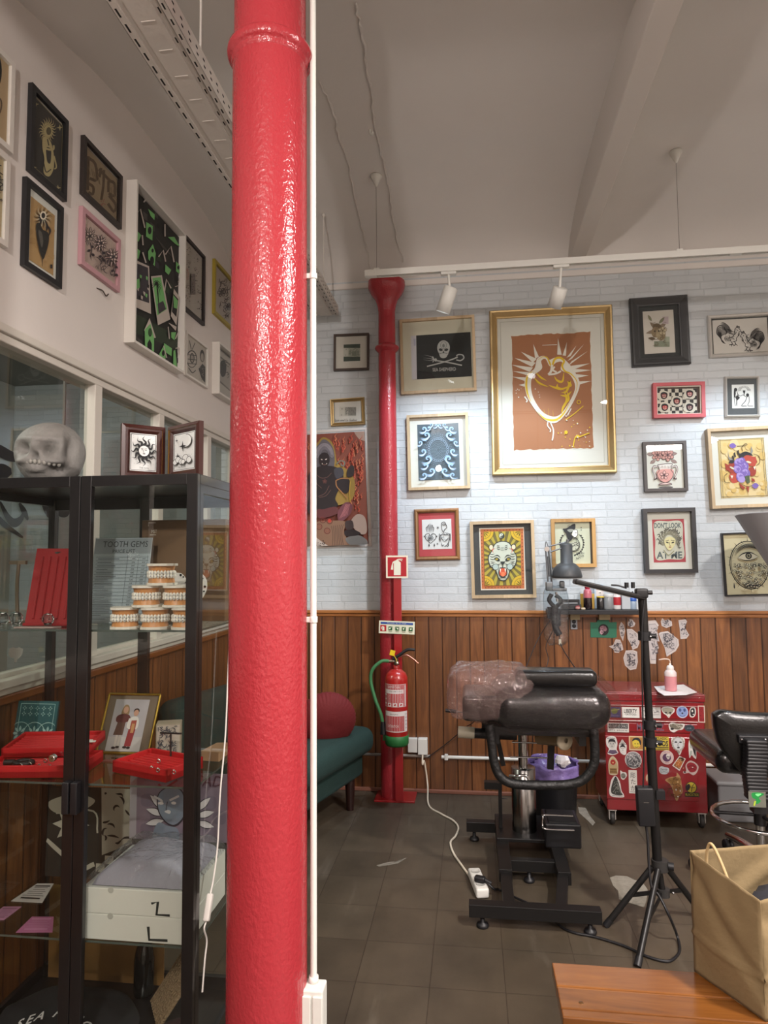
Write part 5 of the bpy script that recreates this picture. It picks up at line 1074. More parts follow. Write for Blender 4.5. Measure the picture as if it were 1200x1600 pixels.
def art_village(A):
    A.full('#262623'); g, dg, gr, w, k, d2 = '#6fae68', '#2e3a2a', '#46443f', '#b5aca2', '#1b1a19', '#39353a'; rn = random.Random(1)
    A.poly([(100, 960), (450, 1160), (450, 1260), (98, 1110)], dg); A.poly([(95, 1060), (120, 1075), (120, 1195), (95, 1185)], gr)
    for _ in range(40):
        x, y = rn.uniform(120, 440), rn.uniform(130, 1350); s = rn.uniform(14, 40); A.poly([(x, y), (x+s, y+s*.9), (x+s, y+s*2.4), (x, y+s*1.6)], rn.choice((d2, '#2f2c2e', gr, dg, k)))
    for i in range(9): A.line([(290+i*10, 450+i*12), (340+i*8, 530+i*8)], 3, gr, 0)
    for q in (((232, 250), (278, 290), (276, 330), (250, 300)), ((220, 340), (265, 370), (262, 470), (218, 440)), ((118, 355), (185, 430), (165, 475), (115, 430)), ((118, 490), (178, 540), (165, 595), (118, 570)), ((232, 545), (265, 495), (285, 560), (278, 650), (234, 600)), ((368, 450), (412, 450), (450, 520), (420, 500)), ((352, 640), (392, 680), (375, 715), (350, 690)), ((425, 620), (450, 650), (450, 710), (426, 690)), ((100, 1005), (128, 1020), (108, 1065), (98, 1050)), ((345, 1210), (402, 1250), (400, 1310), (345, 1270)), ((396, 1130), (430, 1130), (420, 1190), (396, 1170)), ((412, 1270), (425, 1260), (440, 1400), (412, 1390)), ((312, 1290), (340, 1235), (358, 1300), (352, 1360), (314, 1330))): A.poly(q, g)
    A.ell(242, 400, 13, 26, k); A.ell(262, 540, 8, 14, k); A.ell(258, 610, 14, 30, k); A.ell(440, 665, 8, 14, k)
    for q in (((136, 300), (178, 250), (208, 380)), ((303, 585), (335, 540), (352, 620)), ((350, 570), (388, 515), (410, 625)), ((190, 430), (195, 500)), ((200, 205), (214, 180)), ((345, 830), (358, 745), (390, 810)), ((345, 360), (346, 445)), ((440, 770), (455, 740)), ((192, 550), (215, 625))): A.line(q, 9, w, 0)
    A.poly([(240, 1025), (285, 1170), (272, 1172), (245, 1065), (212, 1125), (200, 1115)], w); A.poly([(205, 1110), (245, 1065), (272, 1170), (272, 1300), (208, 1275)], g); A.ell(243, 1130, 13, 32, k); A.ell(243, 1128, 9, 27, '#33512f'); A.poly([(222, 1290), (224, 1210), (240, 1180), (255, 1215), (254, 1305)], k)
    A.ell(338, 1285, 9, 22, k); A.line([(340, 1230), (362, 1320)], 7, w, 0)
    A.poly([(115, 590), (235, 650), (250, 995), (135, 940)], w); A.poly([(122, 615), (228, 660), (236, 915), (140, 880)], d2)
    for _ in range(14): x, y = rn.uniform(130, 225), rn.uniform(650, 870); A.poly([(x, y), (x+14, y+10), (x+10, y+34), (x, y+24)], rn.choice((g, k, gr, w)))
    A.poly([(136, 745), (165, 735), (168, 800), (140, 812)], g)
    A.poly([(246, 722), (322, 715), (384, 1035), (296, 1078)], w); A.poly([(256, 735), (314, 728), (360, 960), (292, 1005)], g)
    for i in range(12): a = PI*.9+i*.42; A.line([(284, 780), (284+math.cos(a)*26, 790+math.sin(a)*40), (284+math.cos(a)*36, 820+math.sin(a)*62)], 7, k, 3, 1)
    A.line([(285, 780), (300, 920)], 6, k, 0); A.poly([(292, 920), (330, 900), (350, 960), (300, 995)], d2)
    A.poly([(405, 815), (445, 875), (425, 1080), (385, 1010)], w); A.poly([(402, 850), (436, 890), (424, 1020), (392, 980)], k); A.poly([(402, 860), (432, 900), (428, 960), (405, 950)], g); A.poly([(368, 1060), (420, 1120), (426, 1090)], w); A.line([(366, 1090), (372, 1140), (375, 1180)], 6, w); A.line([(412, 800), (446, 790)], 4, w, 0)
    A.line([(440, 1125), (418, 1180)], 7, w, 0); A.line([(420, 1250), (446, 1250), (448, 1300)], 6, w)
def art_sheet(A):
    A.full('#aea59c'); k = '#3a3232'
    for x, y in ((490, 560), (552, 620), (490, 660), (548, 720), (478, 830), (480, 900), (565, 850), (565, 950), (530, 780)): A.scribble((x-18, y-30, x+18, y+30), 9, 4, k, random.Random(x+y))
    A.rect(503, 735, 532, 880, '#6d655f'); A.scribble((503, 740, 532, 880), 14, 4, k, random.Random(4)); A.text('TATTOO', 476, 735, 14, '#8a3a34', rot=1.5)
def art_gold9(A):
    A.full('#b5a79c'); A.line([A.q[0], A.q[1], A.q[2], A.q[3], A.q[0]], 8, '#4a3230', 0); A.flower(725, 850, 32, '#9c9088', '#3a2e2e', 6, 4); A.flower(762, 950, 30, '#9c9088', '#3a2e2e', 6, 4); A.scribble((705, 760, 850, 1060), 44, 4, '#3a2e2e', random.Random(4))
def art_bug(A):
    A.full('#bcb3a9'); k = '#3c3632'
    A.ell(515, 1330, 38, 62, k); A.ell(515, 1332, 32, 55, '#bcb3a9'); A.ell(517, 1325, 17, 36, k); A.ell(517, 1325, 11, 28, '#9c948a'); A.line([(512, 1265), (500, 1200)], 5, k, 0); A.line([(518, 1265), (540, 1215)], 5, k, 0)
    for y in (1300, 1330, 1360): A.line([(484, y), (550, y+8)], 5, k, 0)
    A.line([(490, 1390), (515, 1425), (540, 1410)], 6, k); A.ell(590, 1310, 17, 45, k); A.ell(590, 1320, 11, 30, '#a89f95'); A.poly([(560, 1400), (590, 1365), (610, 1390), (605, 1500), (580, 1470)], k); A.scribble((565, 1390, 608, 1480), 10, 4, '#8d857b', random.Random(8)); A.line([(580, 1280), (600, 1278)], 6, k, 0)
def art_beast(A):
    A.full('#b4aca4'); A.poly([(732, 1300), (850, 1395), (845, 1590), (722, 1480)], '#6f665f'); A.poly([(738, 1315), (840, 1400), (836, 1575), (728, 1470)], '#a39a92'); A.blob([(745, 1350), (770, 1340), (785, 1380), (775, 1440), (750, 1450), (735, 1400)], '#3f3836'); A.scribble((735, 1340, 800, 1460), 20, 4, '#2c2826', random.Random(5))

picture('framed black flag with white skull, trident and crook in pale oak', C1, [(110, 185), (655, 148), (690, 703), (130, 733)], [(190, 297), (637, 270), (645, 590), (208, 627)], art_flag, OAK, 20, .03, mat=P('#c9c6b4', .85), name='framed_flag', cat='framed flag')
picture('pale oak framed print of blue curling waves around a dotted circle', C1, [(165, 888), (618, 866), (633, 1424), (180, 1440)], [(243, 952), (550, 938), (556, 1355), (250, 1365)], art_wave, OAK, 20, .045, mat=MATW)
picture('largest picture, gold framed orange sheet with white rayed heart', C2, [(136, 224), (1098, 172), (1110, 1490), (132, 1511)], [(300, 404), (928, 376), (940, 1300), (306, 1315)], art_heart, GOLD, 60, .05, mat=MATW, prof='bevel', matwin=[(.02, P('#bfbdb5', .8))])
picture('wide dark grey frame around a small brown winged creature print', C3, [(122, 127), (578, 97), (598, 635), (143, 662)], [(230, 222), (470, 208), (486, 543), (244, 556)], art_moth, DGREY, 66, .04, mat=P('#36393a', .8), prof='bevel')
picture('white framed ink drawing of two fighting roosters', C3, [(733, 260), (1255, 228), (1262, 566), (745, 592)], [(778, 297), (1205, 268), (1212, 537), (782, 562)], art_roosters, SILV, 28, .03, mat=P('#4a4a4c', .8), prof='round')
picture('small red frame with a black and white chequered cartoon sheet', C3, [(303, 790), (710, 780), (713, 1055), (308, 1065)], [(345, 830), (655, 828), (655, 1022), (347, 1025)], art_checks, P('#b5454c', .45), 26, .045, mat=P('#5a4a48', .8), lip=(P('#d6d0c2', .5), .006))
picture('small silver frame, grey mount, ink drawing of two figures and sun rays', C3, [(868, 738), (1143, 733), (1143, 1053), (870, 1057)], [(928, 798), (1103, 797), (1101, 985), (928, 983)], art_figures, SILV, 18, .03, mat=P('#54575a', .85), prof='round')
picture('thin dark framed print of a pink flower vase with two handles', C4, [(135, 160), (500, 152), (503, 567), (143, 580)], [(162, 185), (472, 180), (476, 550), (168, 556)], art_vase, P('#45403e', .5), 24, .03)
picture('black deep framed red print of a snake haired head with lettering', C4, [(135, 716), (572, 710), (590, 1250), (152, 1260)], [(222, 806), (490, 803), (500, 1165), (230, 1167)], art_medusa, P('#29292b', .4), 30, .05, mat=MATW)
picture('pale wood framed red horned mask with purple flower on yellow', C4, [(680, 50), (1285, 22), (1300, 694), (700, 722)], [(775, 133), (1172, 118), (1182, 614), (795, 628)], art_devil, OAK, 24, .055, mat=MATW)
picture('thin black framed cream print of a round eye drawing', C4, [(808, 922), (1250, 905), (1245, 1440), (802, 1452)], [(820, 934), (1240, 918), (1236, 1428), (816, 1440)], art_eye, BLK, 12, .025, glass=False)
picture('brown wooden frame, red mount, ink heart and scorpion drawing', C5, [(135, 78), (485, 68), (493, 472), (143, 482)], [(195, 158), (425, 153), (430, 388), (200, 392)], art_redmat, BROWNW, 32, .03, mat=P('#b54a50', .85), prof='round')
picture('pale framed orange bordered print of a roaring tiger head, dark mount', C5, [(575, 175), (1078, 160), (1085, 770), (582, 775)], [(648, 222), (1000, 220), (1008, 710), (652, 712)], art_tiger, OAK, 24, .045, mat=P('#3c3f40', .8))
picture('honey pine frame with ink portrait and laurel wreath, behind the desk lamp', C6, [(205, 155), (548, 147), (565, 530), (215, 533)], [(240, 178), (512, 172), (518, 505), (245, 507)], art_wolf, PINE, 26, .04, mat=P('#4a4238', .8))
picture('dark brown framed banknote on a green card in wide white mount', C7, [(145, 158), (645, 135), (655, 660), (150, 675)], [(283, 293), (522, 283), (522, 527), (285, 535)], art_note1, P('#3d2e25', .45), 28, .03, mat=P('#cdc8c0', .8))
picture('small gold framed banknote with handwriting under it', C7, [(95, 1085), (585, 1048), (595, 1440), (105, 1468)], [(150, 1122), (530, 1098), (545, 1400), (165, 1420)], art_note2, GOLD, 48, .028, prof='bevel')
# fabric print pinned to the wall
fo = [(-225, 118), (798, 60), (838, 1470), (-215, 1520)]
t = picture('unframed fabric print of a dark seated figure among red flames', C8, fo, [(-190, 160), (762, 106), (800, 1450), (-185, 1494)], art_tapestry, P('#cfcbc6', .85), 30, .006, glass=False, name='wall_tapestry', cat='fabric print')
LW = dict(side='left')
picture('white framed tan print with a black oval, above the window', C9, [(-150, 60), (75, 300), (62, 722), (-170, 520)], [(-140, 95), (62, 312), (48, 690), (-158, 505)], art_tan_a, WFR, .02, .02, **LW)
picture('white framed tan flower print, below the black oval picture', C9, [(-160, 560), (52, 745), (38, 1175), (-170, 1010)], [(-150, 590), (42, 762), (26, 1140), (-160, 990)], art_tan_b, WFR, .02, .02, **LW)
picture('black framed dark print of a sun headed figure', C9, [(158, 392), (327, 570), (311, 938), (138, 798)], [(176, 448), (312, 592), (296, 898), (158, 762)], art_sunman, BLK, .022, .02, **LW)
picture('black framed tan drawing of an anatomical heart with rays', C9, [(130, 832), (302, 972), (290, 1352), (112, 1243)], [(160, 920), (272, 1008), (263, 1290), (150, 1216)], art_heart2, BLK, .022, .02, mat=MATW, **LW)
picture('black framed brown sheet of blackletter writing', C9, [(407, 643), (585, 835), (563, 1070), (382, 895)], [(418, 685), (568, 847), (550, 1040), (398, 885)], art_lettersA, P('#2c2522', .4), .02, .02, **LW)
picture('pink framed ink drawing of three flowers', C9, [(400, 970), (575, 1135), (555, 1370), (372, 1225)], [(412, 1008), (562, 1148), (547, 1335), (388, 1205)], art_flowers3, P('#b98e94', .5), .022, .02, **LW)
picture('large deep white framed canvas of green houses and photo cards', C10, [(117, 48), (456, 436), (458, 1450), (88, 1196)], [(124, 85), (450, 455), (449, 1424), (98, 1190)], art_village, WFR, .012, .055, glass=False, name='framed_canvas', **LW)
picture('dark framed sheet of small tattoo drawings beside the green canvas', C10, [(446, 418), (605, 608), (592, 1090), (448, 965)], [(458, 455), (592, 618), (578, 1042), (456, 940)], art_sheet, P('#2c2422', .4), .018, .02, **LW)
picture('yellow gold framed flower drawing partly behind the red column', C10, [(676, 628), (880, 850), (870, 1200), (658, 992)], [(692, 668), (860, 850), (850, 1165), (678, 985)], art_gold9, P('#a8963a', .4, .4), .022, .02, **LW)
picture('thin white framed ink drawing of a beetle and a man', C10, [(468, 1130), (628, 1250), (615, 1540), (460, 1440)], [(476, 1148), (618, 1256), (606, 1520), (468, 1425)], art_bug, WFR, .012, .02, **LW)
picture('deep white framed small dark animal print beside the column', C10, [(708, 1215), (900, 1372), (890, 1700), (690, 1570)], [(720, 1250), (885, 1390), (876, 1660), (704, 1540)], art_beast, WFR, .012, .05, **LW)
p = pl(160, 454, 'X', XL+.01)
solo(MB().tube([p+Vector((-.012, -.03, 0)), p, p+Vector((0, .03, -.012)), p+Vector((0, .05, .004))], .003, P('#4a4038', .6), 6), 'wire_hook', 'bent wire hook in the wall under the pink frame', 'hook')
# ---------------------------------------------------------------- glass display cabinet
KX0, KX1, KY0, KY1, KT = -1.517, -.787, 1.87, 2.29, 1.75
KM = (KX0+KX1)/2; S1, S2, S3 = 1.293, .846, .405
def X_(x, y, Y): return pl(x, y, 'Y', Y).x
M_KFR = P('#151314', .32, coat=.3, name='black_lacquered_steel')
M_KGL = glass_mat('cabinet_glass', '#eef2ef', fmin=.05); M_SHGL = glass_mat('shelf_glass', '#dfe8e2', fmin=.06); M_SHED = P('#5c6660', .2, trans=.3, name='shelf_glass_edge')
t = thing('display_cabinet', 'tall black framed glass display cabinet with two doors', 'display cabinet', (KM, 2.08, 0))
mb = MB(); mb.bx((KX0, KY0+.02, KT-.03), (KX1, KY1, KT), M_KFR); mb.build('top_panel', t, bevel=.002)
mb = MB(); mb.bx((KX0, KY0+.02, .02), (KX1, KY1, .06), M_KFR); mb.build('base_panel', t, bevel=.002)
for x in (KX0, KX1-.024):
    for y in (KY0+.02, KY1-.024):
        mb = MB(); mb.bx((x, y, 0), (x+.024, y+.024, KT-.03), M_KFR); mb.build('post', t)
for x in (KX0, KX1):
    s = 1 if x == KX0 else -1
    mb = MB(); mb.bx((x, KY0+.044, KT-.055), (x+s*.018, KY1-.024, KT-.03), M_KFR); mb.build('side_rail', t); mb = MB(); mb.bx((x, KY0+.044, .06), (x+s*.018, KY1-.024, .09), M_KFR); mb.build('side_rail', t)
    mb = MB(); xx = x+s*.008; mb.add([(xx, KY0+.03, .07), (xx, KY1-.01, .07), (xx, KY1-.01, KT-.04), (xx, KY0+.03, KT-.04)], [(0, 1, 2, 3)], M_KGL); mb.build('side_glass', t)
mb = MB(); mb.bx((KM-.018, KY1-.02, .06), (KM+.018, KY1, KT-.03), M_KFR); mb.bx((KX0, KY1-.018, KT-.07), (KX1, KY1, KT-.03), M_KFR); mb.bx((KX0, KY1-.018, .06), (KX1, KY1, .1), M_KFR); mb.build('back_frame', t)
mb = MB(); mb.add([(KX0+.02, KY1-.008, .08), (KX1-.02, KY1-.008, .08), (KX1-.02, KY1-.008, KT-.04), (KX0+.02, KY1-.008, KT-.04)], [(0, 1, 2, 3)], M_KGL); mb.build('back_glass', t)
for z in (S1, S2, S3):
    mb = MB(); mb.add([(KX0+.02, KY0+.03, z), (KX1-.012, KY0+.03, z), (KX1-.012, KY1-.022, z), (KX0+.02, KY1-.022, z)], [(0, 1, 2, 3)], M_SHGL)
    mb.bx((KX0+.02, KY0+.03, z-.006), (KX1-.012, KY0+.031, z), M_SHED); mb.bx((KX1-.013, KY0+.03, z-.006), (KX1-.012, KY1-.022, z), M_SHED); mb.build('glass_shelf', t)
sw = .0335
for x0, x1, hx in ((KX0, KM-.001, 1), (KM+.001, KX1, 0)):
    mb = MB()
    mb.bx((x0, KY0, .02), (x0+sw, KY0+.019, KT), M_KFR); mb.bx((x1-sw, KY0, .02), (x1, KY0+.019, KT), M_KFR); mb.bx((x0+sw, KY0, KT-.032), (x1-sw, KY0+.019, KT), M_KFR); mb.bx((x0+sw, KY0, .02), (x1-sw, KY0+.019, .055), M_KFR)
    d = mb.build('door', t, bevel=.0015)
    mb = MB(); mb.add([(x0+.02, KY0+.012, .04), (x1-.02, KY0+.012, .04), (x1-.02, KY0+.012, KT-.02), (x0+.02, KY0+.012, KT-.02)], [(0, 1, 2, 3)], M_KGL); mb.build('glass', d)
    hxc = x1-.012 if hx else x0+.012
    z1, z0 = pl(88, 1222, 'Y', KY0-.02).z, pl(88, 1272, 'Y', KY0-.02).z
    mb = MB(); mb.rbox((hxc, KY0-.012, (z0+z1)/2), (.021, .024, z1-z0), .003, M_BLACK); mb.build('handle', d)
    if hx:
        p = pl(83, 1184, 'Y', KY0-.002); mb = MB(); mb.cyl((p.x, KY0+.002, p.z), (p.x, KY0-.008, p.z), .0105, M_CHROME, n=24); mb.cyl((p.x, KY0-.008, p.z), (p.x, KY0-.0095, p.z), .0085, M_CHROME, r2=.007, n=20); mb.bx((p.x-.003, KY0-.0103, p.z-.0008), (p.x+.003, KY0-.0095, p.z+.0008), M_BLACK); mb.build('lock', d)

# on top: plaster skull and hinged frames
SKX, SKY, SKZ = X_(79, 700, 2.06), 2.06, KT
g2 = lambda p, c, s: math.exp(-sum(((p[i]-c[i])/s[i])**2 for i in range(3)))
def skf(p):
    x, y, z = p; k = 1.0     # -y faces the viewer, face turned to -x
    k *= 1+.04*math.sin(3*z)
    q = (x, y, z)
    for c, s, a in (((-.76, -.56, .12), (.15, .36, .17), -.46), ((-.08, -.92, .12), (.185, .4, .17), -.52), ((-.43, -.86, -.14), (.075, .3, .15), -.36), ((-.42, -.9, .2), (.09, .3, .16), .12), ((-.35, -.8, .38), (.5, .5, .065), .11), ((.56, -.7, .12), (.13, .4, .32), -.22), ((.3, -.85, .2), (.07, .4, .3), .08), ((.12, -.88, -.26), (.26, .4, .07), .2), ((-.76, -.58, -.24), (.15, .4, .07), .15), ((.22, -.85, -.53), (.2, .4, .11), -.34), ((-.42, -.85, -.5), (.27, .35, .15), .12), ((-.42, -.85, -.63), (.3, .3, .025), -.1), ((.74, -.45, -.5), (.14, .4, .3), .1), ((.3, -.4, .85), (.5, .6, .3), .05)): k += a*g2(q, c, s)
    return (x*k, y*k, z*k if z > -.86 else -.86*k)
mb = MB(); mb.ball((SKX, SKY, SKZ+.094), (.107, .098, .108), P('#807f7b', .62, bump=.35, bscale=60, var=.12, vscale=14, name='grey_plaster'), 96, rot=(0, 0, .58), f=skf)
teeth = P('#97968f', .6)
tz = SKZ+.066
for i in range(9):
    a = -2.5+i*.155+.58; mb.ball((SKX+math.cos(a)*.09, SKY+math.sin(a)*.094, tz-.004*i*.3), (.0068, .006, .0085), teeth, 8)
solo(mb, 'skull_sculpture', 'grey plaster skull sculpture on top of the black cabinet', 'sculpture', weld=False)
M_WINE = P('#3f1d17', .35, coat=.4, name='dark_wine_wood'); t = None
hY, oY = 2.03, 1.94
hx_ = X_(260, 700, hY); lx, rx = X_(190, 700, oY), X_(311, 700, oY); fz0, fz1 = KT, pl(190, 661, 'Y', oY).z
t = thing('hinged_picture_frame', 'pair of hinged dark wood frames with sun and moon prints on the cabinet', 'picture frame', (hx_, hY, KT))
for nm, ax_, bx_ in (('sun', Vector((lx, oY, 0)), Vector((hx_-.004, hY, 0))), ('moon', Vector((hx_+.004, hY, 0)), Vector((rx, oY, 0)))):
    u = (bx_-ax_).normalized(); v = Vector((0, 0, 1)); n = u.cross(v); w = (bx_-ax_).length; h = fz1-fz0; O = Vector((ax_.x, ax_.y, fz0)); f1 = .02
    mb = MB(); vs = []
    for ins, dz in ((0, -.016), (0, 0), (.010, .004), (.0105, .002), (.018, .002), (.026, -.004)):
        for sx, sy in ((0, 0), (1, 0), (1, 1), (0, 1)): vs.append(O+u*(ins if sx == 0 else w-ins)+v*(ins if sy == 0 else h-ins)+n*dz)
    fs = [(i*4+k, i*4+(k+1) % 4, (i+1)*4+(k+1) % 4, (i+1)*4+k) for i in range(5) for k in range(4)]
    mb.add(vs, [f for f in fs if f[0]//4 != 2], M_WINE); mb.add(vs, [f for f in fs if f[0]//4 == 2], P('#c29a3e', .3, .8)); mb.add(vs[:4], [(3, 2, 1, 0)], M_WINE); fr = mb.build('frame', t)
    mb = MB(); A = Art(O+u*.026+v*.026-n*.005, u, v, w-.052, h-.052, (0, 0, 100, 140), mb); A.full(P('#e4e9e7', .6)); k = '#1e2022'; A.line([(4, 4), (96, 4), (96, 136), (4, 136), (4, 4)], 2.4, k, 0)
    rn = random.Random(2)
    for _ in range(70): A.ell(rn.uniform(8, 92), rn.uniform(8, 118), .9, None, '#6c7272', 5)
    if nm == 'sun':
        for i in range(12):
            a = 2*PI*i/12; pt = lambda r, o: (50+math.cos(a+o)*r, 66+math.sin(a+o)*r*1.12)
            A.line([pt(18, 0), pt(30, .2), pt(40, -.12), pt(52, .06)], 11, k, 5, 1)
        A.ell(50, 66, 21, None, k, 24); A.ell(50, 66, 19.5, None, '#e4e9e7', 24)
        for x in (43, 57): A.ell(x, 62, 3.4, 1.6, k, 8); A.line([(x-5, 57), (x+4, 56)], 1.3, k)
        A.line([(50, 60), (47, 70), (51, 71)], 1.4, k); A.ell(50, 76, 5, 1.7, k, 8); A.text('THE SUN', 50, 129, 6, k, width=34)
    else:
        A.ell(68, 34, 24, None, k, 24); A.ell(68, 34, 22, None, '#e4e9e7', 24); A.ell(60, 30, 20, None, '#dde2e0', 24); A.star(52, 52, 20, 4, 4, k); A.star(30, 86, 12, 3, 4, k); A.star(24, 28, 7, 2, 4, k)
        for cx, cy, r_ in ((18, 108, 11), (32, 100, 12), (46, 108, 11), (66, 98, 14), (82, 106, 12), (56, 110, 10)): A.ell(cx, cy, r_, None, k, 14); A.ell(cx, cy, r_-1.8, None, '#e4e9e7', 14)
        A.text('THE MOON', 50, 129, 6, k, width=36)
    mb.build('print', fr)

# ---- top shelf
M_ACR = glass_mat('clear_acrylic', '#eef4f4', fmin=.06)
Y = 2.06; x0, x1 = X_(134, 900, Y), X_(225, 900, Y); z0 = S1+.002; z1 = pl(180, 838, 'Y', Y+.03).z
t = thing('price_list', 'clear stand holding the grey tooth gem price list', 'price list', ((x0+x1)/2, Y, S1))
u, v = Vector((1, 0, 0)), Vector((0, .2, 1)).normalized(); h = z1-z0; O = Vector((x0, Y, z0))
mb = MB(); A = Art(O, u, v, x1-x0, h, (430, 625, 712, 1050), mb, base=.0004); A.full('#b6bbc0'); A.rect(432, 628, 710, 705, '#9c9fa4'); ink = '#2c2e32'
A.text('TOOTH GEMS', 582, 656, 30, ink, width=222); A.text('PRICE LIST', 578, 692, 18, ink, width=110)
for i in range(18): y = 722+i*17.5; A.line([(445, y), (704, y)], 1.6, '#5a6068', 0); A.line([(455, y+9), (560-(i*37 % 60), y+9)], 4, '#6d737a', 0); A.text(str(20+i*5)+'€', 632, y+9, 8, ink); A.text(str(35+i*5)+'€', 682, y+9, 8, ink)
for x in (606, 660, 704): A.line([(x, 715), (x, 1040)], 1.6, '#5a6068', 0)
mb.prism([(0, 0), (x1-x0, 0), (x1-x0, h), (0, h)], .001, O+Vector((0, .0012, 0)), u, v, P('#9aa0a6', .6), W=Vector((0, 1, 0))); mb.build('sheet', t)
mb = MB(); mb.add([O+Vector((0, -.003, 0)), O+u*(x1-x0)+Vector((0, -.003, 0)), O+u*(x1-x0)+v*(h+.004)+Vector((0, -.003, 0)), O+v*(h+.004)+Vector((0, -.003, 0))], [(0, 1, 2, 3)], M_ACR); mb.add([O+Vector((0, -.02, .002)), O+u*(x1-x0)+Vector((0, -.02, .002)), O+u*(x1-x0)+Vector((0, .07, .002)), O+Vector((0, .07, .002))], [(0, 1, 2, 3)], M_ACR); mb.build('holder', t)
# plaster tooth models in a pyramid
GUM, PLA, TOO = P('#c78c56', .35, coat=.3), P('#dedacf', .6), P('#e4e1d8', .25, coat=.5); GEM = P('#b9c2d0', .15, .4)
def model(label, cx, cy, z, s=.041, first=[None]):
    if first[0] is None:
        t = thing('tooth_model', label, 'dental model', (cx, cy, z), (0, 0, .3), group='dental models stacked in the cabinet'); H = .0645
        foot = [(-.0435, .034), (-.0435, 0), (-.038, -.025), (-.02, -.038), (0, -.041), (.02, -.038), (.038, -.025), (.0435, 0), (.0435, .034)]
        for zz in (0, H-.007):
            mb = MB(); mb.prism(foot, .007, (0, 0, zz), (1, 0, 0), (0, 1, 0), PLA); mb.build('base_plate', t, local=True, bevel=.0015)
        for zz, zt, k in ((.007, .0245, 1), (H-.007, H-.0245, -1)):
            mb = MB(); n = 24; r0 = []
            for j in range(4):
                f_ = j/3; 
                for i in range(n+1):
                    a = PI+PI*i/n; rr = .0395-.004*f_+.0014*math.sin(i*2.1)*f_; r0.append(Vector((math.cos(a)*rr, math.sin(a)*rr*.92+.004, zz+(zt-zz)*f_)))
            mb.add(r0, [(j*(n+1)+i, j*(n+1)+i+1, (j+1)*(n+1)+i+1, (j+1)*(n+1)+i) for j in range(3) for i in range(n)], GUM, True)
            mb.add(r0[-(n+1):], [tuple(range(n+1))], GUM); mb.add([r0[0], r0[n], r0[-1], r0[-(n+1)]], [(0, 1, 2, 3)], GUM); mb.build('gum', t, local=True)
        for zz, sg in ((.0275, 1), (H-.0275, -1)):
            mb = MB()
            for i in range(12):
                a = PI+PI*(i+.5)/12; w = .0052 if 2 < i < 9 else .0064; mb.ball((math.cos(a)*.0375, math.sin(a)*.035+.003, zz), (w, w, .0074), TOO, 10)
            d = mb.build('teeth', t, local=True)
            mb = MB()
            for i in range(3, 10):
                a = PI+PI*(i+.5)/12; mb.ball((math.cos(a)*.0435, math.sin(a)*.0402+.003, zz), (.002, .0016, .002), GEM, 6)
            mb.build('gem', d, local=True)
        first[0] = t
    else:
        t = first[0].copy(); COL.objects.link(t); t.location = (cx, cy, z); t['label'] = label
        for ch in first[0].children:
            c = ch.copy(); COL.objects.link(c); c.parent = t
            for g in ch.children: d = g.copy(); COL.objects.link(d); d.parent = c
    return t
mY = 1.945
for px_m, row, lab in ((196, 0, 'orange gummed dental model, bottom row, next to the price list'), (243, 0, 'orange gummed dental model in the middle of the bottom row'), (291, 0, 'orange gummed dental model, bottom row, against the cabinet post'), (229, 1, 'orange gummed dental model in the second row beside the price list'), (277, 1, 'orange gummed dental model in the second row by the cabinet post'), (252, 2, 'single orange gummed dental model topping the pyramid')):
    model(lab, X_(px_m, 930, mY), mY, S1+row*.065)
# brown box and white heart shaped gem card
x0, x1 = X_(227, 900, 2.21), X_(300, 900, 2.21)
zb = pl(260, 813, 'Y', 2.2).z
mb = MB(); mb.bx((x0, 2.18, S1), (KX1-.03, 2.26, zb), P('#6a5138', .6, name='brown_card')); t = tag(mb.build('storage_box', bevel=.002), 'tall brown cardboard box at the back of the top shelf', 'box')
mb = MB(); A = Art((x0, 2.1795, S1), (1, 0, 0), (0, 0, 1), .2, zb-S1, (0, 0, 200, 230), mb); A.text('MST', 45, 26, 8, '#c9c2b4'); A.line([(24, 14), (24, 6), (50, 6)], 2, '#c9c2b4', 0); A.line([(30, 34), (52, 34)], 1.2, '#c9c2b4', 0); mb.build('printing', t)
hxc = X_(290, 900, 2.1); mb = MB(); W_ = P('#c9c6c0', .5); ht = []
for i in range(40):
    a = 2*PI*i/40; ht.append((.068*(math.sin(a)**3)*1.02, .0055*(13*math.cos(a)-5*math.cos(2*a)-2*math.cos(3*a)-math.cos(4*a))))
zc_ = S1+.098
mb.prism(ht, .003, (hxc, 2.11, zc_), (1, 0, 0), (0, .12, 1), W_, W=(0, -1, 0)); t = tag(mb.build('gem_card'), 'white heart shaped card with gems around its edge', 'display card')
mb = MB()
for i in range(40):
    if i % 5 in (0, 1, 3): q = ht[i]; mb.cyl((hxc+q[0]*.9, 2.1065+.12*q[1]*.9-.001, zc_+q[1]*.9), (hxc+q[0]*.9, 2.1045+.12*q[1]*.9, zc_+q[1]*.9), .0042 if i % 5 == 0 else .0028, P('#1e1e22', .2), n=10)
mb.build('gem', t)
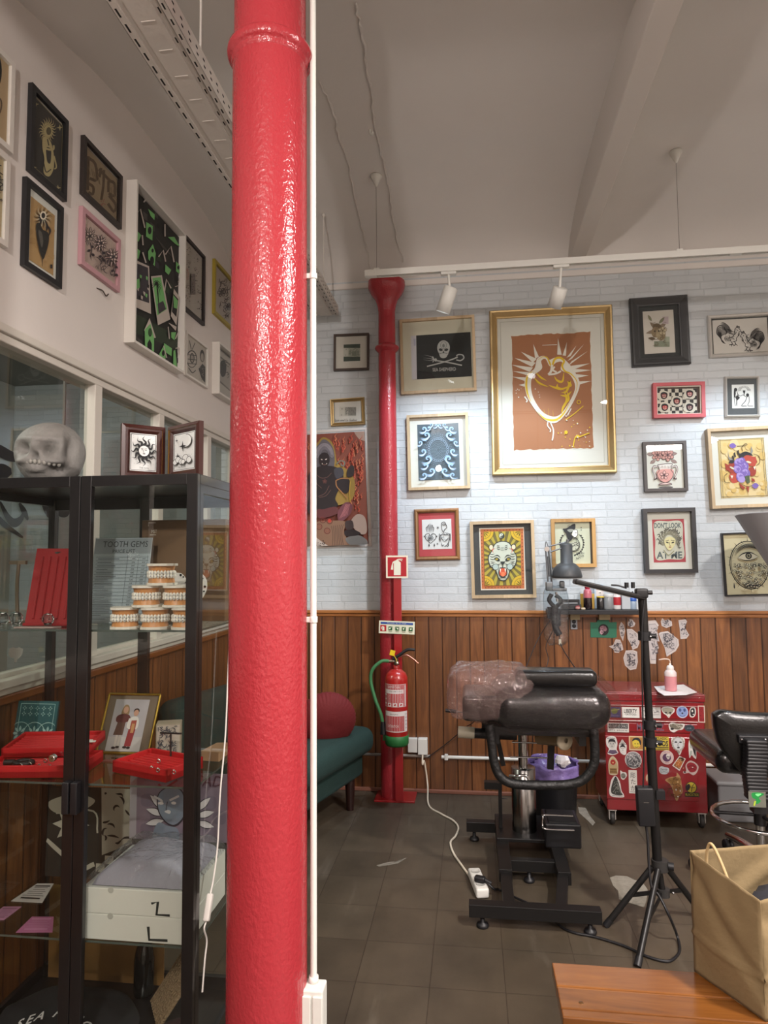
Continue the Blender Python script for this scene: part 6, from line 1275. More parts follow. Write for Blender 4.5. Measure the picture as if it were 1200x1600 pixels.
# red velvet necklace ramp, tag, crystal balls, wood block, black bust
VEL = P('#8e0f14', .85, bump=.1, bscale=200, name='red_velvet')
Yb = 1.985; xa, xb = X_(38, 975, Yb), X_(112, 975, Yb)
tp, bt = pl(58, 857, 'Y', 2.19), pl(128, 857, 'Y', 2.19)
t = thing('necklace_display', 'red velvet ramp with vertical grooves beside the crystal balls', 'necklace display', ((xa+xb)/2, 2.08, S1))
mb = MB(); A0, B0, B1, A1 = Vector((xa, Yb, S1+.002)), Vector((xb, Yb, S1+.002)), bt, tp
bk = Vector((0, .02, -.01)); mb.add([A0, B0, B1, A1]+[p+bk for p in (A0, B0, B1, A1)], [(0, 1, 2, 3), (7, 6, 5, 4), (0, 4, 5, 1), (1, 5, 6, 2), (2, 6, 7, 3), (3, 7, 4, 0)], VEL)
for i in range(1, 6):
    f_ = i/6; p, q = A0.lerp(B0, f_), A1.lerp(B1, f_); mb.cyl(p+(q-p)*.08+Vector((0, -.001, 0)), q-(q-p)*.12+Vector((0, -.001, 0)), .0038, VEL, n=8)
mb.cyl(A0+Vector((0, -.004, .004)), B0+Vector((0, -.004, .004)), .0055, VEL, n=10); mb.build('ramp', t)
mb = MB(); mb.box((X_(75, 923, 2.1), 2.085, pl(75, 923, 'Y', 2.085).z), (.012, .004, .01), M_CHROME); mb.build('pendant', t, bevel=.002)
mb = MB(); mb.prism([(0, 0), (.13, 0), (.14, .024), (.01, .02)], .004, (X_(26, 985, 1.93), 1.915, S1+.001), (1, .02, 0), (0, 1, 0), P('#a08c86', .6)); solo(mb, 'name_tag', 'flat pinkish grey strip in front of the red velvet ramp', 'tag')
M_CRY = P('#e8eef0', .03, trans=1.0, name='crystal')
for x, r_, lab in ((4, .021, 'faceted crystal ball furthest from the cabinet doors joint'), (25, .021, 'faceted crystal ball between another ball and the red ramp'), (75, .019, 'faceted crystal ball in front of the red velvet ramp')):
    mb = MB(); xx = X_(x, 965, 1.965); mb.ball((xx, 1.965, S1+r_+.006), r_, M_CRY, 10); mb.sm = [False]*len(mb.sm); mb.cyl((xx, 1.965, S1+.001), (xx, 1.965, S1+.010), r_*.6, M_CRY, n=10); solo(mb, 'crystal_ball', lab, 'crystal ball', 'crystal balls on the top glass shelf')
mb = MB(); p = pl(124, 978, 'Y', 1.96); mb.bx((p.x-.018, 1.95, S1), (p.x+.022, 1.98, S1+.02), P('#8a7a5c', .6)); t = tag(mb.build('wood_block', bevel=.002), 'small wooden block with a dangling crystal beside the price list', 'stand'); mb = MB(); mb.tube([(p.x, 1.97, S1+.02), (p.x-.004, 1.97, S1+.1), (p.x, 1.965, S1+.12), (p.x+.006, 1.96, S1+.1), (p.x+.004, 1.96, S1+.06)], .0016, M_CHROME, 6); mb.ball((p.x+.004, 1.96, S1+.045), (.005, .005, .011), M_CRY, 8); mb.build('hook', t)
xx = X_(-6, 920, 2.2)
mb = MB(); mb.lathe([(.045, 0), (.045, .006), (.012, .012), (.014, .05), (.05, .1), (.062, .15), (.04, .19), (.022, .21), (.02, .235), (0, .24)], (KX0+.095, 2.195, S1), P('#26221f', .7), 24); solo(mb, 'jewellery_bust', 'dark jewellery bust at the window end of the top shelf', 'display bust')
mb = MB(); mb.tube([(X_(27, 980, 2.1), 2.1, S1), (X_(27, 900, 2.1), 2.1, S1+.12), (X_(30, 862, 2.1), 2.1, S1+.2)], .006, P('#6a5a48', .6), 8); mb.cyl((X_(27, 980, 2.1), 2.1, S1), (X_(27, 980, 2.1), 2.1, S1+.006), .03, P('#6a5a48', .6)); mb.box((X_(29, 862, 2.1), 2.1, S1+.2), (.06, .01, .012), P('#6a5a48', .6)); solo(mb, 'earring_stand', 'thin brown T shaped stand behind the crystal balls', 'jewellery stand')

# ---- middle shelf
RT = P('#b5141c', .6, bump=.05, bscale=200, name='red_velvet_tray')
def tray(name, label, c, w, d, h, rz, tilt=0, tier=0):
    t = thing(name, label, 'jewellery tray', c, (tilt, 0, rz), group='red velvet jewellery trays')
    mb = MB(); mb.bx((-w/2, -d/2, 0), (w/2, d/2, h*.55), RT)
    for a, b in (((-w/2, -d/2, 0), (w/2, -d/2+.008, h)), ((-w/2, d/2-.008, 0), (w/2, d/2, h)), ((-w/2, -d/2, 0), (-w/2+.008, d/2, h)), ((w/2-.008, -d/2, 0), (w/2, d/2, h))): mb.bx(a, b, RT)
    mb.build('tray', t, local=True, bevel=.0015)
    mb = MB()
    for i in range(7): y = -d/2+.02+(d-.04)*i/6; mb.cyl((-w/2+.01, y, h*.55), (w/2-.01, y, h*.55), .006, RT, n=8)
    mb.build('padding', t, local=True); return t
ta = tray('jewellery_tray', 'lower red tray with bracelet and rings, stacked under another tray', (-1.335, 2.005, S2+.002), .30, .165, .036, .13)
tb = tray('jewellery_tray', 'upper red tray with white earring cards, lying on the lower tray', (-1.365, 2.105, S2+.039), .27, .15, .03, .16, .1)
tc = tray('jewellery_tray', 'single red tray set at an angle beside the photo frame', (-.975, 2.035, S2+.002), .225, .155, .036, -.36)
mb = MB(); cx, cy, cz = X_(45, 1190, 1.99), 1.965, S2+.034
mb.tube([(cx+math.cos(a)*.028, cy+math.sin(a)*.02, cz) for a in [2*PI*i/12 for i in range(13)]], .0065, P('#141012', .6), 8); mb.tube([(cx-.03, cy, cz), (cx-.06, cy-.006, cz)], .009, P('#141012', .6), 8); solo(mb, 'bracelet', 'black cord bracelet lying in the lower red tray', 'bracelet')
for i, (x, y, lab) in enumerate(((28, 1200, 'pair of small metal rings near the tray rim'), (46, 1196, 'small ring below the black bracelet'), (55, 1202, 'ring in the front row of the lower tray'), (71, 1190, 'larger ring beside the cabinet lock'), (71, 1203, 'ring in the tray corner below the lock'))):
    p = pl(x, y, 'Z', S2+.03); p.y = max(1.935, min(p.y, 2.02)); mb = MB(); mb.tube([(p.x+math.cos(a)*.006, p.y, S2+.033+math.sin(a)*.006) for a in [2*PI*k/10 for k in range(11)]], .0016, M_CHROME, 6, interp=2); solo(mb, 'ring', lab, 'ring', 'rings in the red trays')
for i, (x, y, lab) in enumerate(((237, 1201, 'small ring in the angled tray, front row'), (247, 1204, 'ring in the middle of the angled tray'), (272, 1207, 'white stone ring at the front of the angled tray'), (248, 1190, 'ring pair at the back of the angled tray'))):
    p = pl(x, y, 'Z', S2+.034); mb = MB(); mb.tube([(p.x+math.cos(a)*.005, p.y, S2+.035+math.sin(a)*.005) for a in [2*PI*k/10 for k in range(11)]], .0015, M_CHROME, 6, interp=2); mb.ball((p.x, p.y-.002, S2+.041), .0025, P('#e4dcd4', .3), 8); solo(mb, 'ring', lab, 'ring', 'rings in the red trays')
for x, y, lab in ((121, 1168, 'white earring card nearer the cabinet door joint'), (134, 1159, 'white earring card in the middle of the upper tray'), (140, 1155, 'white earring card at the far end of the upper tray')):
    p = pl(x, y, 'Z', S2+.075); mb = MB(); mb.box((min(p.x, -1.13), min(max(p.y, 2.08), 2.2), S2+.071), (.018, .014, .0012), P('#d8d4cc', .6), rot=(.1, 0, .3)); solo(mb, 'earring_card', lab, 'card', 'earring cards on the upper red tray')
# gold photo frame with two children
Yf = 2.2; fa, fb, fc, fd = pl(158, 1088, 'Y', Yf+.03), pl(238, 1089, 'Y', Yf+.03), pl(232, 1178, 'Y', Yf), pl(150, 1177, 'Y', Yf)
zb_ = S2+.001; sh = zb_-fd.z
w_ = (fb-fa).length; O = Vector((fd.x, Yf, zb_)); U = Vector((1, 0, 0)); V = Vector((.012, .06, fa.z-fd.z)); hh = V.length; V.normalize()
t = thing('photo_frame', 'thin gold frame holding a photo of two standing children', 'photo frame', (fd.x+w_/2, Yf, S2)); n = U.cross(V)
mb = MB()
for a, b in (((0, 0), (w_, 0)), ((w_, 0), (w_, hh)), ((w_, hh), (0, hh)), ((0, hh), (0, 0))): mb.cyl(O+U*a[0]+V*a[1], O+U*b[0]+V*b[1], .0042, P('#b0923e', .3, .8), n=8)
mb.build('frame', t)
mb = MB(); mb.prism([(0, 0), (w_, 0), (w_, hh), (0, hh)], .002, O-n*.003, U, V, P('#6e6152', .8), W=n); A = Art(O+U*(w_*.16)+V*(hh*.03), U, V, w_*.66, hh*.88, (505, 425, 685, 680), mb, base=.0002)
A.full('#a9a6aa'); A.rect(505, 610, 685, 680, '#b5b0ae')
sk, hr, mar, br = '#b98f78', '#8a7250', '#5a2c2a', '#5a3f36'
A.blob([(550, 500), (556, 460), (572, 452), (586, 466), (588, 500)], hr); A.ell(570, 478, 13, 17, sk); A.blob([(530, 510), (560, 498), (595, 505), (600, 530), (560, 545), (530, 535)], mar); A.poly([(540, 540), (582, 540), (580, 602), (530, 602)], br); A.poly([(545, 602), (558, 602), (556, 660), (545, 660)], '#c8c0b8'); A.poly([(562, 602), (574, 602), (572, 655), (561, 655)], '#c8c0b8'); A.ell(546, 664, 11, 6, '#2a2222'); A.ell(566, 660, 10, 6, '#2a2222')
A.ell(628, 482, 15, 13, '#2e2420'); A.ell(628, 492, 13, 16, sk); A.blob([(598, 530), (612, 512), (640, 512), (652, 540), (645, 572), (604, 572)], '#d0ccc6'); A.poly([(612, 530), (640, 528), (640, 575), (610, 575)], '#9a4a3c'); A.poly([(606, 572), (642, 572), (634, 655), (600, 655)], '#8a2c30'); A.ell(604, 660, 11, 6, '#221c1c'); A.ell(624, 662, 10, 6, '#221c1c'); A.rect(618, 545, 634, 590, '#b88a5a'); A.line([(600, 520), (596, 560), (612, 570)], 7, '#d0ccc6')
mb.build('photo', t)
mb = MB(); mb.prism([(0, .02), (.0, .0), (.15, .0), (.15, .02)], .004, (X_(160, 1185, 2.1), 2.1, S2), (1, 0, 0), (0, 1, 0), P('#7a4a40', .5)); solo(mb, 'card_holder', 'low card strip in front of the gold photo frame', 'card holder')
p = pl(40, 1150, 'Y', 2.215); mb = MB()
x0, x1 = X_(33, 1150, 2.24), X_(96, 1150, 2.24); z1 = pl(45, 1094, 'Y', 2.245).z
O = Vector((x0-.014, 2.21, S2+.002)); U = Vector((1, 0, 0)); V = Vector((.05, .12, .95)).normalized(); hh = z1-S2; w_ = x1-x0
mb.prism([(0, 0), (w_, 0), (w_, hh), (0, hh)], .008, O, U, V, P('#123c40', .4), W=(0, 1, 0)); A = Art(O+Vector((0, -.0006, 0)), U, V, w_, hh, (0, 0, 100, 110), mb); A.W = Vector((0, -1, 0)); A.full('#1c5358'); c_ = '#8fb3b0'; A.line([(8, 6), (92, 6), (92, 104), (8, 104), (8, 6)], 1.5, c_, 0)
for i in range(5):
    for j in range(2): x, y = 18+i*16, 16+j*13; A.star(x, y, 6, 2.5, 4, c_); A.ell(x, y, 2.4, None, '#1c5358', 8)
for cx, cy in ((50, 74), (16, 74), (84, 74)):
    A.ring(cx, cy, 26, 1.6, c_, 24)
    for i in range(8): a = 2*PI*i/8; A.leaf(cx+math.cos(a)*4, cy+math.sin(a)*4, 14, a, 3, c_)
solo(mb, 'patterned_tile', 'teal tile with pale floral pattern leaning behind the red trays', 'tile')
p = pl(262, 1150, 'Y', 2.2); mb = MB(); mb.box((p.x+.005, 2.2, S2+.055), (.08, .06, .108), P('#8f8472', .7), rot=(0, 0, .35)); t = tag(mb.build('gift_box', bevel=.002), 'small patterned cardboard box beside the gold photo frame', 'box')
mb = MB(); rm = Euler((0, 0, .35)).to_matrix(); A = Art(Vector((p.x+.005, 2.2, S2+.055))+rm @ Vector((-.036, -.0305, -.05)), rm @ Vector((1, 0, 0)), (0, 0, 1), .072, .1, (0, 0, 72, 100), mb); A.full('#a59c90'); A.scribble((4, 4, 68, 96), 60, 3, '#3c4048', random.Random(2)); mb.build('printing', t)
p = pl(275, 1172, 'Y', 2.14); mb = MB(); mb.cyl((p.x, 2.1, S2), (p.x, 2.1, S2+.005), .022, M_BLACK); mb.cyl((p.x, 2.1, S2), (p.x, 2.1, S2+.098), .003, M_BLACK, n=8); mb.cyl((p.x-.036, 2.1, S2+.098), (p.x+.036, 2.1, S2+.098), .003, M_BLACK, n=8); solo(mb, 'earring_stand', 'small black T shaped stand beside the patterned box', 'jewellery stand')
p = pl(335, 1185, 'Y', 2.16); mb = MB(); mb.prism([(-.035, -.05), (.03, -.06), (.028, .06), (-.02, .05)], .03, (KX1-.062, 2.2, S2+.001), (1, 0, 0), (0, 1, 0), P('#9a7a5c', .6)); solo(mb, 'wooden_block', 'pale tan wooden block in the corner by the cabinet side glass', 'block', bevel=.003)

# ---- lower shelf: white boxes, wrapped shirt, prints, cards
BOXW = P('#cfd0c8', .7, name='white_card'); bx0, bx1, by0, by1 = -1.14, KX1-.03, 1.905, 2.2
for i, (nm, lab) in enumerate((('L', 'lower white box marked with a black L'), ('Z', 'upper white box marked like a Z, under the wrapped shirt'))):
    z0 = S3+.001+i*.0725; t = thing('cardboard_box', lab, 'box', ((bx0+bx1)/2, by0+.15, z0), group='white boxes in the cabinet')
    mb = MB(); mb.bx((bx0, by0, z0), (bx1, by1, z0+.0718), BOXW); mb.build('box', t, bevel=.002)
    mb = MB(); A = Art((bx0, by0, z0), (1, 0, 0), (0, 0, 1), bx1-bx0, .0718, (340, 360 if i else 500, 890, 515 if i else 640), mb, base=.0003); k = '#1e2422'
    if i: A.line([(702, 436), (736, 424), (730, 500), (798, 500)], 15, k, 0)
    else: A.line([(688, 552), (694, 622), (788, 620)], 15, k, 0)
    mb.build('marker_lettering', t)
    mb = MB(); mb.lathe([(0, 0), (.009, 0)], (X_(173, 1400, by0), by0-.0006, z0+.0675), P('#a9aaa2', .7), 16, axis=(0, -1, 0)); mb.build('thumb_notch', t)
zt = S3+.147; rn = random.Random(5)
t = thing('wrapped_shirt', 'folded lilac grey shirt in clear plastic on the white boxes', 'shirt', (-.97, 2.05, zt))
mb = MB()
def shf(u, v):
    x = -1.115+.285*u; y = 1.915+.26*v; e = min(u, 1-u, v, 1-v)*5; return Vector((x, y, zt+.002+.052*min(1, e)**.6+.006*math.sin(u*9+v*5)*min(1, e)))
mb.grid(shf, 28, 28, P('#97949f', .85, name='lilac_grey_cotton')); mb.grid(lambda u, v: Vector((-1.115+.285*u, 1.915+.26*v, zt+.001)), 1, 1, P('#97949f', .85)); mb.build('shirt', t)
mb = MB()
from mathutils import noise as NZ
def plf(u, v):
    x = -1.14+.33*u; y = 1.908+.29*v; e = min(u, 1-u, v, 1-v)*6; w = NZ.noise(Vector((u*7, v*7, 3)))*.01+NZ.noise(Vector((u*18, v*18, 9)))*.004; return Vector((x, y, zt+.004+(.060+w)*min(1, e)**.7))
M_FILM = glass_mat('clear_plastic_film', '#f4f6f8', fmin=.06, rough=.05, haze=.04, bump=.9, bscale=20)
mb.grid(plf, 44, 44, M_FILM); mb.build('plastic_bag', t)
# purple print behind
O = Vector((-1.16, 2.235, S3+.16)); w_, h_ = .345, pl(205, 1200, 'Y', 2.24).z-S3-.16
O.z = S3+.158
t = thing('art_print', 'mauve print of a blue winged face standing behind the white boxes', 'print', (O.x+w_/2, 2.235, O.z))
by = 2.21
mb = MB(); O.y = 2.215; mb.prism([(0, 0), (w_, 0), (w_, h_), (0, h_)], .003, O+Vector((0, .003, 0)), (1, 0, 0), (0, 0, 1), P('#857684', .7), W=(0, -1, 0)); A = Art(O, (1, 0, 0), (0, 0, 1), w_, h_, (662, 830, 1130, 1110), mb, base=.0002); A.full('#7b6c7a'); A.rect(662, 830, 695, 1110, '#a09aa0')
for i in range(4):
    for j in range(3): A.blob([(720+i*100+(j % 2)*45, 930+j*60), (770+i*100+(j % 2)*45, 925+j*60), (772+i*100+(j % 2)*45, 970+j*60), (722+i*100+(j % 2)*45, 972+j*60)], '#6d6170')
k, bl, wh = '#2a2630', '#737d8c', '#c4bec0'
A.line([(800, 880), (830, 895), (890, 860)], 9, '#7a2434'); A.text('SAD', 1045, 860, 46, '#4e2c3c', width=120, slant=.3)
for g in (-1, 1):
    for i in range(3): A.leaf(905+g*75, 985+i*22, 90, (0 if g > 0 else PI)-g*(.7-.45*i), 17, wh, k, 4)
A.blob([(800, 920), (860, 885), (920, 910), (930, 1000), (890, 1050), (840, 1040), (800, 990)], k); A.blob([(804, 922), (860, 890), (915, 912), (924, 998), (886, 1042), (842, 1034), (805, 988)], bl)
A.line([(780, 930), (820, 950), (800, 960)], 9, wh); A.line([(855, 945), (900, 925)], 9, wh); A.ell(815, 958, 12, 6, '#d0cac8'); A.ell(875, 955, 12, 6, '#d0cac8'); A.line([(845, 950), (840, 985), (855, 990)], 3, k); A.blob([(832, 992), (855, 1000), (862, 990), (850, 984)], wh); A.blob([(800, 1040), (850, 1050), (895, 1060), (895, 1110), (780, 1110)], bl)
mb.build('print', t)
# two dark patterned prints leaning behind the glass, cards on the shelf
def dark_print(lab, O, U, V, w, h, seed):
    mb = MB(); U, V = Vector(U).normalized(), Vector(V).normalized(); n = U.cross(V); mb.prism([(0, 0), (w, 0), (w, h), (0, h)], .004, O, U, V, P('#1d1c1b', .7), W=-n); A = Art(O, U, V, w, h, (0, 0, 100, 100), mb, base=.0003); A.full('#26241f'); c = '#aaa596'
    if seed == 1:
        A.blob([(0, 18), (30, 8), (55, 14), (40, 26), (10, 30)], c); A.star(28, 42, 22, 12, 8, c); A.ell(28, 42, 4, None, '#26241f'); A.poly([(62, 0), (100, 0), (100, 60), (66, 74)], c); A.scribble((66, 6, 98, 60), 14, 2.5, '#2a2622', random.Random(3)); A.line([(0, 60), (40, 88), (58, 84)], 5, c); A.line([(10, 30), (54, 26), (60, 50)], 2, c)
        for i in range(4):
            for j in range(3):
                if (i+j) % 2: A.poly([(60+i*10, 74+j*9), (70+i*10, 74+j*9), (70+i*10, 83+j*9), (60+i*10, 83+j*9)], c)
    else:
        A.star(26, 20, 22, 13, 9, c); A.poly([(70, 0), (100, 0), (100, 100), (84, 70), (62, 60)], c); A.line([(66, 0), (60, 40), (36, 60)], 8, c); A.line([(66, 0), (60, 40), (36, 60)], 4, '#26241f')
        for i in range(6): A.ell(66-i*5, 6+i*9, 1.6, None, c, 6)
        A.poly([(60, 62), (78, 72), (70, 84), (54, 74)], '#26241f'); A.line([(0, 18), (20, 60), (60, 96)], 7, '#8d877a')
    solo(mb, 'art_print', lab, 'print')
dark_print('dark ornamental print with white star leaning at the window end', Vector((KX0+.03, 2.25, S3+.003)), (1, 0, 0), (0, .05, 1), .315, .3, 1)
dark_print('dark ornamental print leaning behind the wrapped shirt', Vector((-1.17, 2.262, S3+.003)), (1, 0, 0), (0, .0, 1), .2, .4, 2)
def card(lab, q, c, ink):
    P3 = [pl(x, y, 'Z', S3+.0015) for x, y in q]
    for p in P3: p.x = max(p.x, KX0+.03); p.y = min(max(p.y, KY0+.04), 2.23)
    mb = MB(); mb.add(P3+[p+Vector((0, 0, .0015)) for p in P3], [(3, 2, 1, 0), (4, 5, 6, 7)]+[(i, (i+1) % 4, 4+(i+1) % 4, 4+i) for i in range(4)], c)
    a, b, c2, d = [p+Vector((0, 0, .0019)) for p in P3]
    for i in range(7):
        f0 = .12+i*.11; l0, r0 = a.lerp(d, f0), b.lerp(c2, f0); l1, r1 = a.lerp(d, f0+(.07 if i in (0, 6) else .025)), b.lerp(c2, f0+(.07 if i in (0, 6) else .025)); e = .1+(i*7 % 5)*.03
        mb.add([l0.lerp(r0, e), l0.lerp(r0, 1-e), l1.lerp(r1, 1-e), l1.lerp(r1, e)], [(0, 1, 2, 3)], ink)
    solo(mb, 'printed_card', lab, 'card', 'printed cards on the lower glass shelf')
card('white card with black lettering on the lower glass shelf', [(58, 1381), (84, 1381), (66, 1411), (12, 1408)], P('#bdbab4', .6), P('#1e1c1c', .7))
card('pink card nearest the window on the lower shelf', [(-30, 1415), (34, 1417), (6, 1438), (-50, 1436)], P('#a87892', .6), P('#7c5068', .7))
card('pink card in front of the white lettered card', [(50, 1433), (84, 1433), (82, 1457), (24, 1458)], P('#a8668a', .6), P('#c08aa6', .7))
# ---- bottom: black garment, bottle, woven mat, cardboard
BT = .061
mb = MB()
def cap(u, v):
    a = 2*PI*u; r = v; x = math.cos(a)*r; y = math.sin(a)*r; return Vector((-1.27+x*.225, 2.06+y*.14, BT+.002+0.066*max(0, 1-r*r)**.42+.006*math.sin(a*5+r*4)*r))
M_BLKC = P('#17181b', .95, name='black_cotton')
mb.grid(cap, 40, 14, M_BLKC); t = thing('black_shirt', 'black garment with white arched lettering at the cabinet bottom', 'shirt', (-1.26, 2.06, BT)); mb.build('garment', t, weld=True)
mb = MB()
def capw(u, v, l):
    x = -1.41+.36*u; y0 = 1.93+.1*v
    r = math.sqrt(((x+1.27)/.225)**2+((y0-2.06)/.14)**2); r = min(r, .985); return Vector((x, y0-.002, BT+.004+0.066*max(0, 1-r*r)**.42+.004+l))
A = Art((0, 0, 0), (1, 0, 0), (0, 0, 1), 1, 1, (0, 0, 360, 100), mb, wrap=capw); wt = P('#c8c8c6', .8); s_ = 'SEA PIRACY'
for i, ch in enumerate(s_):
    if ch == ' ': continue
    f_ = i/(len(s_)-1); A.text(ch, 44+f_*228, 62-34*math.sin(PI*f_), 28, wt, rot=(f_-.5)*.9, slant=.25, bold=.02)
rn = random.Random(3)
for _ in range(46): x = rn.uniform(70, 290); A.leaf(x, rn.uniform(84, 99), rn.uniform(6, 16), rn.uniform(-.6, .6), 3, wt)
mb.build('lettering', t)
p = pl(190, 1560, 'Y', 2.13); mb = MB(); mb.lathe([(0, 0), (.03, 0), (.033, .01), (.033, .11), (.028, .14), (.014, .18), (.0125, .215), (.0145, .218), (.0145, .228), (0, .23)], (-1.105, 2.225, BT), P('#121414', .15, coat=.5), 28); t = tag(mb.build('bottle'), 'dark glass bottle with a copper capsule at the cabinet bottom', 'bottle'); mb = MB(); mb.lathe([(.0152, .175), (.0142, .215), (.0158, .219), (.0158, .23), (0, .232)], (-1.105, 2.225, BT), P('#5a3a30', .35, .5), 24); mb.build('capsule', t)
p0 = Vector((-.99, 2.08, BT+.012)); mb = MB()
MATM = P('#8a7458', .9, bump=1.0, bscale=140, name='woven_rope')
for i in range(11):
    d = Vector((.055, .02, .085)).normalized(); off = Vector((-.0125*i, .0035*i, .004*i)) if False else Vector((-.008*i, .012*i, .0))
    a = p0+Vector((.02, -.03, 0))+off; mb.tube([a, a+d*.09, a+d*.19], .0062, MATM, 8)
solo(mb, 'woven_mat', 'rough woven rope mat leaning beside the bottle', 'mat')
mb = MB(); mb.prism([(0, 0), (.42, 0), (.42, .29), (0, .31)], .005, (KX0+.04, 2.268, BT+.001), (1, 0, 0), (0, 0, 1), P('#7d5a2e', .7, var=.15, vscale=6, name='ochre_card'), W=(0, 1, 0)); solo(mb, 'cardboard_sheet', 'ochre cardboard sheet at the back of the cabinet bottom', 'cardboard')
mb = MB(); mb.lathe([(.0, .0), (.055, 0), (.06, .02), (.05, .05), (.02, .062), (0, .063)], (-.89, 2.0, BT+.002), P('#2a1416', .8), 24); solo(mb, 'round_case', 'dark round case in the bottom corner of the cabinet', 'case')
# switch cable hanging outside the side glass
pts = [pl(x, y, 'X', KX1+.014) for x, y in ((359, 985), (356, 1060), (352, 1150), (344, 1240), (340, 1320), (334, 1370), (329, 1396))]
t = thing('switch_cable', 'white cable with an inline switch hanging beside the cabinet side glass', 'cable', pts[-1])
W_ = P('#d8d3cc', .5); mb = MB(); mb.tube(pts, .0026, W_, 8); q = [pl(x, y, 'X', KX1+.014) for x, y in ((322, 1440), (319, 1452), (323, 1470), (320, 1500), (316, 1550))]; mb.tube(q, .0026, W_, 8); mb.build('cable', t)
a, b = pts[-1], q[0]; mb = MB(); d = (b-a).normalized(); rm = d.to_track_quat('Z', 'Y').to_matrix(); mb.rbox((a+b)/2, (.018, .018, (b-a).length), .005, W_, rot=rm); mb.build('switch', t)
# ---------------------------------------------------------------- sofa with round cushion
M_SOFA = P('#183430', .9, bump=.25, bscale=220, var=.08, vscale=6, name='dark_green_fabric')
SO = Vector((-.60, 4.14, 0)); SRZ = -.294; SR = Euler((0, 0, SRZ)).to_matrix()
sx, sy = SR @ Vector((-1, 0, 0)), SR @ Vector((0, -1, 0))   # depth towards the window wall, length towards the viewer
SP = lambda l, d, z: SO+sy*l+sx*d+Vector((0, 0, z))
t = thing('sofa', 'dark green fabric sofa along the window wall behind the large column', 'sofa', SO)
mb = MB(); mb.rbox(SP(.56, .33, .405), (.68, 1.13, .155), .065, M_SOFA, rot=SR, n=6); mb.build('seat_cushion', t)
mb = MB(); mb.rbox(SP(.56, .36, .265), (.6, 1.06, .15), .03, M_SOFA, rot=SR); mb.build('base', t)
mb = MB(); mb.rbox(SP(.56, .62, .58), (.16, 1.1, .42), .07, M_SOFA, rot=SR @ Euler((0, -.12, 0)).to_matrix(), n=6); mb.build('backrest', t)
mb = MB(); mb.rbox(SP(.06, .38, .44), (.46, .13, .27), .06, M_SOFA, rot=SR, n=6); mb.build('armrest', t)
mb = MB(); mb.rbox(SP(1.08, .38, .44), (.46, .13, .27), .06, M_SOFA, rot=SR, n=6); mb.build('armrest', t)
for l, d in ((.1, .12), (.1, .58), (1.02, .12), (1.02, .58)):
    mb = MB(); mb.cyl(SP(l, d, 0), SP(l, d, .2), .022, P('#2a1410', .4, coat=.3), r2=.032, n=16); mb.build('leg', t)
mb = MB(); cc = pl(511, 1124, 'Y', 3.86)
def cushf(p):
    x, y, z = p; r = math.hypot(x, z); a = math.atan2(z, x); k = 1+.012*math.sin(a*44)*min(1, r*1.2)*(1 if abs(y) < .95 else .4)
    d = 1-.05*math.exp(-(r/.16)**2); return (x*k, y*d, z*k)
mb.ball(cc, (.165, .085, .165), P('#620f13', .8, bump=.1, bscale=90, name='dark_red_velvet'), 136, rot=(.28, 0, .3), f=cushf); t = solo(mb, 'round_cushion', 'round pleated dark red cushion on the green sofa', 'cushion')

# ---------------------------------------------------------------- treatment bed wrapped in film
M_LEA = P('#0e0e0f', .28, coat=.35, bump=.12, bscale=90, name='black_vinyl'); M_STEEL = P('#141313', .42, .2, name='black_steel'); M_TAPE = P('#121212', .5, bump=.5, bscale=55, name='black_tape')
M_WRAP = glass_mat('stretch_film', '#f6f2f2', fmin=.03, fres=.4, rough=.02, haze=.004, hazecol='#e9dedd', bump=.9, bscale=34)
M_WRAP2 = glass_mat('loose_stretch_film', '#efe6e4', fmin=.07, fres=.8, rough=.05, haze=.075, hazecol='#e6c4be', bump=1.0, bscale=14)
t = thing('tattoo_bed', 'black padded tattoo bed wrapped in clear film on a steel base', 'treatment bed', (.23, 3.2, 0))
mb = MB(); mb.bx((-.034, 2.855, .045), (.489, 2.905, .095), M_STEEL); mb.build('front_bar', t, bevel=.002)
mb = MB(); mb.bx((-.05, 3.70, .05), (.485, 3.75, .10), M_STEEL); mb.build('rear_bar', t, bevel=.002)
for xa, xb, nm in ((.129, .128, 0), (.336, .385, 0)):
    mb = MB(); a, b = Vector((xa, 2.9, .07)), Vector((xb, 3.22, .07)); d = (b-a); mb.box((a+b)/2, (.046, d.length, .045), M_STEEL, rot=(0, 0, math.atan2(d.y, d.x)-PI/2)); mb.build('side_rail', t, bevel=.002)
    a, b = Vector((xb, 3.16, .078)), Vector((xb, 3.72, .078)); mb = MB(); mb.box((a+b)/2, (.058, .56, .056), M_STEEL); mb.build('rail_sleeve', t, bevel=.002)
mb = MB(); mb.bx((.15, 3.27, .05), (.36, 3.31, .10), M_STEEL); mb.build('cross_bar', t, bevel=.002)
for x, y in ((.02, 2.88), (.445, 2.88), (-.01, 3.725), (.45, 3.725), (.24, 3.29)):
    mb = MB(); mb.lathe([(0, 0), (.024, 0), (.026, .006), (.022, .016), (.009, .02), (.009, .05), (0, .05)], (x, y, 0), M_BLACK, 18); mb.build('levelling_foot', t)
mb = MB(); mb.bx((.1, 3.46, .104), (.42, 3.78, .122), M_STEEL); mb.build('base_plate', t, bevel=.003)
M_STAIN = P('#8f8d8a', .22, 1, name='brushed_steel')
mb = MB(); mb.lathe([(.061, .122), (.061, .43), (.058, .432), (.02, .433)], (.243, 3.58, 0), M_STAIN, 36); mb.build('column_cover', t)
mb = MB(); mb.cyl((.243, 3.58, .43), (.243, 3.58, .70), .024, M_CHROME, n=20); mb.cyl((.243, 3.58, .60), (.243, 3.58, .74), .045, M_STEEL, n=20); mb.build('lift_piston', t)
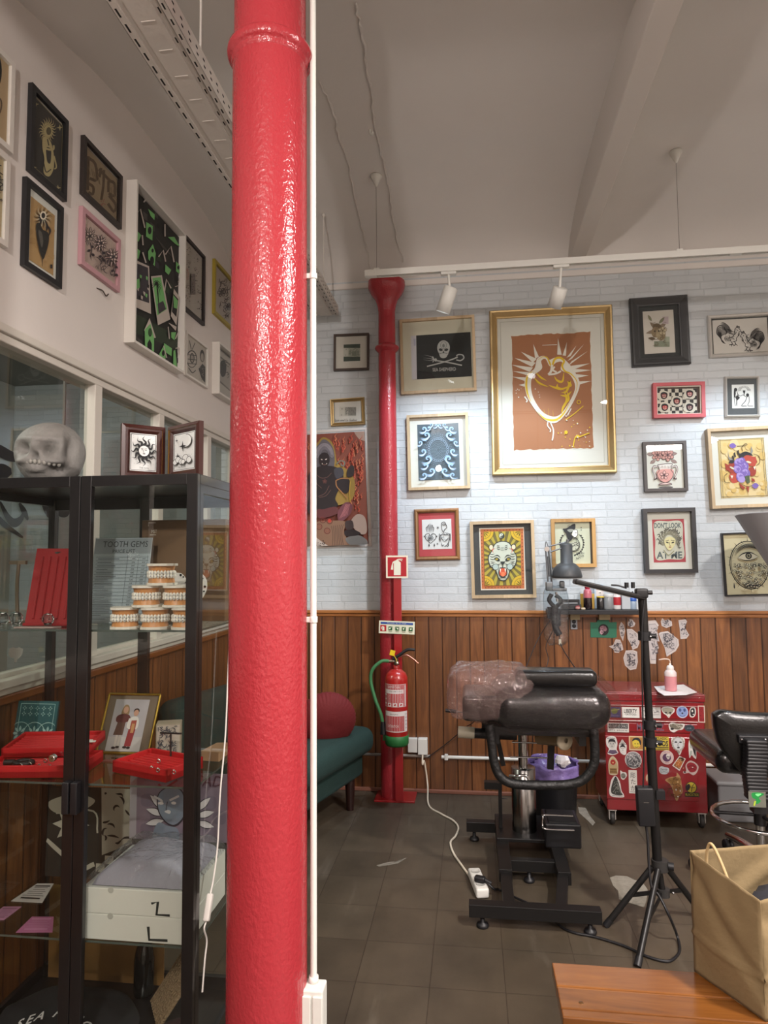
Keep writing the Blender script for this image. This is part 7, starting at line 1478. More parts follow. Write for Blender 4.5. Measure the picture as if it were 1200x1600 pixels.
mb = MB(); mb.bx((.06, 3.14, .70), (.52, 3.7, .735), M_STEEL); mb.bx((.08, 3.14, .66), (.11, 3.7, .70), M_STEEL); mb.bx((.46, 3.14, .66), (.49, 3.7, .70), M_STEEL); mb.build('seat_frame', t)
q = [pl(x, y, 'Y', 3.12) for x, y in ((764, 1132), (768, 1160), (772, 1190), (780, 1211), (794, 1222), (815, 1226), (850, 1227), (885, 1226), (908, 1220), (922, 1206), (929, 1188), (929, 1160), (927, 1132))]
mb = MB(); mb.tube(q, .0205, M_TAPE, 14); mb.build('padded_handle', t)
mb = MB(); mb.rbox((.34, 3.31, .825), (.52, .5, .185), .085, M_LEA, n=8); mb.build('main_cushion', t)
mb = MB(); mb.rbox((.055, 3.25, .82), (.215, .3, .115), .022, M_LEA, n=4); mb.build('leg_cushion', t)
xa, xb = X_(805, 1060, 3.12), X_(934, 1060, 3.12)
mb = MB(); mb.rbox(((xa+xb)/2, 3.17, .958), (xb-xa, .13, .072), .028, M_LEA, n=6); h = mb.build('head_cushion', t)
def wrapshell(c, d, mat, seed, amp, n=44):
    def fn(p):
        x, y, z = p; s = lambda v: math.copysign(abs(v)**.45, v); q = Vector((s(x), s(y), s(z))); k = 1+amp*NZ.noise(q*2.2+Vector((seed, 0, 0)))+amp*.5*NZ.noise(q*5.5+Vector((0, seed, 0))); return q*k*.98
    m_ = MB(); m_.ball(c, (d[0]/2, d[1]/2, d[2]/2), mat, n, f=fn); return m_
wrapshell((.325, 3.31, .825), (.66, .60, .225), M_WRAP, 3, .06, 56).build('film_wrap', t)
wrapshell((.075, 3.22, .88), (.40, .30, .25), M_WRAP2, 8, .10, 48).build('film_wrap', t)
mb = MB(); mb.cyl((-.02, 3.34, .655), (.2, 3.34, .65), .024, M_TAPE, n=16); mb.cyl((.0, 3.34, .655), (-.078, 3.34, .658), .027, P('#b7b09c', .6), n=18); mb.build('arm_bar', t)
mb = MB(); mb.cyl((.30, 3.34, .645), (.40, 3.27, .655), .034, P('#8c7a5e', .3, trans=.3), n=20); mb.lathe([(.012, 0), (.042, 0), (.045, .006), (.042, .02), (.012, .02)], (.405, 3.268, .652), P('#c9bfa6', .35), 26, axis=(.6, -.75, .05)); mb.build('film_roll', t)
mb = MB(); mb.cyl((.18, 3.42, .595), (.34, 3.42, .595), .004, M_CHROME, n=8); mb.cyl((.17, 3.4, .53), (.36, 3.4, .53), .004, M_CHROME, n=8); mb.tube([(.165, 3.4, .44), (.2, 3.38, .447), (.24, 3.38, .45), (.255, 3.38, .43)], .007, M_CHROME); mb.build('control_rod', t)
mb = MB(); mb.box((.115, 3.36, .6), (.022, .03, .2), M_STEEL, rot=(0, -.2, 0)); mb.box((.06, 3.36, .70), (.05, .03, .06), M_STEEL); mb.box((.365, 3.4, .58), (.03, .03, .2), M_STEEL, rot=(0, .06, 0)); mb.build('hinge_bracket', t)
a, b = pl(696, 1110, 'Y', 3.2), pl(713, 1112, 'Y', 3.2); mb = MB(); mb.cyl(a, b, .0085, M_BLACK, n=12); mb.cyl(b, b+Vector((.1, .02, -.02)), .003, M_CHROME, n=8); mb.build('lever', t)
mb = MB(); mb.bx((.33, 3.42, .10), (.5, 3.62, .215), M_BLACK); mb.bx((.345, 3.43, .2), (.485, 3.6, .222), P('#0b0b0b', .7)); mb.build('foot_tray', t, bevel=.008)
mb = MB(); mb.tube([(.46, 3.4, .262), (.33, 3.4, .262), (.318, 3.39, .255), (.315, 3.385, .22), (.33, 3.37, .208), (.46, 3.37, .208)], .0045, M_CHROME, 8, interp=4); mb.build('tray_handle', t)
mb = MB(); mb.box((.09, 3.6, .33), (.09, .04, .035), M_STEEL); mb.box((.125, 3.6, .22), (.018, .03, .2), M_STEEL); mb.build('side_bracket', t)
# lilac lined waste bin behind
t = thing('waste_bin', 'black bin with lilac liner bag behind the tattoo bed base', 'waste bin', (.43, 3.93, 0))
mb = MB(); mb.lathe([(0, .002), (.105, .002), (.115, .02), (.13, .28), (.133, .285), (.125, .285), (.12, .27)], (.43, 3.93, 0), M_BLACK, 28); mb.build('bin', t)
LIL = P('#7a68a0', .3, bump=.5, bscale=40, name='lilac_plastic')
def lin_(u, v):
    a = 2*PI*u; r = .136+.012*NZ.noise(Vector((math.cos(a)*3, math.sin(a)*3, v*4)))+.006*math.sin(a*9); return Vector((.43+math.cos(a)*r, 3.93+math.sin(a)*r, .275+.09*v+.015*NZ.noise(Vector((math.cos(a)*2, math.sin(a)*2, 5)))))
mb = MB(); mb.grid(lin_, 48, 6, LIL); mb.build('liner_bag', t, solid=.001)
mb = MB()
for cx, cy, cz, r_ in ((.38, 3.92, .335, .055), (.45, 3.9, .335, .05), (.41, 3.98, .34, .055)): mb.ball((cx, cy, cz), (r_, r_, r_*.8), LIL, 18, f=lambda p: tuple(Vector(p)*(1+.25*NZ.noise(Vector(p)*2.5))))
t2 = solo(mb, 'crumpled_bag', 'crumpled lilac plastic in the black bin', 'plastic bag')
mb = MB(); mb.ball((.475, 3.86, .385), (.04, .026, .03), P('#d9d6d6', .8), 10, f=lambda p: tuple(Vector(p)*(1+.5*NZ.noise(Vector(p)*3)))); mb.sm = [False]*len(mb.sm); solo(mb, 'tissue', 'white crumpled tissue on the lilac plastic', 'tissue')

# ---------------------------------------------------------------- red tool cart
GX0, GX1, GY0, GY1, GZ0, GZ1 = .728, 1.264, 4.0, 4.36, .085, .688
M_CART = P('#84181f', .3, coat=.7, name='red_cart_enamel')
t = thing('tool_cart', 'red tool cart on casters covered with stickers', 'tool cart', ((GX0+GX1)/2, 4.18, 0))
mb = MB(); mb.bx((GX0, GY0, GZ0), (GX1, GY1, GZ1), M_CART); mb.build('body', t, bevel=.006)
mb = MB(); mb.bx((GX0-.008, GY0-.012, GZ1), (GX1+.004, GY1, GZ1+.042), M_CART); mb.bx((GX0+.02, GY0+.01, GZ1+.038), (GX1-.02, GY1-.02, GZ1+.047), M_CART); mb.build('lid', t, bevel=.008)
mb = MB()
def film(u, v):
    return Vector((GX0-.012+(GX1-GX0+.02)*u, GY0-.014+(GY1-GY0)*v, GZ1+.05+.004*NZ.noise(Vector((u*4, v*16, 1)))+.002*NZ.noise(Vector((u*14, v*22, 4)))))
mb.grid(film, 40, 26, M_WRAP); mb.grid(lambda u, v: Vector((GX0-.012+(GX1-GX0+.02)*u, GY0-.0145, GZ1+.05-.035*v)), 20, 2, M_WRAP); mb.build('film_cover', t)
SCT = (930, 1080, 6.6667)
FP = lambda x, y, Y=GY0: pl(SCT[0]+x/SCT[2], SCT[1]+y/SCT[2], 'Y', Y)
def panel(nm, x0, y0, x1, y1, th=.008):
    a, b = FP(x0, y0), FP(x1, y1); mb = MB(); mb.bx((a.x, GY0-th, b.z), (b.x, GY0+.002, a.z), M_CART); return mb.build(nm, t, bevel=.003), a, b
dr1, a1_, b1_ = panel('drawer', 100, 134, 1062, 292); dr2, _, _ = panel('drawer', 100, 322, 1062, 436); dor, _, _ = panel('door', 100, 458, 1075, 1150)
AL = P('#c9c5be', .3, .7)
for y, d in ((148, dr1), (306, dr2)):
    a, b = FP(100, y-9), FP(1062, y+9); mb = MB(); mb.bx((a.x, GY0-.016, b.z), (b.x, GY0-.008, a.z), AL); mb.build('pull_strip', d, bevel=.002)
for x, y in ((GX0+.03, GY0+.03), (GX1-.03, GY0+.03), (GX0+.03, GY1-.04), (GX1-.03, GY1-.04)):
    mb = MB(); mb.box((x, y, .082), (.045, .05, .006), AL); mb.bx((x-.018, y-.02, .03), (x-.014, y+.02, .08), AL); mb.bx((x+.014, y-.02, .03), (x+.018, y+.02, .08), AL); c_ = mb.build('caster', t)
    mb = MB(); mb.lathe([(0, -.012), (.03, -.012), (.036, -.008), (.036, .008), (.03, .012), (0, .012)], (x, y, .0362), P('#2a2826', .6), 24, axis=(1, 0, 0)); mb.build('wheel', c_)
FLAT['sticker'] = True
_sk = [0]
def sticker(par, outline, fn, base='#cfcbc6', lift=.0088):
    """a die-cut sticker traced in cart crop pixels"""
    xs = [p[0] for p in outline]; ys = [p[1] for p in outline]; bx = (min(xs), min(ys), max(xs), max(ys))
    _sk[0] += 1; Y = GY0-lift-.0002*(_sk[0] % 3)
    a, b = FP(bx[0], bx[1], Y), FP(bx[2], bx[3], Y); c = FP(bx[0], bx[3], Y)
    A = Art((a.x, Y, c.z), (1, 0, 0), (0, 0, 1), b.x-a.x, a.z-c.z, bx, MB(), base=.0001); A.clip = False
    A.poly(outline, base); fn(A); A.mb.build('sticker', par)
def circ(cx, cy, r, n=24): return [(cx+math.cos(2*PI*k/n)*r, cy+math.sin(2*PI*k/n)*r) for k in range(n)]
def rc(x0, y0, x1, y1): return [(x0, y0), (x1, y0), (x1, y1), (x0, y1)]
def blobp(pts, n=5):
    A = Art((0, 0, 0), (1, 0, 0), (0, 0, 1), 1, 1); got = []
    A.poly = lambda p, c: got.extend(p); A.blob(pts, None, n); return got
K = '#242226'
def face(A, cx, cy, r, skin='#bdbab4', hair=K):
    A.ell(cx, cy, r*.72, r, skin, 18); A.blob([(cx-r*.8, cy-r*.1), (cx-r*.7, cy-r*.9), (cx, cy-r*1.15), (cx+r*.7, cy-r*.9), (cx+r*.8, cy-r*.1), (cx+r*.5, cy-r*.5), (cx-r*.5, cy-r*.5)], hair)
    for g in (-1, 1): A.ell(cx+g*r*.28, cy-r*.08, r*.13, r*.08, K, 8); A.line([(cx+g*r*.45, cy-r*.25), (cx+g*r*.15, cy-r*.27)], r*.07, K)
    A.line([(cx, cy), (cx-r*.06, cy+r*.25), (cx+r*.08, cy+r*.27)], r*.06, K); A.line([(cx-r*.22, cy+r*.5), (cx, cy+r*.55), (cx+r*.22, cy+r*.48)], r*.09, K)
sticker(dr1, rc(136, 162, 268, 270), lambda A: (A.ell(200, 205, 34, 30, '#5f6a2e'), A.line([(165, 200), (240, 190), (252, 184)], 9, '#8a8e4a'), A.line([(150, 250), (250, 255)], 5, '#6a5f80', 0)), '#3f3960')
sticker(dr1, rc(274, 165, 462, 274), lambda A: (A.text('LIBERTY', 368, 205, 42, K, width=140, bold=.02), A.text('-TATTOO-', 368, 240, 20, K, width=130, bold=.02)), '#d4d2cd')
sticker(dr1, rc(482, 165, 685, 278), lambda A: (A.scribble((600, 170, 672, 222), 14, 4, '#55525a', random.Random(2)), A.scribble((500, 175, 560, 220), 10, 4, '#55525a', random.Random(3)), A.line([(510, 255), (530, 245), (545, 262)], 4, K), A.line([(600, 240), (670, 240)], 3, '#77747a', 0)), '#c9c7c4')
sticker(dr1, blobp([(690, 178), (730, 162), (790, 164), (828, 180), (825, 215), (790, 245), (765, 276), (740, 250), (705, 225)]), lambda A: (A.blob([(700, 182), (760, 170), (820, 186), (790, 235), (765, 262), (740, 235), (708, 215)], '#8f8b7c'), A.ell(735, 222, 13, 9, K), A.ell(782, 222, 13, 9, K), A.ell(765, 246, 14, 10, '#d6d2c8')))
sticker(dr1, circ(907, 215, 64), lambda A: (A.ell(907, 215, 58, 54, '#7f93c4'), A.ell(884, 195, 14, 18, '#3e4c80'), A.ell(932, 195, 14, 18, '#3e4c80'), A.ell(907, 228, 10, 8, K), A.line([(880, 250), (907, 262), (935, 250)], 5, '#3e4c80')), '#b9c2d8')
sticker(dr1, blobp([(985, 190), (1005, 165), (1040, 168), (1052, 200), (1045, 245), (1020, 272), (985, 265), (978, 230)]), lambda A: (A.blob([(992, 195), (1015, 175), (1038, 185), (1036, 240), (1010, 262), (990, 245)], K), A.ell(1012, 205, 9, 12, '#d8d4ce'), A.ell(1022, 240, 8, 6, '#d8d4ce')))
sticker(t, rc(1068, 150, 1146, 326), lambda A: (A.rect(1078, 160, 1136, 316, '#8c1c24'), A.scribble((1085, 170, 1130, 306), 16, 5, '#5a1218', random.Random(3))), '#c9b8ae', .0012)
sticker(dr2, rc(128, 328, 352, 424), lambda A: (A.rect(138, 336, 342, 386, K), A.text('NO OLHO DO CAVALO', 240, 361, 34, '#b9b6b2', width=192), A.text('art store', 240, 404, 14, '#55525a', width=190)), '#c9c4be')
sticker(dr2, rc(430, 330, 722, 412), lambda A: (A.text('MOKUUZ', 576, 371, 74, '#5c6c86', width=284, bold=.03), A.text('MOKUUZ', 576, 371, 70, '#7d4a56', width=276)), '#8f2028')
sticker(dr2, blobp([(765, 350), (800, 325), (860, 335), (920, 335), (935, 350), (910, 395), (860, 405), (815, 428), (775, 405)]), lambda A: (A.blob([(775, 350), (820, 335), (900, 345), (915, 360), (880, 395), (830, 395), (790, 385)], '#6d675a'), A.ell(800, 392, 18, 12, K), A.scribble((790, 340, 900, 390), 14, 4, '#c9c2b2', random.Random(5))))
sticker(dr2, [(982+math.cos(2*PI*k/24)*56, 382+math.sin(2*PI*k/24)*36) for k in range(24)], lambda A: (A.ell(982, 382, 44, 26, '#24303a'), A.text('ink', 982, 382, 22, '#6c7c84', width=50, slant=.3)), '#3c3c44')
sticker(dor, blobp([(115, 490), (160, 466), (215, 475), (235, 540), (225, 600), (240, 640), (180, 662), (125, 650), (140, 600), (115, 560)]), lambda A: (A.poly([(125, 640), (150, 610), (215, 610), (235, 640), (180, 656)], '#5a4a60'), face(A, 175, 550, 48), A.text('RIDEM', 168, 490, 14, K, width=80)))
sticker(dor, blobp([(245, 560), (270, 520), (285, 500), (300, 520), (330, 560), (325, 620), (320, 655), (290, 660), (255, 630)]), lambda A: ([A.line([(287, 560), (287+math.cos(a)*44, 550+math.sin(a)*48)], 5, K, 0) for a in [PI+PI*i/6 for i in range(7)]], face(A, 286, 598, 34, '#d0ccc8')))
sticker(dor, rc(350, 466, 508, 614), lambda A: (A.rect(362, 478, 496, 602, '#a4743c'), A.ell(430, 540, 44, 50, '#c9b23a', 18), A.blob([(385, 520), (400, 490), (450, 482), (480, 520), (470, 560), (455, 520), (420, 505)], K), A.ell(415, 545, 7, 5, K, 8), A.ell(445, 545, 7, 5, K, 8), A.line([(410, 575), (430, 582), (450, 574)], 5, K)), '#cbb48e')
sticker(dor, rc(512, 468, 770, 610), lambda A: (A.text('SHOP & CLASSIC', 640, 488, 26, K, width=236, bold=.02), A.text('TATTOOS', 640, 540, 58, K, width=244, bold=.03), A.line([(520, 580), (765, 580)], 9, K, 0), A.line([(520, 598), (765, 598)], 7, K, 0)), '#c2ac3e')
sticker(dor, blobp([(790, 500), (830, 475), (865, 485), (905, 475), (938, 500), (932, 560), (905, 605), (885, 655), (865, 655), (850, 610), (808, 575)]), lambda A: ([A.ell(864+math.cos(a)*62, 545+math.sin(a)*66, 12, None, '#9c978e', 10) for a in [2*PI*i/16 for i in range(16)]], A.ell(864, 545, 52, 64, '#bfc2c4', 20), A.ell(840, 528, 16, 8, K), A.ell(890, 528, 16, 8, K), A.line([(864, 535), (858, 565), (872, 568)], 4, K), A.ell(865, 584, 15, 8, K), A.poly([(845, 620), (885, 620), (868, 655)], '#8a867c')))
sticker(dor, blobp([(970, 545), (985, 500), (1015, 480), (1040, 475), (1035, 520), (1058, 560), (1055, 640), (1050, 700), (1025, 690), (1000, 665), (975, 695), (968, 620)]), lambda A: (A.blob([(985, 540), (995, 505), (1028, 490), (1022, 530), (1048, 570), (1045, 680), (1020, 620), (1005, 570)], K), A.ell(1000, 570, 18, 26, '#9aa39c'), A.poly([(985, 620), (1010, 620), (1000, 660), (980, 680)], '#9aa39c'), A.line([(990, 500), (1010, 540)], 5, '#a03a34')))
sticker(dor, circ(397, 714, 90), lambda A: (A.ell(397, 714, 84, 84, '#8d8b8c'), A.scribble((330, 650, 465, 780), 90, 5, '#4a494d', random.Random(6)), A.scribble((330, 650, 465, 780), 40, 5, '#c2c0be', random.Random(7))))
sticker(dor, circ(747, 687, 74), lambda A: (A.ell(745, 690, 46, 42, '#5a3a58'), A.skull(760, 678, 28, '#d6d0ca', K), A.text('TATTOO', 747, 632, 12, '#8a2a40', width=70), A.text('ART', 747, 742, 12, '#8a2a40', width=44)), '#cfb8b4')
sticker(dor, blobp([(135, 820), (138, 740), (160, 690), (188, 675), (215, 695), (240, 740), (240, 830), (222, 868), (150, 868)]), lambda A: (A.blob([(146, 820), (150, 745), (188, 690), (228, 745), (230, 820)], '#b09a72'), A.ell(186, 738, 28, 28, '#a02a24'), A.ell(186, 742, 8, 8, '#d0a878'), A.poly([(150, 800), (225, 800), (232, 856), (145, 856)], '#8a6a3e'), A.line([(155, 815), (220, 815)], 5, '#4a3420', 0), A.line([(150, 838), (226, 838)], 5, '#4a3420', 0)), '#c2b294')
sticker(dor, rc(525, 620, 650, 780), lambda A: (A.ell(585, 720, 46, 46, '#8a2c24'), A.scribble((535, 640, 640, 770), 30, 6, '#4a2a20', random.Random(9)), A.ell(560, 660, 20, 24, '#5e5230')), '#7a2a26')
sticker(dor, [(880, 672), (948, 700), (876, 828), (798, 775)], lambda A: (A.poly([(882, 684), (936, 704), (874, 812), (812, 772)], '#8a5a34'), A.ell(872, 750, 30, 34, '#b0622c'), A.blob([(878, 690), (920, 690), (926, 715), (890, 722)], '#4a3020'), A.scribble((830, 700, 920, 800), 12, 5, '#d0a878', random.Random(1))))
sticker(dor, blobp([(940, 770), (985, 722), (1040, 735), (1080, 780), (1060, 840), (1020, 872), (975, 850), (920, 858), (912, 835), (945, 830)]), lambda A: (A.blob([(952, 775), (985, 740), (1035, 750), (1062, 785), (1045, 830), (985, 838)], '#8c1f2a'), A.line([(960, 790), (1010, 770), (1050, 790)], 6, '#5a1218'), A.line([(970, 815), (1010, 800), (1040, 815)], 6, '#5a1218'), A.ell(1015, 790, 7, 5, '#d8d2ca'), A.ell(930, 842, 11, 8, K)), '#b9a6a2')
sticker(dor, blobp([(665, 800), (690, 782), (730, 790), (768, 800), (765, 840), (735, 862), (690, 860), (668, 840)]), lambda A: (A.text('Gentle', 715, 812, 24, K, width=80, slant=.3), A.text('TATTOO', 718, 842, 18, K, width=84)), '#b7bcc0')
sticker(dor, blobp([(262, 825), (285, 840), (320, 845), (330, 880), (300, 918), (270, 912), (262, 870)]), lambda A: (A.ell(292, 880, 26, 28, '#77756c'), A.scribble((272, 858, 314, 905), 10, 4, K, random.Random(2))))
sticker(dor, rc(346, 820, 440, 1062), lambda A: (A.text('彫', 396, 874, 56, K, width=60), A.text('た', 396, 940, 50, K, width=54), A.text('か', 396, 1008, 52, K, width=58), A.line([(360, 1048), (430, 1048)], 5, '#55525a', 0)), '#d2cec6')
sticker(dor, circ(580, 905, 72), lambda A: (A.ell(580, 905, 62, 62, '#c2a888'), A.ell(560, 880, 18, 26, '#d8d0c4'), A.text('01', 560, 945, 36, '#8a2428', width=50), A.ring(580, 905, 60, 6, '#8a2428', 20)), '#9c2a2a')
sticker(dor, blobp([(150, 990), (170, 920), (205, 880), (235, 895), (262, 950), (275, 1030), (298, 1070), (290, 1100), (165, 1095), (140, 1040)]), lambda A: (A.blob([(165, 1000), (205, 895), (232, 910), (268, 1040), (282, 1075), (175, 1068)], '#33332f'), A.line([(190, 990), (230, 960), (250, 1020)], 6, '#77756c'), A.line([(180, 1050), (230, 1000), (268, 1060)], 6, '#77756c'), A.scribble((180, 920, 262, 1060), 16, 4, '#8f8d84', random.Random(8)), A.text('MATADERO', 228, 1084, 14, K, width=110)))
sticker(dor, blobp([(725, 925), (780, 895), (850, 880), (858, 845), (895, 890), (905, 960), (915, 1040), (880, 1090), (845, 1140), (820, 1090), (800, 1010), (770, 960)]), lambda A: (A.blob([(750, 925), (800, 900), (880, 895), (895, 950), (850, 990), (790, 960)], '#8a6434'), A.blob([(815, 980), (890, 970), (895, 1050), (850, 1110), (825, 1070)], '#9a6a3c'), A.scribble((750, 890, 895, 1100), 40, 5, '#5a3a1e', random.Random(3)), A.ell(840, 1020, 7, 10, '#e0dcd2'), A.ell(885, 1030, 6, 12, '#e0dcd2'), A.ell(862, 940, 8, 10, '#c2a070'), A.ell(858, 1090, 9, 7, '#e0dcd2')), '#a8845c')
sticker(dor, circ(1000, 1000, 62)+[], lambda A: (A.ell(1000, 1000, 54, 54, '#b3a034'), A.ell(965, 1000, 22, 38, K, 14, .4), A.line([(1000, 1045), (1012, 990), (1035, 960)], 7, K), A.line([(1012, 1000), (1040, 1000)], 5, K), A.line([(1005, 1010), (985, 985)], 5, K), A.rect(930, 1052, 1085, 1098, '#1e2018'), A.text('BLACKTIDE', 1006, 1075, 26, '#b3a034', width=140)), '#242620')
# paper towel and wash bottle on the cart
ZL = GZ1+.0545
q = [pl(x, y, 'Z', ZL) for x, y in ((1022, 1073), (1053, 1071), (1068, 1070), (1089, 1082), (1072, 1086), (1038, 1087), (1028, 1081))]
mb = MB(); mb.add(q+[p+Vector((0, 0, .002)) for p in q], [tuple(range(6, -1, -1)), tuple(range(7, 14))]+[(i, (i+1) % 7, 7+(i+1) % 7, 7+i) for i in range(7)], P('#d9d4d2', .9, bump=.4, bscale=120)); solo(mb, 'paper_towel', 'white paper towel lying on the red tool cart', 'paper towel')
wb = pl(1050, 1080, 'Z', ZL+.003); wx, wy, wz = wb.x, wb.y+.02, ZL+.0025
t = thing('wash_bottle', 'squeeze bottle of pink liquid with bent spout on the red cart', 'wash bottle', (wx, wy, wz))
mb = MB(); mb.lathe([(0, 0), (.03, 0), (.0325, .006), (.0325, .085), (.031, .1), (.022, .112), (.018, .114), (0, .114)], (wx, wy, wz), P('#c9868c', .35, coat=.3), 26); mb.lathe([(.033, .082), (.0325, .1), (.023, .1135), (.018, .115)], (wx, wy, wz), P('#cfc0be', .4), 26); mb.build('bottle', t)
mb = MB(); mb.lathe([(.019, .113), (.02, .128), (.015, .138), (.006, .142), (.006, .15), (0, .15)], (wx, wy, wz), P('#d6cfca', .45), 22); mb.build('cap', t)
mb = MB(); mb.tube([(wx, wy, wz+.145), (wx, wy, wz+.162), (wx-.008, wy, wz+.172), (wx-.03, wy, wz+.174), (wx-.062, wy-.01, wz+.171)], .0036, P('#cdb9a8', .45), 8); mb.build('spout', t)

# ---------------------------------------------------------------- LED stand
t = thing('lamp_stand', 'black tripod stand with a slanted flat lamp bar', 'lamp stand', (.724, 2.94, 0))
pt_, pb_ = pl(1003, 925, 'Y', 2.94), pl(1027, 1345, 'Y', 2.94)
d = pb_-pt_; at = lambda y: pt_+d*((y-925)/420)
mb = MB(); mb.cyl(at(928), at(1000), .0178, M_BLKMET, n=20); mb.build('upper_tube', t)
mb = MB(); mb.cyl(at(990), at(1150), .0155, M_BLKMET, n=20); mb.build('middle_tube', t)
mb = MB(); mb.cyl(at(1140), at(1352), .0185, M_BLKMET, n=20); mb.cyl(at(1345), pl(1036, 1398, 'Y', 2.94), .013, M_BLKMET, n=16); mb.build('lower_tube', t)
for y in (995, 1135, 1162):
    c = at(y); mb = MB(); mb.cyl(c-Vector((0, 0, .018)), c+Vector((0, 0, .018)), .0255, M_BLACK, n=20); mb.cyl(c+Vector((.02, -.006, 0)), c+Vector((.045, -.012, 0)), .01, M_BLACK, n=12); mb.ball(c+Vector((.018, -.026, .0)), .005, M_CHROME, 8); mb.build('clamp', t)
a, b = pl(897, 908, 'Y', 2.90), pl(1006, 934, 'Y', 2.94)
e = (b-a); rm = Matrix((e.normalized(), e.normalized().cross(Vector((0, 0, 1))).normalized()*-1, Vector((0, 0, 1)))).transposed()
rm = e.to_track_quat('X', 'Z').to_matrix()
mb = MB(); mb.rbox((a+b)/2, (e.length, .05, .02), .005, M_BLKMET, rot=rm); lb = mb.build('lamp_bar', t)
mb = MB(); mb.box((a+b)/2+rm @ Vector((-.02, 0, -.0106)), (e.length*.8, .036, .002), P('#c8c8c4', .4), rot=rm); mb.build('diffuser', lb)
mb = MB(); mb.rbox(pl(1002, 927, 'Y', 2.93), (.05, .036, .04), .008, M_BLACK); mb.cyl(pl(1004, 926, 'Y', 2.93), pl(1019, 926, 'Y', 2.93), .009, M_BLACK, n=14); mb.cyl(pl(979, 918, 'Y', 2.93), pl(979, 914, 'Y', 2.93)+Vector((0, 0, .01)), .009, M_BLACK, n=12); mb.cyl(pl(989, 919, 'Y', 2.93), pl(989, 914, 'Y', 2.93)+Vector((0, 0, .012)), .008, M_BLACK, n=12); mb.tube([pl(955, 914, 'Y', 2.93), pl(966, 915, 'Y', 2.93), pl(979, 919, 'Y', 2.93)], .004, M_BLACK, 6); mb.build('tilt_joint', t)
hub = pl(1031, 1351, 'Y', 2.94); low = pl(1036, 1394, 'Y', 2.94)
mb = MB(); mb.cyl(hub-Vector((0, 0, .02)), hub+Vector((0, 0, .02)), .033, P('#2c2b2a', .5), n=24); mb.cyl(hub+Vector((.03, -.01, 0)), hub+Vector((.05, -.015, 0)), .016, M_BLACK, n=14); mb.build('hub', t)
mb = MB(); mb.cyl(low-Vector((0, 0, .014)), low+Vector((0, 0, .014)), .026, P('#2c2b2a', .5), n=20); mb.ball(low+Vector((.035, -.015, .005)), .006, M_CHROME, 8); mb.build('spreader_hub', t)
feet = [(pl(949, 1443, 'Z', .012), .62), (pl(997, 1505, 'Z', .012), .9), (pl(1097, 1428, 'Z', .012), .62)]
for f_, k in feet:
    u = (f_-hub); u.z = 0; u.normalize(); s_ = hub+u*.03-Vector((0, 0, .01)); mb = MB(); mb.cyl(s_, f_, .0125, M_BLKMET, n=14); lg = mb.build('leg', t)
    mb = MB(); dd = (f_-s_).normalized(); mb.cyl(f_-dd*.02, f_+dd*.012, .014, M_BLACK, n=14); mb.build('foot', lg)
    mid = s_.lerp(f_, .5 if k < .8 else .62); mb = MB(); mb.box((low+u*.02+mid)/2, ((mid-low-u*.02).length, .006, .016), M_BLKMET, rot=(mid-low-u*.02).to_track_quat('X', 'Z').to_matrix()); mb.ball(mid, .007, M_CHROME, 8); mb.build('brace', lg)
pa = pl(1008, 1259, 'Y', 2.91)
mb = MB(); mb.rbox(pa, (.064, .045, .15), .006, M_BLACK, rot=(0, -.03, 0)); mb.box(pa+Vector((0, -.0226, .02)), (.02, .001, .002), M_CHROME); mb.box(pl(1031, 1241, 'Y', 2.93), (.034, .03, .034), M_BLACK); t3 = mb.build('power_supply', t)
mb = MB(); mb.tube([pl(1007, 935, 'Y', 2.92), pl(1003, 990, 'Y', 2.91), pl(1004, 1100, 'Y', 2.91), pl(1006, 1180, 'Y', 2.91), pa+Vector((-.005, 0, .075))], .0032, M_BLACK, 6)
mb.tube([pa+Vector((0, 0, -.07)), pl(1012, 1310, 'Y', 2.9), pl(1014, 1350, 'Y', 2.88), pl(1018, 1385, 'Y', 2.86), pl(1030, 1400, 'Y', 2.85), pl(1046, 1432, 'Y', 2.82), pl(1058, 1462, 'Z', .02), fl(1062, 1484), fl(1054, 1497), fl(1040, 1502), fl(1010, 1494), fl(975, 1478), fl(930, 1464), fl(900, 1458), fl(880, 1450), fl(860, 1434, .012), fl(838, 1418, .015), fl(800, 1400, .012), fl(780, 1390), PLUG+Vector((.06, -.02, -.03)), PLUG+Vector((.02, -.005, -.002))], .0052, M_BLACK, 8); mb.build('cable', t)
mb = MB(); mb.rbox(PLUG, (.05, .03, .028), .01, M_BLACK, rot=(0, 0, -.25)); mb.cyl(PLUG+Vector((.02, -.005, 0)), PLUG+Vector((.05, -.014, -.01)), .008, M_BLACK, n=12); mb.build('plug', t)

# ---------------------------------------------------------------- saddle stool
t = thing('work_stool', 'black padded work stool with ribbed back post and chrome foot ring', 'stool', (1.335, 3.45, 0))
scx, scy = 1.32, 3.45
mb = MB(); mb.rbox((1.29, 3.42, .585), (.46, .44, .11), .05, M_LEA, n=6); mb.build('seat', t, subsurf=1)
oq = [(1118, 1124), (1122, 1116), (1134, 1112), (1165, 1115), (1210, 1117), (1240, 1120), (1252, 1132), (1250, 1168), (1238, 1196), (1214, 1214), (1182, 1216), (1160, 1208), (1140, 1186), (1124, 1160)]
o3 = [pl(x, y, 'Y', 3.17) for x, y in oq]; c0 = sum(o3, Vector())/len(o3); mb = MB(); n = len(o3)*5
pp = []
for i in range(len(o3)):
    a, b, c, d = o3[i-1], o3[i], o3[(i+1) % len(o3)], o3[(i+2) % len(o3)]
    for k in range(5): tt = k/5; pp.append(.5*((2*b)+(c-a)*tt+(2*a-5*b+4*c-d)*tt*tt+(3*b-a-3*c+d)*tt**3))
vs = []; prof = [(0, 0), (.5, .0), (.92, .004), (.985, .012), (1, .03), (.985, .055), (.9, .075), (.5, .09), (0, .095)]
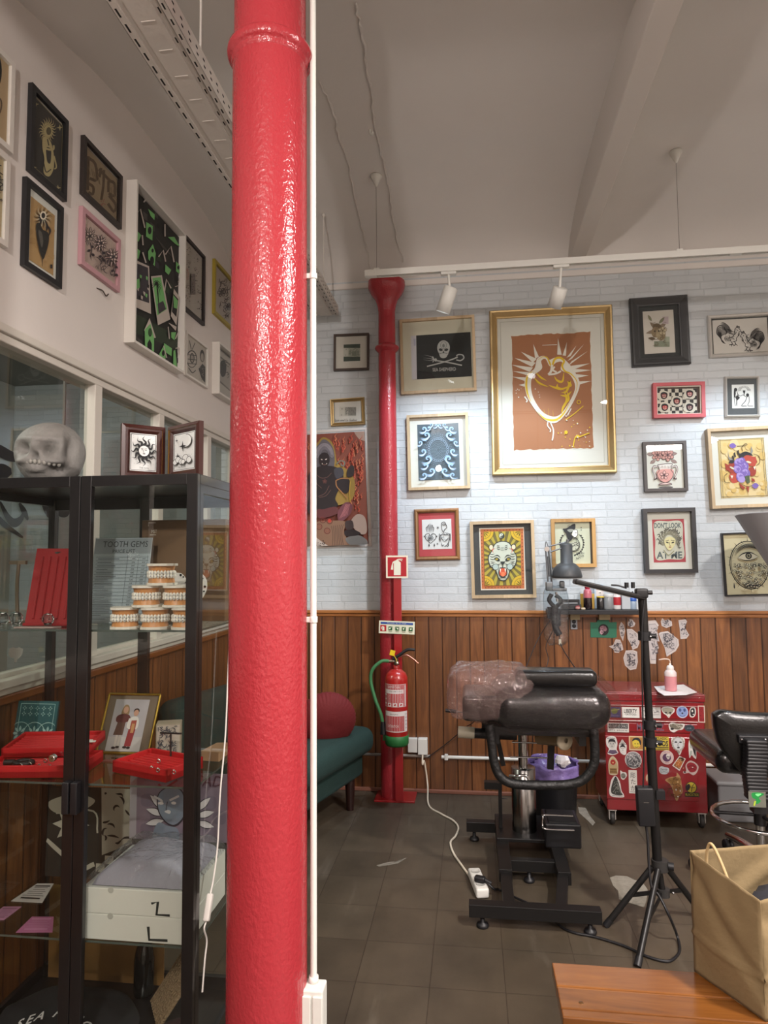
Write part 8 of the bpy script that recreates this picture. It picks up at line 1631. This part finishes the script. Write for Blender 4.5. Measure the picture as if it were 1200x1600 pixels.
for k, y in prof: vs += [c0+(p-c0)*k+Vector((0, y+.10*((p.x-c0.x)*k)**2*4, 0)) for p in pp]
mb.add(vs, [(j*n+i, j*n+(i+1) % n, (j+1)*n+(i+1) % n, (j+1)*n+i) for j in range(len(prof)-1) for i in range(n)], M_LEA, True); mb.build('backrest', t, weld=True)
mb = MB(); a, b = pl(1154, 1149, 'Y', 3.15), pl(1206, 1163, 'Y', 3.15); mb.bx((a.x, 3.146, b.z), (b.x, 3.175, a.z), M_BLACK); bp_ = mb.build('bracket', t, bevel=.004)
for x in (1159, 1196):
    p = pl(x, 1155.5, 'Y', 3.144); mb = MB(); mb.ball(p, .0055, M_CHROME, 10); mb.build('bolt', bp_)
mb = MB(); top, bot = pl(1179, 1158, 'Y', 3.13), pl(1181, 1245, 'Y', 3.12); k_ = 17
for i in range(k_):
    p = top.lerp(bot, i/(k_-1))+Vector((.004*math.sin(i*.5), 0, 0)); mb.rbox(p, (.088, .06, .021), .009, M_BLACK, rot=(0, .03*math.sin(i*1.7), 0), n=3)
mb.box((top+bot)/2, (.07, .045, (top-bot).length), M_BLACK); mb.build('ribbed_post', t)
p = pl(1183, 1249, 'Y', 3.085); mb = MB(); mb.box(p, (.068, .003, .064), P('#8f9388', .25, .6)); A = Art(p+Vector((-.034, -.0017, -.032)), (1, 0, 0), (0, 0, 1), .068, .064, (0, 0, 100, 100), mb); A.blob([(20, 10), (60, 5), (90, 15), (60, 40), (70, 60), (45, 80), (40, 50), (22, 40)], P('#2f9a4e', .25, .3)); A.blob([(40, 15), (75, 12), (55, 30)], P('#7ae08c', .2)); A.line([(38, 60), (30, 90)], 10, P('#a9c23e', .3)); mb.build('sticker', t)
mb = MB(); mb.box(Vector((1.2, 3.14, .44)), (.06, .05, .07), M_BLACK); mb.cyl((1.2, 3.14, .42), (scx, scy, .50), .02, M_BLACK, n=12); mb.bx((scx-.12, scy-.12, .50), (scx+.12, scy+.12, .53), M_BLACK); mb.build('mechanism', t)
mb = MB(); mb.cyl((scx, scy, .24), (scx, scy, .52), .027, M_BLACK, n=20); mb.cyl((scx, scy, .09), (scx, scy, .25), .02, M_CHROME, n=20); mb.build('gas_column', t)
rz_ = pl(1185, 1277, 'Y', scy).z
mb = MB(); mb.tube([(scx+math.cos(a)*.205, scy+math.sin(a)*.205, rz_) for a in [2*PI*i/24 for i in range(24)]], .0095, M_CHROME, 10, closed=True, interp=0); fr = mb.build('foot_ring', t)
for k in range(3): a = 2.9+k*2*PI/3; mb = MB(); mb.cyl((scx+math.cos(a)*.02, scy+math.sin(a)*.02, rz_+.01), (scx+math.cos(a)*.2, scy+math.sin(a)*.2, rz_), .008, M_BLACK, n=10); mb.build('spoke', fr)
mb = MB(); mb.cyl((scx, scy, .075), (scx, scy, .115), .04, M_CHROME, n=24); mb.build('base_hub', t)
for k in range(5):
    a = 3.0+k*2*PI/5; e_ = Vector((scx+math.cos(a)*.29, scy+math.sin(a)*.29, .078)); mb = MB(); mb.tube([(scx+math.cos(a)*.02, scy+math.sin(a)*.02, .098), ((scx+e_.x)/2, (scy+e_.y)/2, .096), e_], lambda u: .021-.006*u, M_CHROME if k in (0, 1, 4) else M_BLACK, 12); lg = mb.build('leg', t)
    mb = MB(); mb.lathe([(0, -.02), (.024, -.02), (.028, -.015), (.028, -.004), (.02, -.002), (.02, .002), (.028, .004), (.028, .015), (.024, .02), (0, .02)], (e_.x, e_.y, .0285), M_BLACK, 20, axis=(math.sin(a), -math.cos(a), 0)); mb.cyl((e_.x, e_.y, .03), (e_.x, e_.y, .08), .006, M_CHROME, n=8); mb.build('caster', lg)
mb = MB(); mb.bx((1.36, 4.12, 0), (1.56, 4.36, .22), P('#6f7072', .6)); mb.bx((1.35, 4.11, .2), (1.57, 4.37, .225), P('#7d7e80', .6)); solo(mb, 'storage_crate', 'grey plastic crate on the floor behind the work stool', 'crate', bevel=.01)

# ---------------------------------------------------------------- studio light shade at the right edge
hx = 1.69; LY_ = 3.85; hz1, hz0 = 1.715, 1.34; t = thing('studio_light', 'grey fabric light shade on a stand at the picture wall', 'studio light', (hx, LY_, 0))
mb = MB(); n = 8; rad = [(.262, hz1), (.06, hz0), (.05, hz0-.03), (.0, hz0-.03)]; SHG = P('#939395', .6, bump=.1, bscale=40, name='grey_umbrella_cloth')
mb.lathe([(.24, hz1-.02), (.262, hz1), (.255, hz1+.004)], (hx, LY_, 0), SHG, 16); mb.lathe(rad, (hx, LY_, 0), SHG, 16); mb.lathe([(.25, hz1), (.055, hz0)], (hx, LY_, 0), P('#b9b9b6', .7), 16); mb.build('shade', t)
mb = MB(); mb.cyl((hx, LY_, hz0), (hx, LY_, .35), .014, M_BLKMET, n=16); mb.build('pole', t)
for k in range(3): a = .2+k*2*PI/3; mb = MB(); mb.cyl((hx, LY_, .38), (hx+math.cos(a)*.2, LY_+math.sin(a)*.2, .012), .011, M_BLKMET, n=12); mb.build('leg', t)

# ---------------------------------------------------------------- bench and paper bag
M_BEN = wood_mat('orange_varnished_bench', '#5f3512', '#845223', '#5f3512', 9.0, 'Y', 'X', .22, .5, groove=.0001)
t = thing('bench', 'orange varnished wooden bench with three planks', 'bench', (.8, 1.76, 0))
for y0, y1 in ((1.770, 1.866), (1.687, 1.767), (1.655, 1.684)):
    mb = MB(); mb.bx((.189, y0, .418), (1.5, y1, .45), M_BEN); pk = mb.build('plank', t, bevel=.003)
    if y1 == 1.767: mb = MB(); p = pl(908, 1566, 'Z', .451); mb.lathe([(0, .0006), (.004, .0008), (.0055, .0004), (.006, 0)], (p.x, p.y, .45), P('#6a4a2a', .35, .6), 16); mb.build('screw', pk)
for x in (.33, 1.36):
    mb = MB(); mb.bx((x-.02, 1.665, .39), (x+.02, 1.86, .418), M_BEN); mb.bx((x-.02, 1.665, 0), (x+.02, 1.70, .39), M_BEN); mb.bx((x-.02, 1.825, 0), (x+.02, 1.86, .39), M_BEN); mb.build('leg_frame', t, bevel=.003)
KR = P('#7f6d4d', .85, bump=.15, bscale=60, var=.03, vscale=12, name='kraft_paper')
A_, B_ = Vector((.541, 1.866, .451)), Vector((.640, 1.690, .451)); cdir = Vector((.872, .49, 0)).normalized()
t = thing('paper_bag', 'brown kraft paper bag with twisted handles on the bench', 'paper bag', ((A_+B_)/2+cdir*.15))
def wallp(p0, p1, z0, z1, bow, fold=True, n=16):
    w = (p1-p0); nrm = Vector((w.y, -w.x, 0)).normalized()
    def fn(u, v):
        z = v*(z0+(z1-z0)*u); o = bow*math.sin(PI*u)*math.sin(PI*min(1, v*1.05))+(.006*(1-abs(v-.33)/.03) if fold and abs(v-.33) < .03 else 0)+.003*NZ.noise(Vector((u*4, v*5, bow*90)))
        o += .010*max(0, 1-abs(v-(.85-.6*u))*7)*(-1 if bow > 0 else 0)
        return p0+w*u+nrm*o+Vector((0, 0, z))
    return fn
C_, D_ = B_+cdir*.32, A_+cdir*.32
mb = MB(); mb.grid(wallp(A_, B_, .296, .262, .012), 18, 30, KR); mb.grid(wallp(B_, C_, .262, .268, .014), 24, 30, KR); mb.grid(wallp(C_, D_, .268, .27, .01), 18, 30, KR); mb.grid(wallp(D_, A_, .262, .296, .01), 24, 30, KR); mb.add([A_, B_, C_, D_], [(0, 1, 2, 3)], KR); mb.build('bag', t, solid=.0012, weld=True)
hc = P('#b39a70', .8)
for p0, off in ((A_.lerp(D_, .0)+cdir*.03, 0), (B_+cdir*.16-Vector((.02, .03, 0)), .1)):
    z = .451+.27; mb = MB(); b0 = p0+Vector((.01, -.02, z-.451-.04)); b1 = b0+(B_-A_)*.42 if off == 0 else b0+cdir*.12; mb.tube([b0, b0.lerp(b1, .08)+Vector((0, 0, .075)), b0.lerp(b1, .3)+Vector((0, 0, .09)), b0.lerp(b1, .75)+Vector((0, 0, .03)), b1+Vector((0, 0, -.03))], .0038, hc, 8); mb.build('handle', t)
mb = MB(); mb.ball(A_+cdir*.18+(B_-A_)*.55+Vector((0, 0, .16)), (.075, .055, .07), P('#2a2a30', .9), 20, f=lambda p: tuple(Vector(p)*(1+.3*NZ.noise(Vector(p)*2)))); solo(mb, 'dark_cloth', 'dark crumpled cloth inside the brown paper bag', 'cloth')
# ---------------------------------------------------------------- wall shelf, bottles, papers, desk lamp
CX6 = lambda x: 820+x/5
CY6 = lambda y: 780+y/5
xa, xb = pl(856, 957, 'Y', 4.28).x, pl(1000, 957, 'Y', 4.28).x; SZ = 1.172
t = thing('wall_shelf', 'narrow black shelf on the wooden boards carrying bottles', 'shelf', ((xa+xb)/2, 4.34, SZ))
mb = MB(); mb.bx((xa, 4.27, SZ-.028), (xb, D-.037, SZ), M_BLACK); mb.build('board', t, bevel=.002)
for x0, x1 in ((891, 906), (936, 953)):
    a, b = pl(x0, 962, 'Y', 4.39), pl(x1, 967, 'Y', 4.39); mb = MB(); mb.bx((a.x, 4.385, b.z-.005), (b.x, D-.014, SZ-.028), P('#b3a682', .7)); mb.build('bracket', t)
SY = 4.335
def sx_(px): return pl(px, 945, 'Y', SY).x
def bottle(name, label, px, r, prof, mats, cat='bottle', parts=()):
    x = sx_(px); t = thing(name, label, cat, (x, SY, SZ))
    mb = MB(); mb.lathe(prof, (x, SY, SZ+.0005), mats, 22); mb.build('body', t)
    for nm, pr, m_ in parts: mb = MB(); mb.lathe(pr, (x, SY, SZ+.0005), m_, 22); mb.build(nm, t)
    return t
PINKT = P('#b5626e', .3, coat=.3)
bottle('ink_bottle', 'dark liquid bottle with pink neck and cap in front of the yellow board', 918.5, .025, [(0, 0), (.025, 0), (.026, .004), (.026, .062), (.0255, .07)], P('#1c1216', .2, coat=.4), parts=(('neck', [(.0255, .066), (.0255, .1), (.022, .118), (.012, .126), (0, .126)], PINKT), ('cap', [(.012, .124), (.0165, .128), (.0165, .145), (.01, .152), (.006, .162), (0, .163)], P('#a8203a', .35))))
mb = MB(); a, b = sx_(909), sx_(931); mb.bx((a, 4.375, SZ+.0005), (b, 4.395, SZ+.093), P('#b9923a', .5)); solo(mb, 'yellow_board', 'small yellow board standing behind the pink capped bottle', 'board', bevel=.002)
bottle('paint_bottle', 'short black bottle with a yellow mark', 938.5, .023, [(0, 0), (.022, 0), (.023, .004), (.023, .07), (.018, .078), (0, .08)], P('#18181a', .25, coat=.4), parts=(('yellow_dot', [(.006, .0705), (.0235, .0708), (.0235, .078), (.006, .0795)], P('#c2a62a', .5)),))
mb = MB(); a, b = sx_(931), sx_(946); mb.bx((a, 4.38, SZ+.0005), (b, 4.4, SZ+.148), P('#a9bccb', .5)); A = Art((a, 4.3795, SZ+.07), (1, 0, 0), (0, 0, 1), b-a, .075, (0, 0, 80, 75), mb); A.rect(16, 8, 80, 75, '#c9c2c0'); A.line([(22, 20), (75, 14)], 9, '#8c2430', 0); A.skull(48, 46, 17, '#d8d4cf', '#3a2a2c'); solo(mb, 'pouch', 'pale blue and white pouch with a small skull behind the black bottle', 'pouch', bevel=.003)
M_JAR = P('#b3b6b6', .15, trans=.6, name='cloudy_jar_plastic')
bottle('jar', 'clear screw top jar beside the black bottle', 951, .03, [(0, 0), (.028, 0), (.03, .005), (.03, .07), (.027, .076)], M_JAR, 'jar', parts=(('lid', [(.0295, .074), (.0305, .078), (.0305, .092), (.028, .094), (0, .094)], P('#b9bab8', .35)),))
bottle('bottle', 'white bottle with a red label', 964, .023, [(0, 0), (.022, 0), (.0235, .004), (.0235, .08), (.018, .094), (.0175, .112), (0, .114)], P('#cfcac8', .4), parts=(('label', [(.0238, .026), (.024, .027), (.024, .074), (.0238, .075)], P('#a3212a', .45)),))
mb = MB(); a, b = sx_(971), sx_(984.5); mb.bx((a, 4.32, SZ+.0005), (b, 4.38, SZ+.103), P('#a9aeb2', .5)); solo(mb, 'carton', 'plain pale grey carton beside the blue topped bottle', 'carton', bevel=.003)
bottle('dropper_bottle', 'small squeeze bottle with blue collar and black nozzle', 989, .021, [(0, 0), (.02, 0), (.021, .004), (.021, .05), (.019, .054)], P('#9fb0c2', .25, trans=.3), parts=(('collar', [(.0215, .05), (.022, .052), (.022, .07), (.014, .076)], P('#2454a4', .4)), ('nozzle', [(.012, .074), (.011, .085), (.004, .108), (0, .109)], M_BLACK)))
t = thing('pen_tray', 'low black tray with pens at the lamp end of the shelf', 'tray', (sx_(891), SY, SZ)); a, b = sx_(877), sx_(907)
mb = MB(); mb.bx((a, 4.36, SZ+.0005), (b, 4.395, SZ+.058), M_BLACK); mb.bx((a, 4.30, SZ+.0005), (b, 4.36, SZ+.03), P('#2c2e30', .5)); mb.build('tray', t, bevel=.002)
mb = MB(); mb.cyl((a+.01, 4.31, SZ+.0375), (b-.02, 4.32, SZ+.0375), .0045, P('#8f9499', .3), n=10); solo(mb, 'pen', 'grey pen lying on the black tray', 'pen')
mb = MB(); x = sx_(900.5); mb.ball((x, 4.284, SZ+.012), (.016, .01, .011), P('#b98a86', .5), 12); mb.cyl((x-.012, 4.284, SZ+.018), (x+.01, 4.28, SZ+.024), .004, P('#8c2430', .5), n=8); solo(mb, 'sponge', 'small pinkish sponge at the front of the shelf', 'sponge')
mb = MB(); x = sx_(909); mb.rbox((x, 4.286, SZ+.007), (.026, .016, .012), .004, P('#c9bfa8', .5)); solo(mb, 'eraser', 'small cream eraser beside the pinkish sponge', 'eraser')
# wall things
WB_ = D-.0125
a, b = pl(891, 966, 'Y', WB_), pl(902, 983, 'Y', WB_)
t = thing('wall_socket', 'grey double wall socket under the black shelf', 'socket', ((a.x+b.x)/2, WB_, (a.z+b.z)/2)); mb = MB(); mb.bx((a.x, WB_-.012, b.z), (b.x, WB_, a.z), P('#8d9196', .45)); pt_ = mb.build('plate', t, bevel=.002)
for k in (.3, .7): mb = MB(); c = Vector(((a.x+b.x)/2, WB_-.0121, b.z+(a.z-b.z)*k)); mb.lathe([(0, -.002), (.011, -.002), (.0125, .001), (.0, .0012)], c, P('#34373b', .5), 18, axis=(0, -1, 0)); mb.build('outlet', pt_)
q = [pl(CX6(x), CY6(y), 'Y', WB_-.004) for x, y in ((512, 962), (560, 962), (572, 942), (655, 944), (662, 962), (718, 960), (718, 1078), (700, 1084), (514, 1080))]
mb = MB(); GF = P('#1f6b50', .5, name='green_card'); mb.add(q+[p+Vector((0, .004, 0)) for p in q], [tuple(range(9)), tuple(range(17, 8, -1))]+[(i, (i+1) % 9, 9+(i+1) % 9, 9+i) for i in range(9)], GF); t = tag(mb.build('folder'), 'green card folder pinned under the shelf with a round picture', 'folder')
p0, p1 = pl(CX6(572), CY6(974), 'Y', WB_-.005), pl(CX6(658), CY6(1066), 'Y', WB_-.005); mb = MB(); A = Art((p0.x, WB_-.005, p1.z), (1, 0, 0), (0, 0, 1), p1.x-p0.x, p0.z-p1.z, (0, 0, 86, 92), mb); A.ell(43, 46, 42, 45, '#1e1a1c', 28); A.blob([(14, 30), (36, 14), (62, 22), (60, 50), (30, 56)], '#9a767e'); A.blob([(14, 56), (32, 44), (42, 66), (28, 84), (14, 74)], '#b09099'); A.ell(54, 40, 16, 18, '#8a6870'); A.scribble((14, 16, 70, 80), 12, 3, '#3a2a30', random.Random(4)); mb.build('round_picture', t)
STN = [('slender leaf shaped stencil beside the green folder', [(755, 958), (778, 985), (785, 1030), (765, 1108), (742, 1062), (735, 1000)], 6),
('small drop shaped stencil hanging highest of the cut papers before the stand', [(802, 968), (822, 936), (842, 940), (864, 970), (855, 992), (830, 1000), (806, 988)], 6),
('tall pointed stencil between the drop and the lamp stand', [(797, 1014), (840, 1014), (885, 1050), (898, 1120), (880, 1160), (840, 1176), (825, 1130), (802, 1090)], 5),
('star cornered stencil under the green folder', [(656, 1150), (690, 1140), (712, 1094), (748, 1098), (764, 1140), (770, 1175), (738, 1188), (735, 1200), (700, 1198), (690, 1170)], 8),
('rounded stencil of a face, lowest of the cut papers', [(768, 1240), (790, 1182), (850, 1178), (882, 1190), (885, 1270), (870, 1325), (820, 1335), (780, 1300)], 12),
('long stencil partly behind the lamp stand pole', [(962, 950), (1030, 945), (1058, 985), (1035, 1010), (1048, 1060), (1058, 1112), (1035, 1105), (1050, 1160), (1025, 1215), (1020, 1285), (972, 1285), (955, 1200), (960, 1080)], 14),
('small winged stencil right above the wide stencil', [(1062, 955), (1075, 930), (1095, 948), (1118, 938), (1150, 955), (1152, 988), (1105, 1006), (1068, 990)], 5),
('wide stencil pointing down beyond the lamp stand', [(1045, 1050), (1060, 1040), (1120, 1030), (1160, 1060), (1205, 1095), (1208, 1140), (1180, 1185), (1105, 1230), (1090, 1160), (1062, 1100)], 12),
('waisted stencil furthest from the shelf', [(1200, 945), (1260, 938), (1272, 955), (1250, 1000), (1285, 1060), (1262, 1088), (1212, 1092), (1208, 1010)], 6)]
for i, (lab, pts, ns) in enumerate(STN):
    Y = WB_-.0015; xs = [p[0] for p in pts]; ys = [p[1] for p in pts]; bx = (min(xs), min(ys), max(xs), max(ys))
    a, c, b = pl(CX6(bx[0]), CY6(bx[1]), 'Y', Y), pl(CX6(bx[0]), CY6(bx[3]), 'Y', Y), pl(CX6(bx[2]), CY6(bx[3]), 'Y', Y)
    A = Art((a.x, Y, c.z), (1, 0, 0), (0, 0, 1), b.x-a.x, a.z-c.z, bx, MB(), base=.0001); A.poly(pts, P('#bcb4b0', .6)); cx, cy = sum(xs)/len(xs), sum(ys)/len(ys)
    inn = [(cx+(x-cx)*.84, cy+(y-cy)*.84) for x, y in pts]; A.poly(inn, '#8d8888'); inn = [(cx+(x-cx)*.8, cy+(y-cy)*.8) for x, y in pts]; A.poly(inn, '#b3acaa'); rn = random.Random(i)
    hb = (cx-(bx[2]-bx[0])*.27, cy-(bx[3]-bx[1])*.3, cx+(bx[2]-bx[0])*.27, cy+(bx[3]-bx[1])*.3); A.scribble(hb, ns*5, 3.5, '#3a3840', rn)
    for k in range(ns//2): A.ell(rn.uniform(hb[0], hb[2]), rn.uniform(hb[1], hb[3]), rn.uniform(4, 9), rn.uniform(3, 7), '#4a474e', 8, k)
    A.mb.prism([((p[0]-bx[0])/(bx[2]-bx[0])*(b.x-a.x), (bx[3]-p[1])/(bx[3]-bx[1])*(a.z-c.z)) for p in pts], .0021, (a.x, Y+.0022, c.z), (1, 0, 0), (0, 0, 1), P('#bcb4b0', .6), W=(0, -1, 0))
    solo(A.mb, 'tattoo_stencil', lab, 'stencil', 'cut tattoo stencils on the wooden boards')
# jointed desk lamp clamped to the shelf end, arm wrapped in film
LY = 4.2; lp = lambda x, y, Y=LY: pl(x, y, 'Y', Y)
M_LAMP = P('#3a3c3d', .5, name='dark_grey_lamp_enamel'); M_ARM = P('#6d7072', .4, .6, name='grey_lamp_arm')
t = thing('desk_lamp', 'dark grey jointed desk lamp with dome shade, arm wrapped in film', 'lamp', lp(866, 955))
c = lp(886, 902); prof = []
for k in range(9): a = PI/2*k/8; prof.append((.088*math.cos(a)+.0, .082*math.sin(a)))
zs = lp(886, 849).z-c.z
mb = MB(); mb.lathe([(.084, -.004), (.089, 0), (.0885, .012), (.084, .035), (.072, .06), (.056, .078), (.037, .088), (.036, zs-.012), (.03, zs-.002), (.012, zs+.003), (0, zs+.003)], (c.x, c.y, c.z), M_LAMP, 36); mb.lathe([(.083, .0), (.078, .035), (.06, .065), (.03, .08), (0, .082)], (c.x, c.y, c.z), P('#8a8c8c', .6), 30); mb.build('shade', t)
e1, e2 = lp(887, 848), lp(854, 858)
mb = MB(); mb.cyl(e1, e1+Vector((.0, 0, .02)), .009, M_ARM, n=12); mb.cyl(e1+Vector((0, .012, .006)), e2+Vector((0, .012, .012)), .0042, M_ARM, n=8); mb.cyl(e1+Vector((-.01, -.012, -.022)), e2+Vector((.02, -.012, -.018)), .0042, M_ARM, n=8); mb.cyl(e2+Vector((0, -.02, 0)), e2+Vector((0, .02, 0)), .015, M_CHROME, n=14); mb.tube([e2+Vector((-.008, 0, .01)), e2+Vector((-.002, 0, .045)), e2+Vector((.012, 0, .01))], .003, M_ARM, 6); mb.build('upper_arm', t)
e3 = lp(858, 915)
mb = MB(); mb.cyl(e2+Vector((-.006, -.012, 0)), e3+Vector((-.006, -.012, 0)), .0055, M_ARM, n=8); mb.cyl(e2+Vector((.012, .012, 0)), e3+Vector((.018, .012, .01)), .0055, M_ARM, n=8); mb.cyl(e2.lerp(e3, .2)+Vector((.004, 0, 0)), e2.lerp(e3, .75)+Vector((.006, 0, 0)), .011, P('#55585a', .4, .6), n=12); mb.build('lower_arm', t)
mb = MB(); mb.rbox(lp(858, 916), (.04, .045, .055), .006, M_ARM); mb.rbox(lp(872, 921), (.1, .035, .02), .006, M_ARM); mb.rbox(lp(878, 913), (.03, .035, .04), .008, M_ARM); mb.cyl(lp(869, 925), lp(871, 940), .008, M_CHROME, n=10); mb.build('elbow_joint', t)
mb = MB(); mb.tube([lp(862, 928), lp(858, 938), lp(868, 948), lp(876, 938), lp(868, 930)], .013, M_BLACK, 10); mb.tube([lp(868, 945), lp(866, 962), lp(868, 980), lp(874, 992)], .02, M_BLACK, 10); mb.rbox(lp(869, 965, 4.235), (.05, .05, .11), .015, M_BLACK); mb.bx((xa-.004, 4.255, SZ-.05), (xa+.05, 4.30, SZ-.028), M_BLACK); mb.bx((xa-.006, 4.225, SZ-.05), (xa+.05, 4.265, SZ+.02), M_BLACK); mb.build('clamp', t)
wrapshell(lp(869, 962), (.15, .10, .36), glass_mat('lamp_film', '#eef2f4', fmin=.05, fres=.5, rough=.05, haze=.012, bump=.9, bscale=22), 5, .12, 32).build('film_wrap', t)
mb = MB(); mb.tube([lp(874, 990), lp(875, 1004), lp(884, 1022, 4.1), lp(903, 1050, 3.85)], .003, M_BLACK, 6); mb.tube([lp(864, 985), lp(853, 1010), lp(856, 1035, 4.0), Vector((.36, 4.05, .7)), Vector((.33, 4.25, .2)), Vector((.3, 4.36, .005)), Vector((.15, 4.36, .004))], .0025, M_BLACK, 6); mb.tube([lp(860, 968), lp(840, 1000), lp(818, 1052, 3.95)], .0025, M_BLACK, 6); mb.box(lp(875, 1003), (.014, .014, .03), P('#d9cdb6', .5)); mb.build('cable', t)
# thin cable running from the sockets up to the bed
a = lp(668, 1184, 4.39); mb = MB(); mb.tube([a, lp(700, 1160, 4.38), lp(728, 1136, 4.3), lp(738, 1130, 4.0), Vector((.06, 3.6, .72))], .003, M_BLACK, 6); solo(mb, 'power_cable', 'thin black cable from the wall sockets to the tattoo bed', 'cable')
# ---------------------------------------------------------------- light
def area(name, loc, size, power, col='#ffffff', rot=(0, 0, 0), spread=None, shape='DISK'):
    l = bpy.data.lights.new(name, 'AREA'); l.shape = shape; l.size = size; l.energy = power; l.color = lin(col)[:3]
    if spread: l.spread = spread
    o = bpy.data.objects.new(name, l); COL.objects.link(o); o.location = loc; o.rotation_euler = rot; return o
def spot(name, loc, tgt, power, ang, blend=.4, col='#ffffff', r=.03):
    l = bpy.data.lights.new(name, 'SPOT'); l.energy = power; l.spot_size = ang; l.spot_blend = blend; l.color = lin(col)[:3]; l.shadow_soft_size = r
    o = bpy.data.objects.new(name, l); COL.objects.link(o); o.location = loc
    o.rotation_euler = (Vector(tgt)-Vector(loc)).to_track_quat('-Z', 'Y').to_euler(); return o
for i, (h, t, pw) in enumerate(SPOTS): spot('track_spot_light', h, t, pw*1.25, math.radians(96), .7, '#dfefff', .03)
def point(name, loc, power, col, r=.12):
    l = bpy.data.lights.new(name, 'POINT'); l.energy = power; l.color = lin(col)[:3]; l.shadow_soft_size = r
    o = bpy.data.objects.new(name, l); COL.objects.link(o); o.location = loc; return o
area('ceiling_lamp_light', (1.55, 1.2, 3.2), .2, 130, '#fff6f0')
point('ceiling_lamp_light', (-.45, -.9, 2.78), 190, '#fff3ee', .045)
area('ceiling_lamp_light', (2.6, -.6, 3.0), 1.3, 190, '#fff3ee')
point('next_room_fill_light', (-3.0, 1.9, 2.9), 85, '#fffff6', .3)  # added fill without a fixture, brightens the room beyond the glass
wd = bpy.data.worlds.new('world'); SC.world = wd; wd.use_nodes = True
wd.node_tree.nodes['Background'].inputs[0].default_value = (.05, .05, .05, 1); wd.node_tree.nodes['Background'].inputs[1].default_value = .3
SC.view_settings.exposure = 0.0
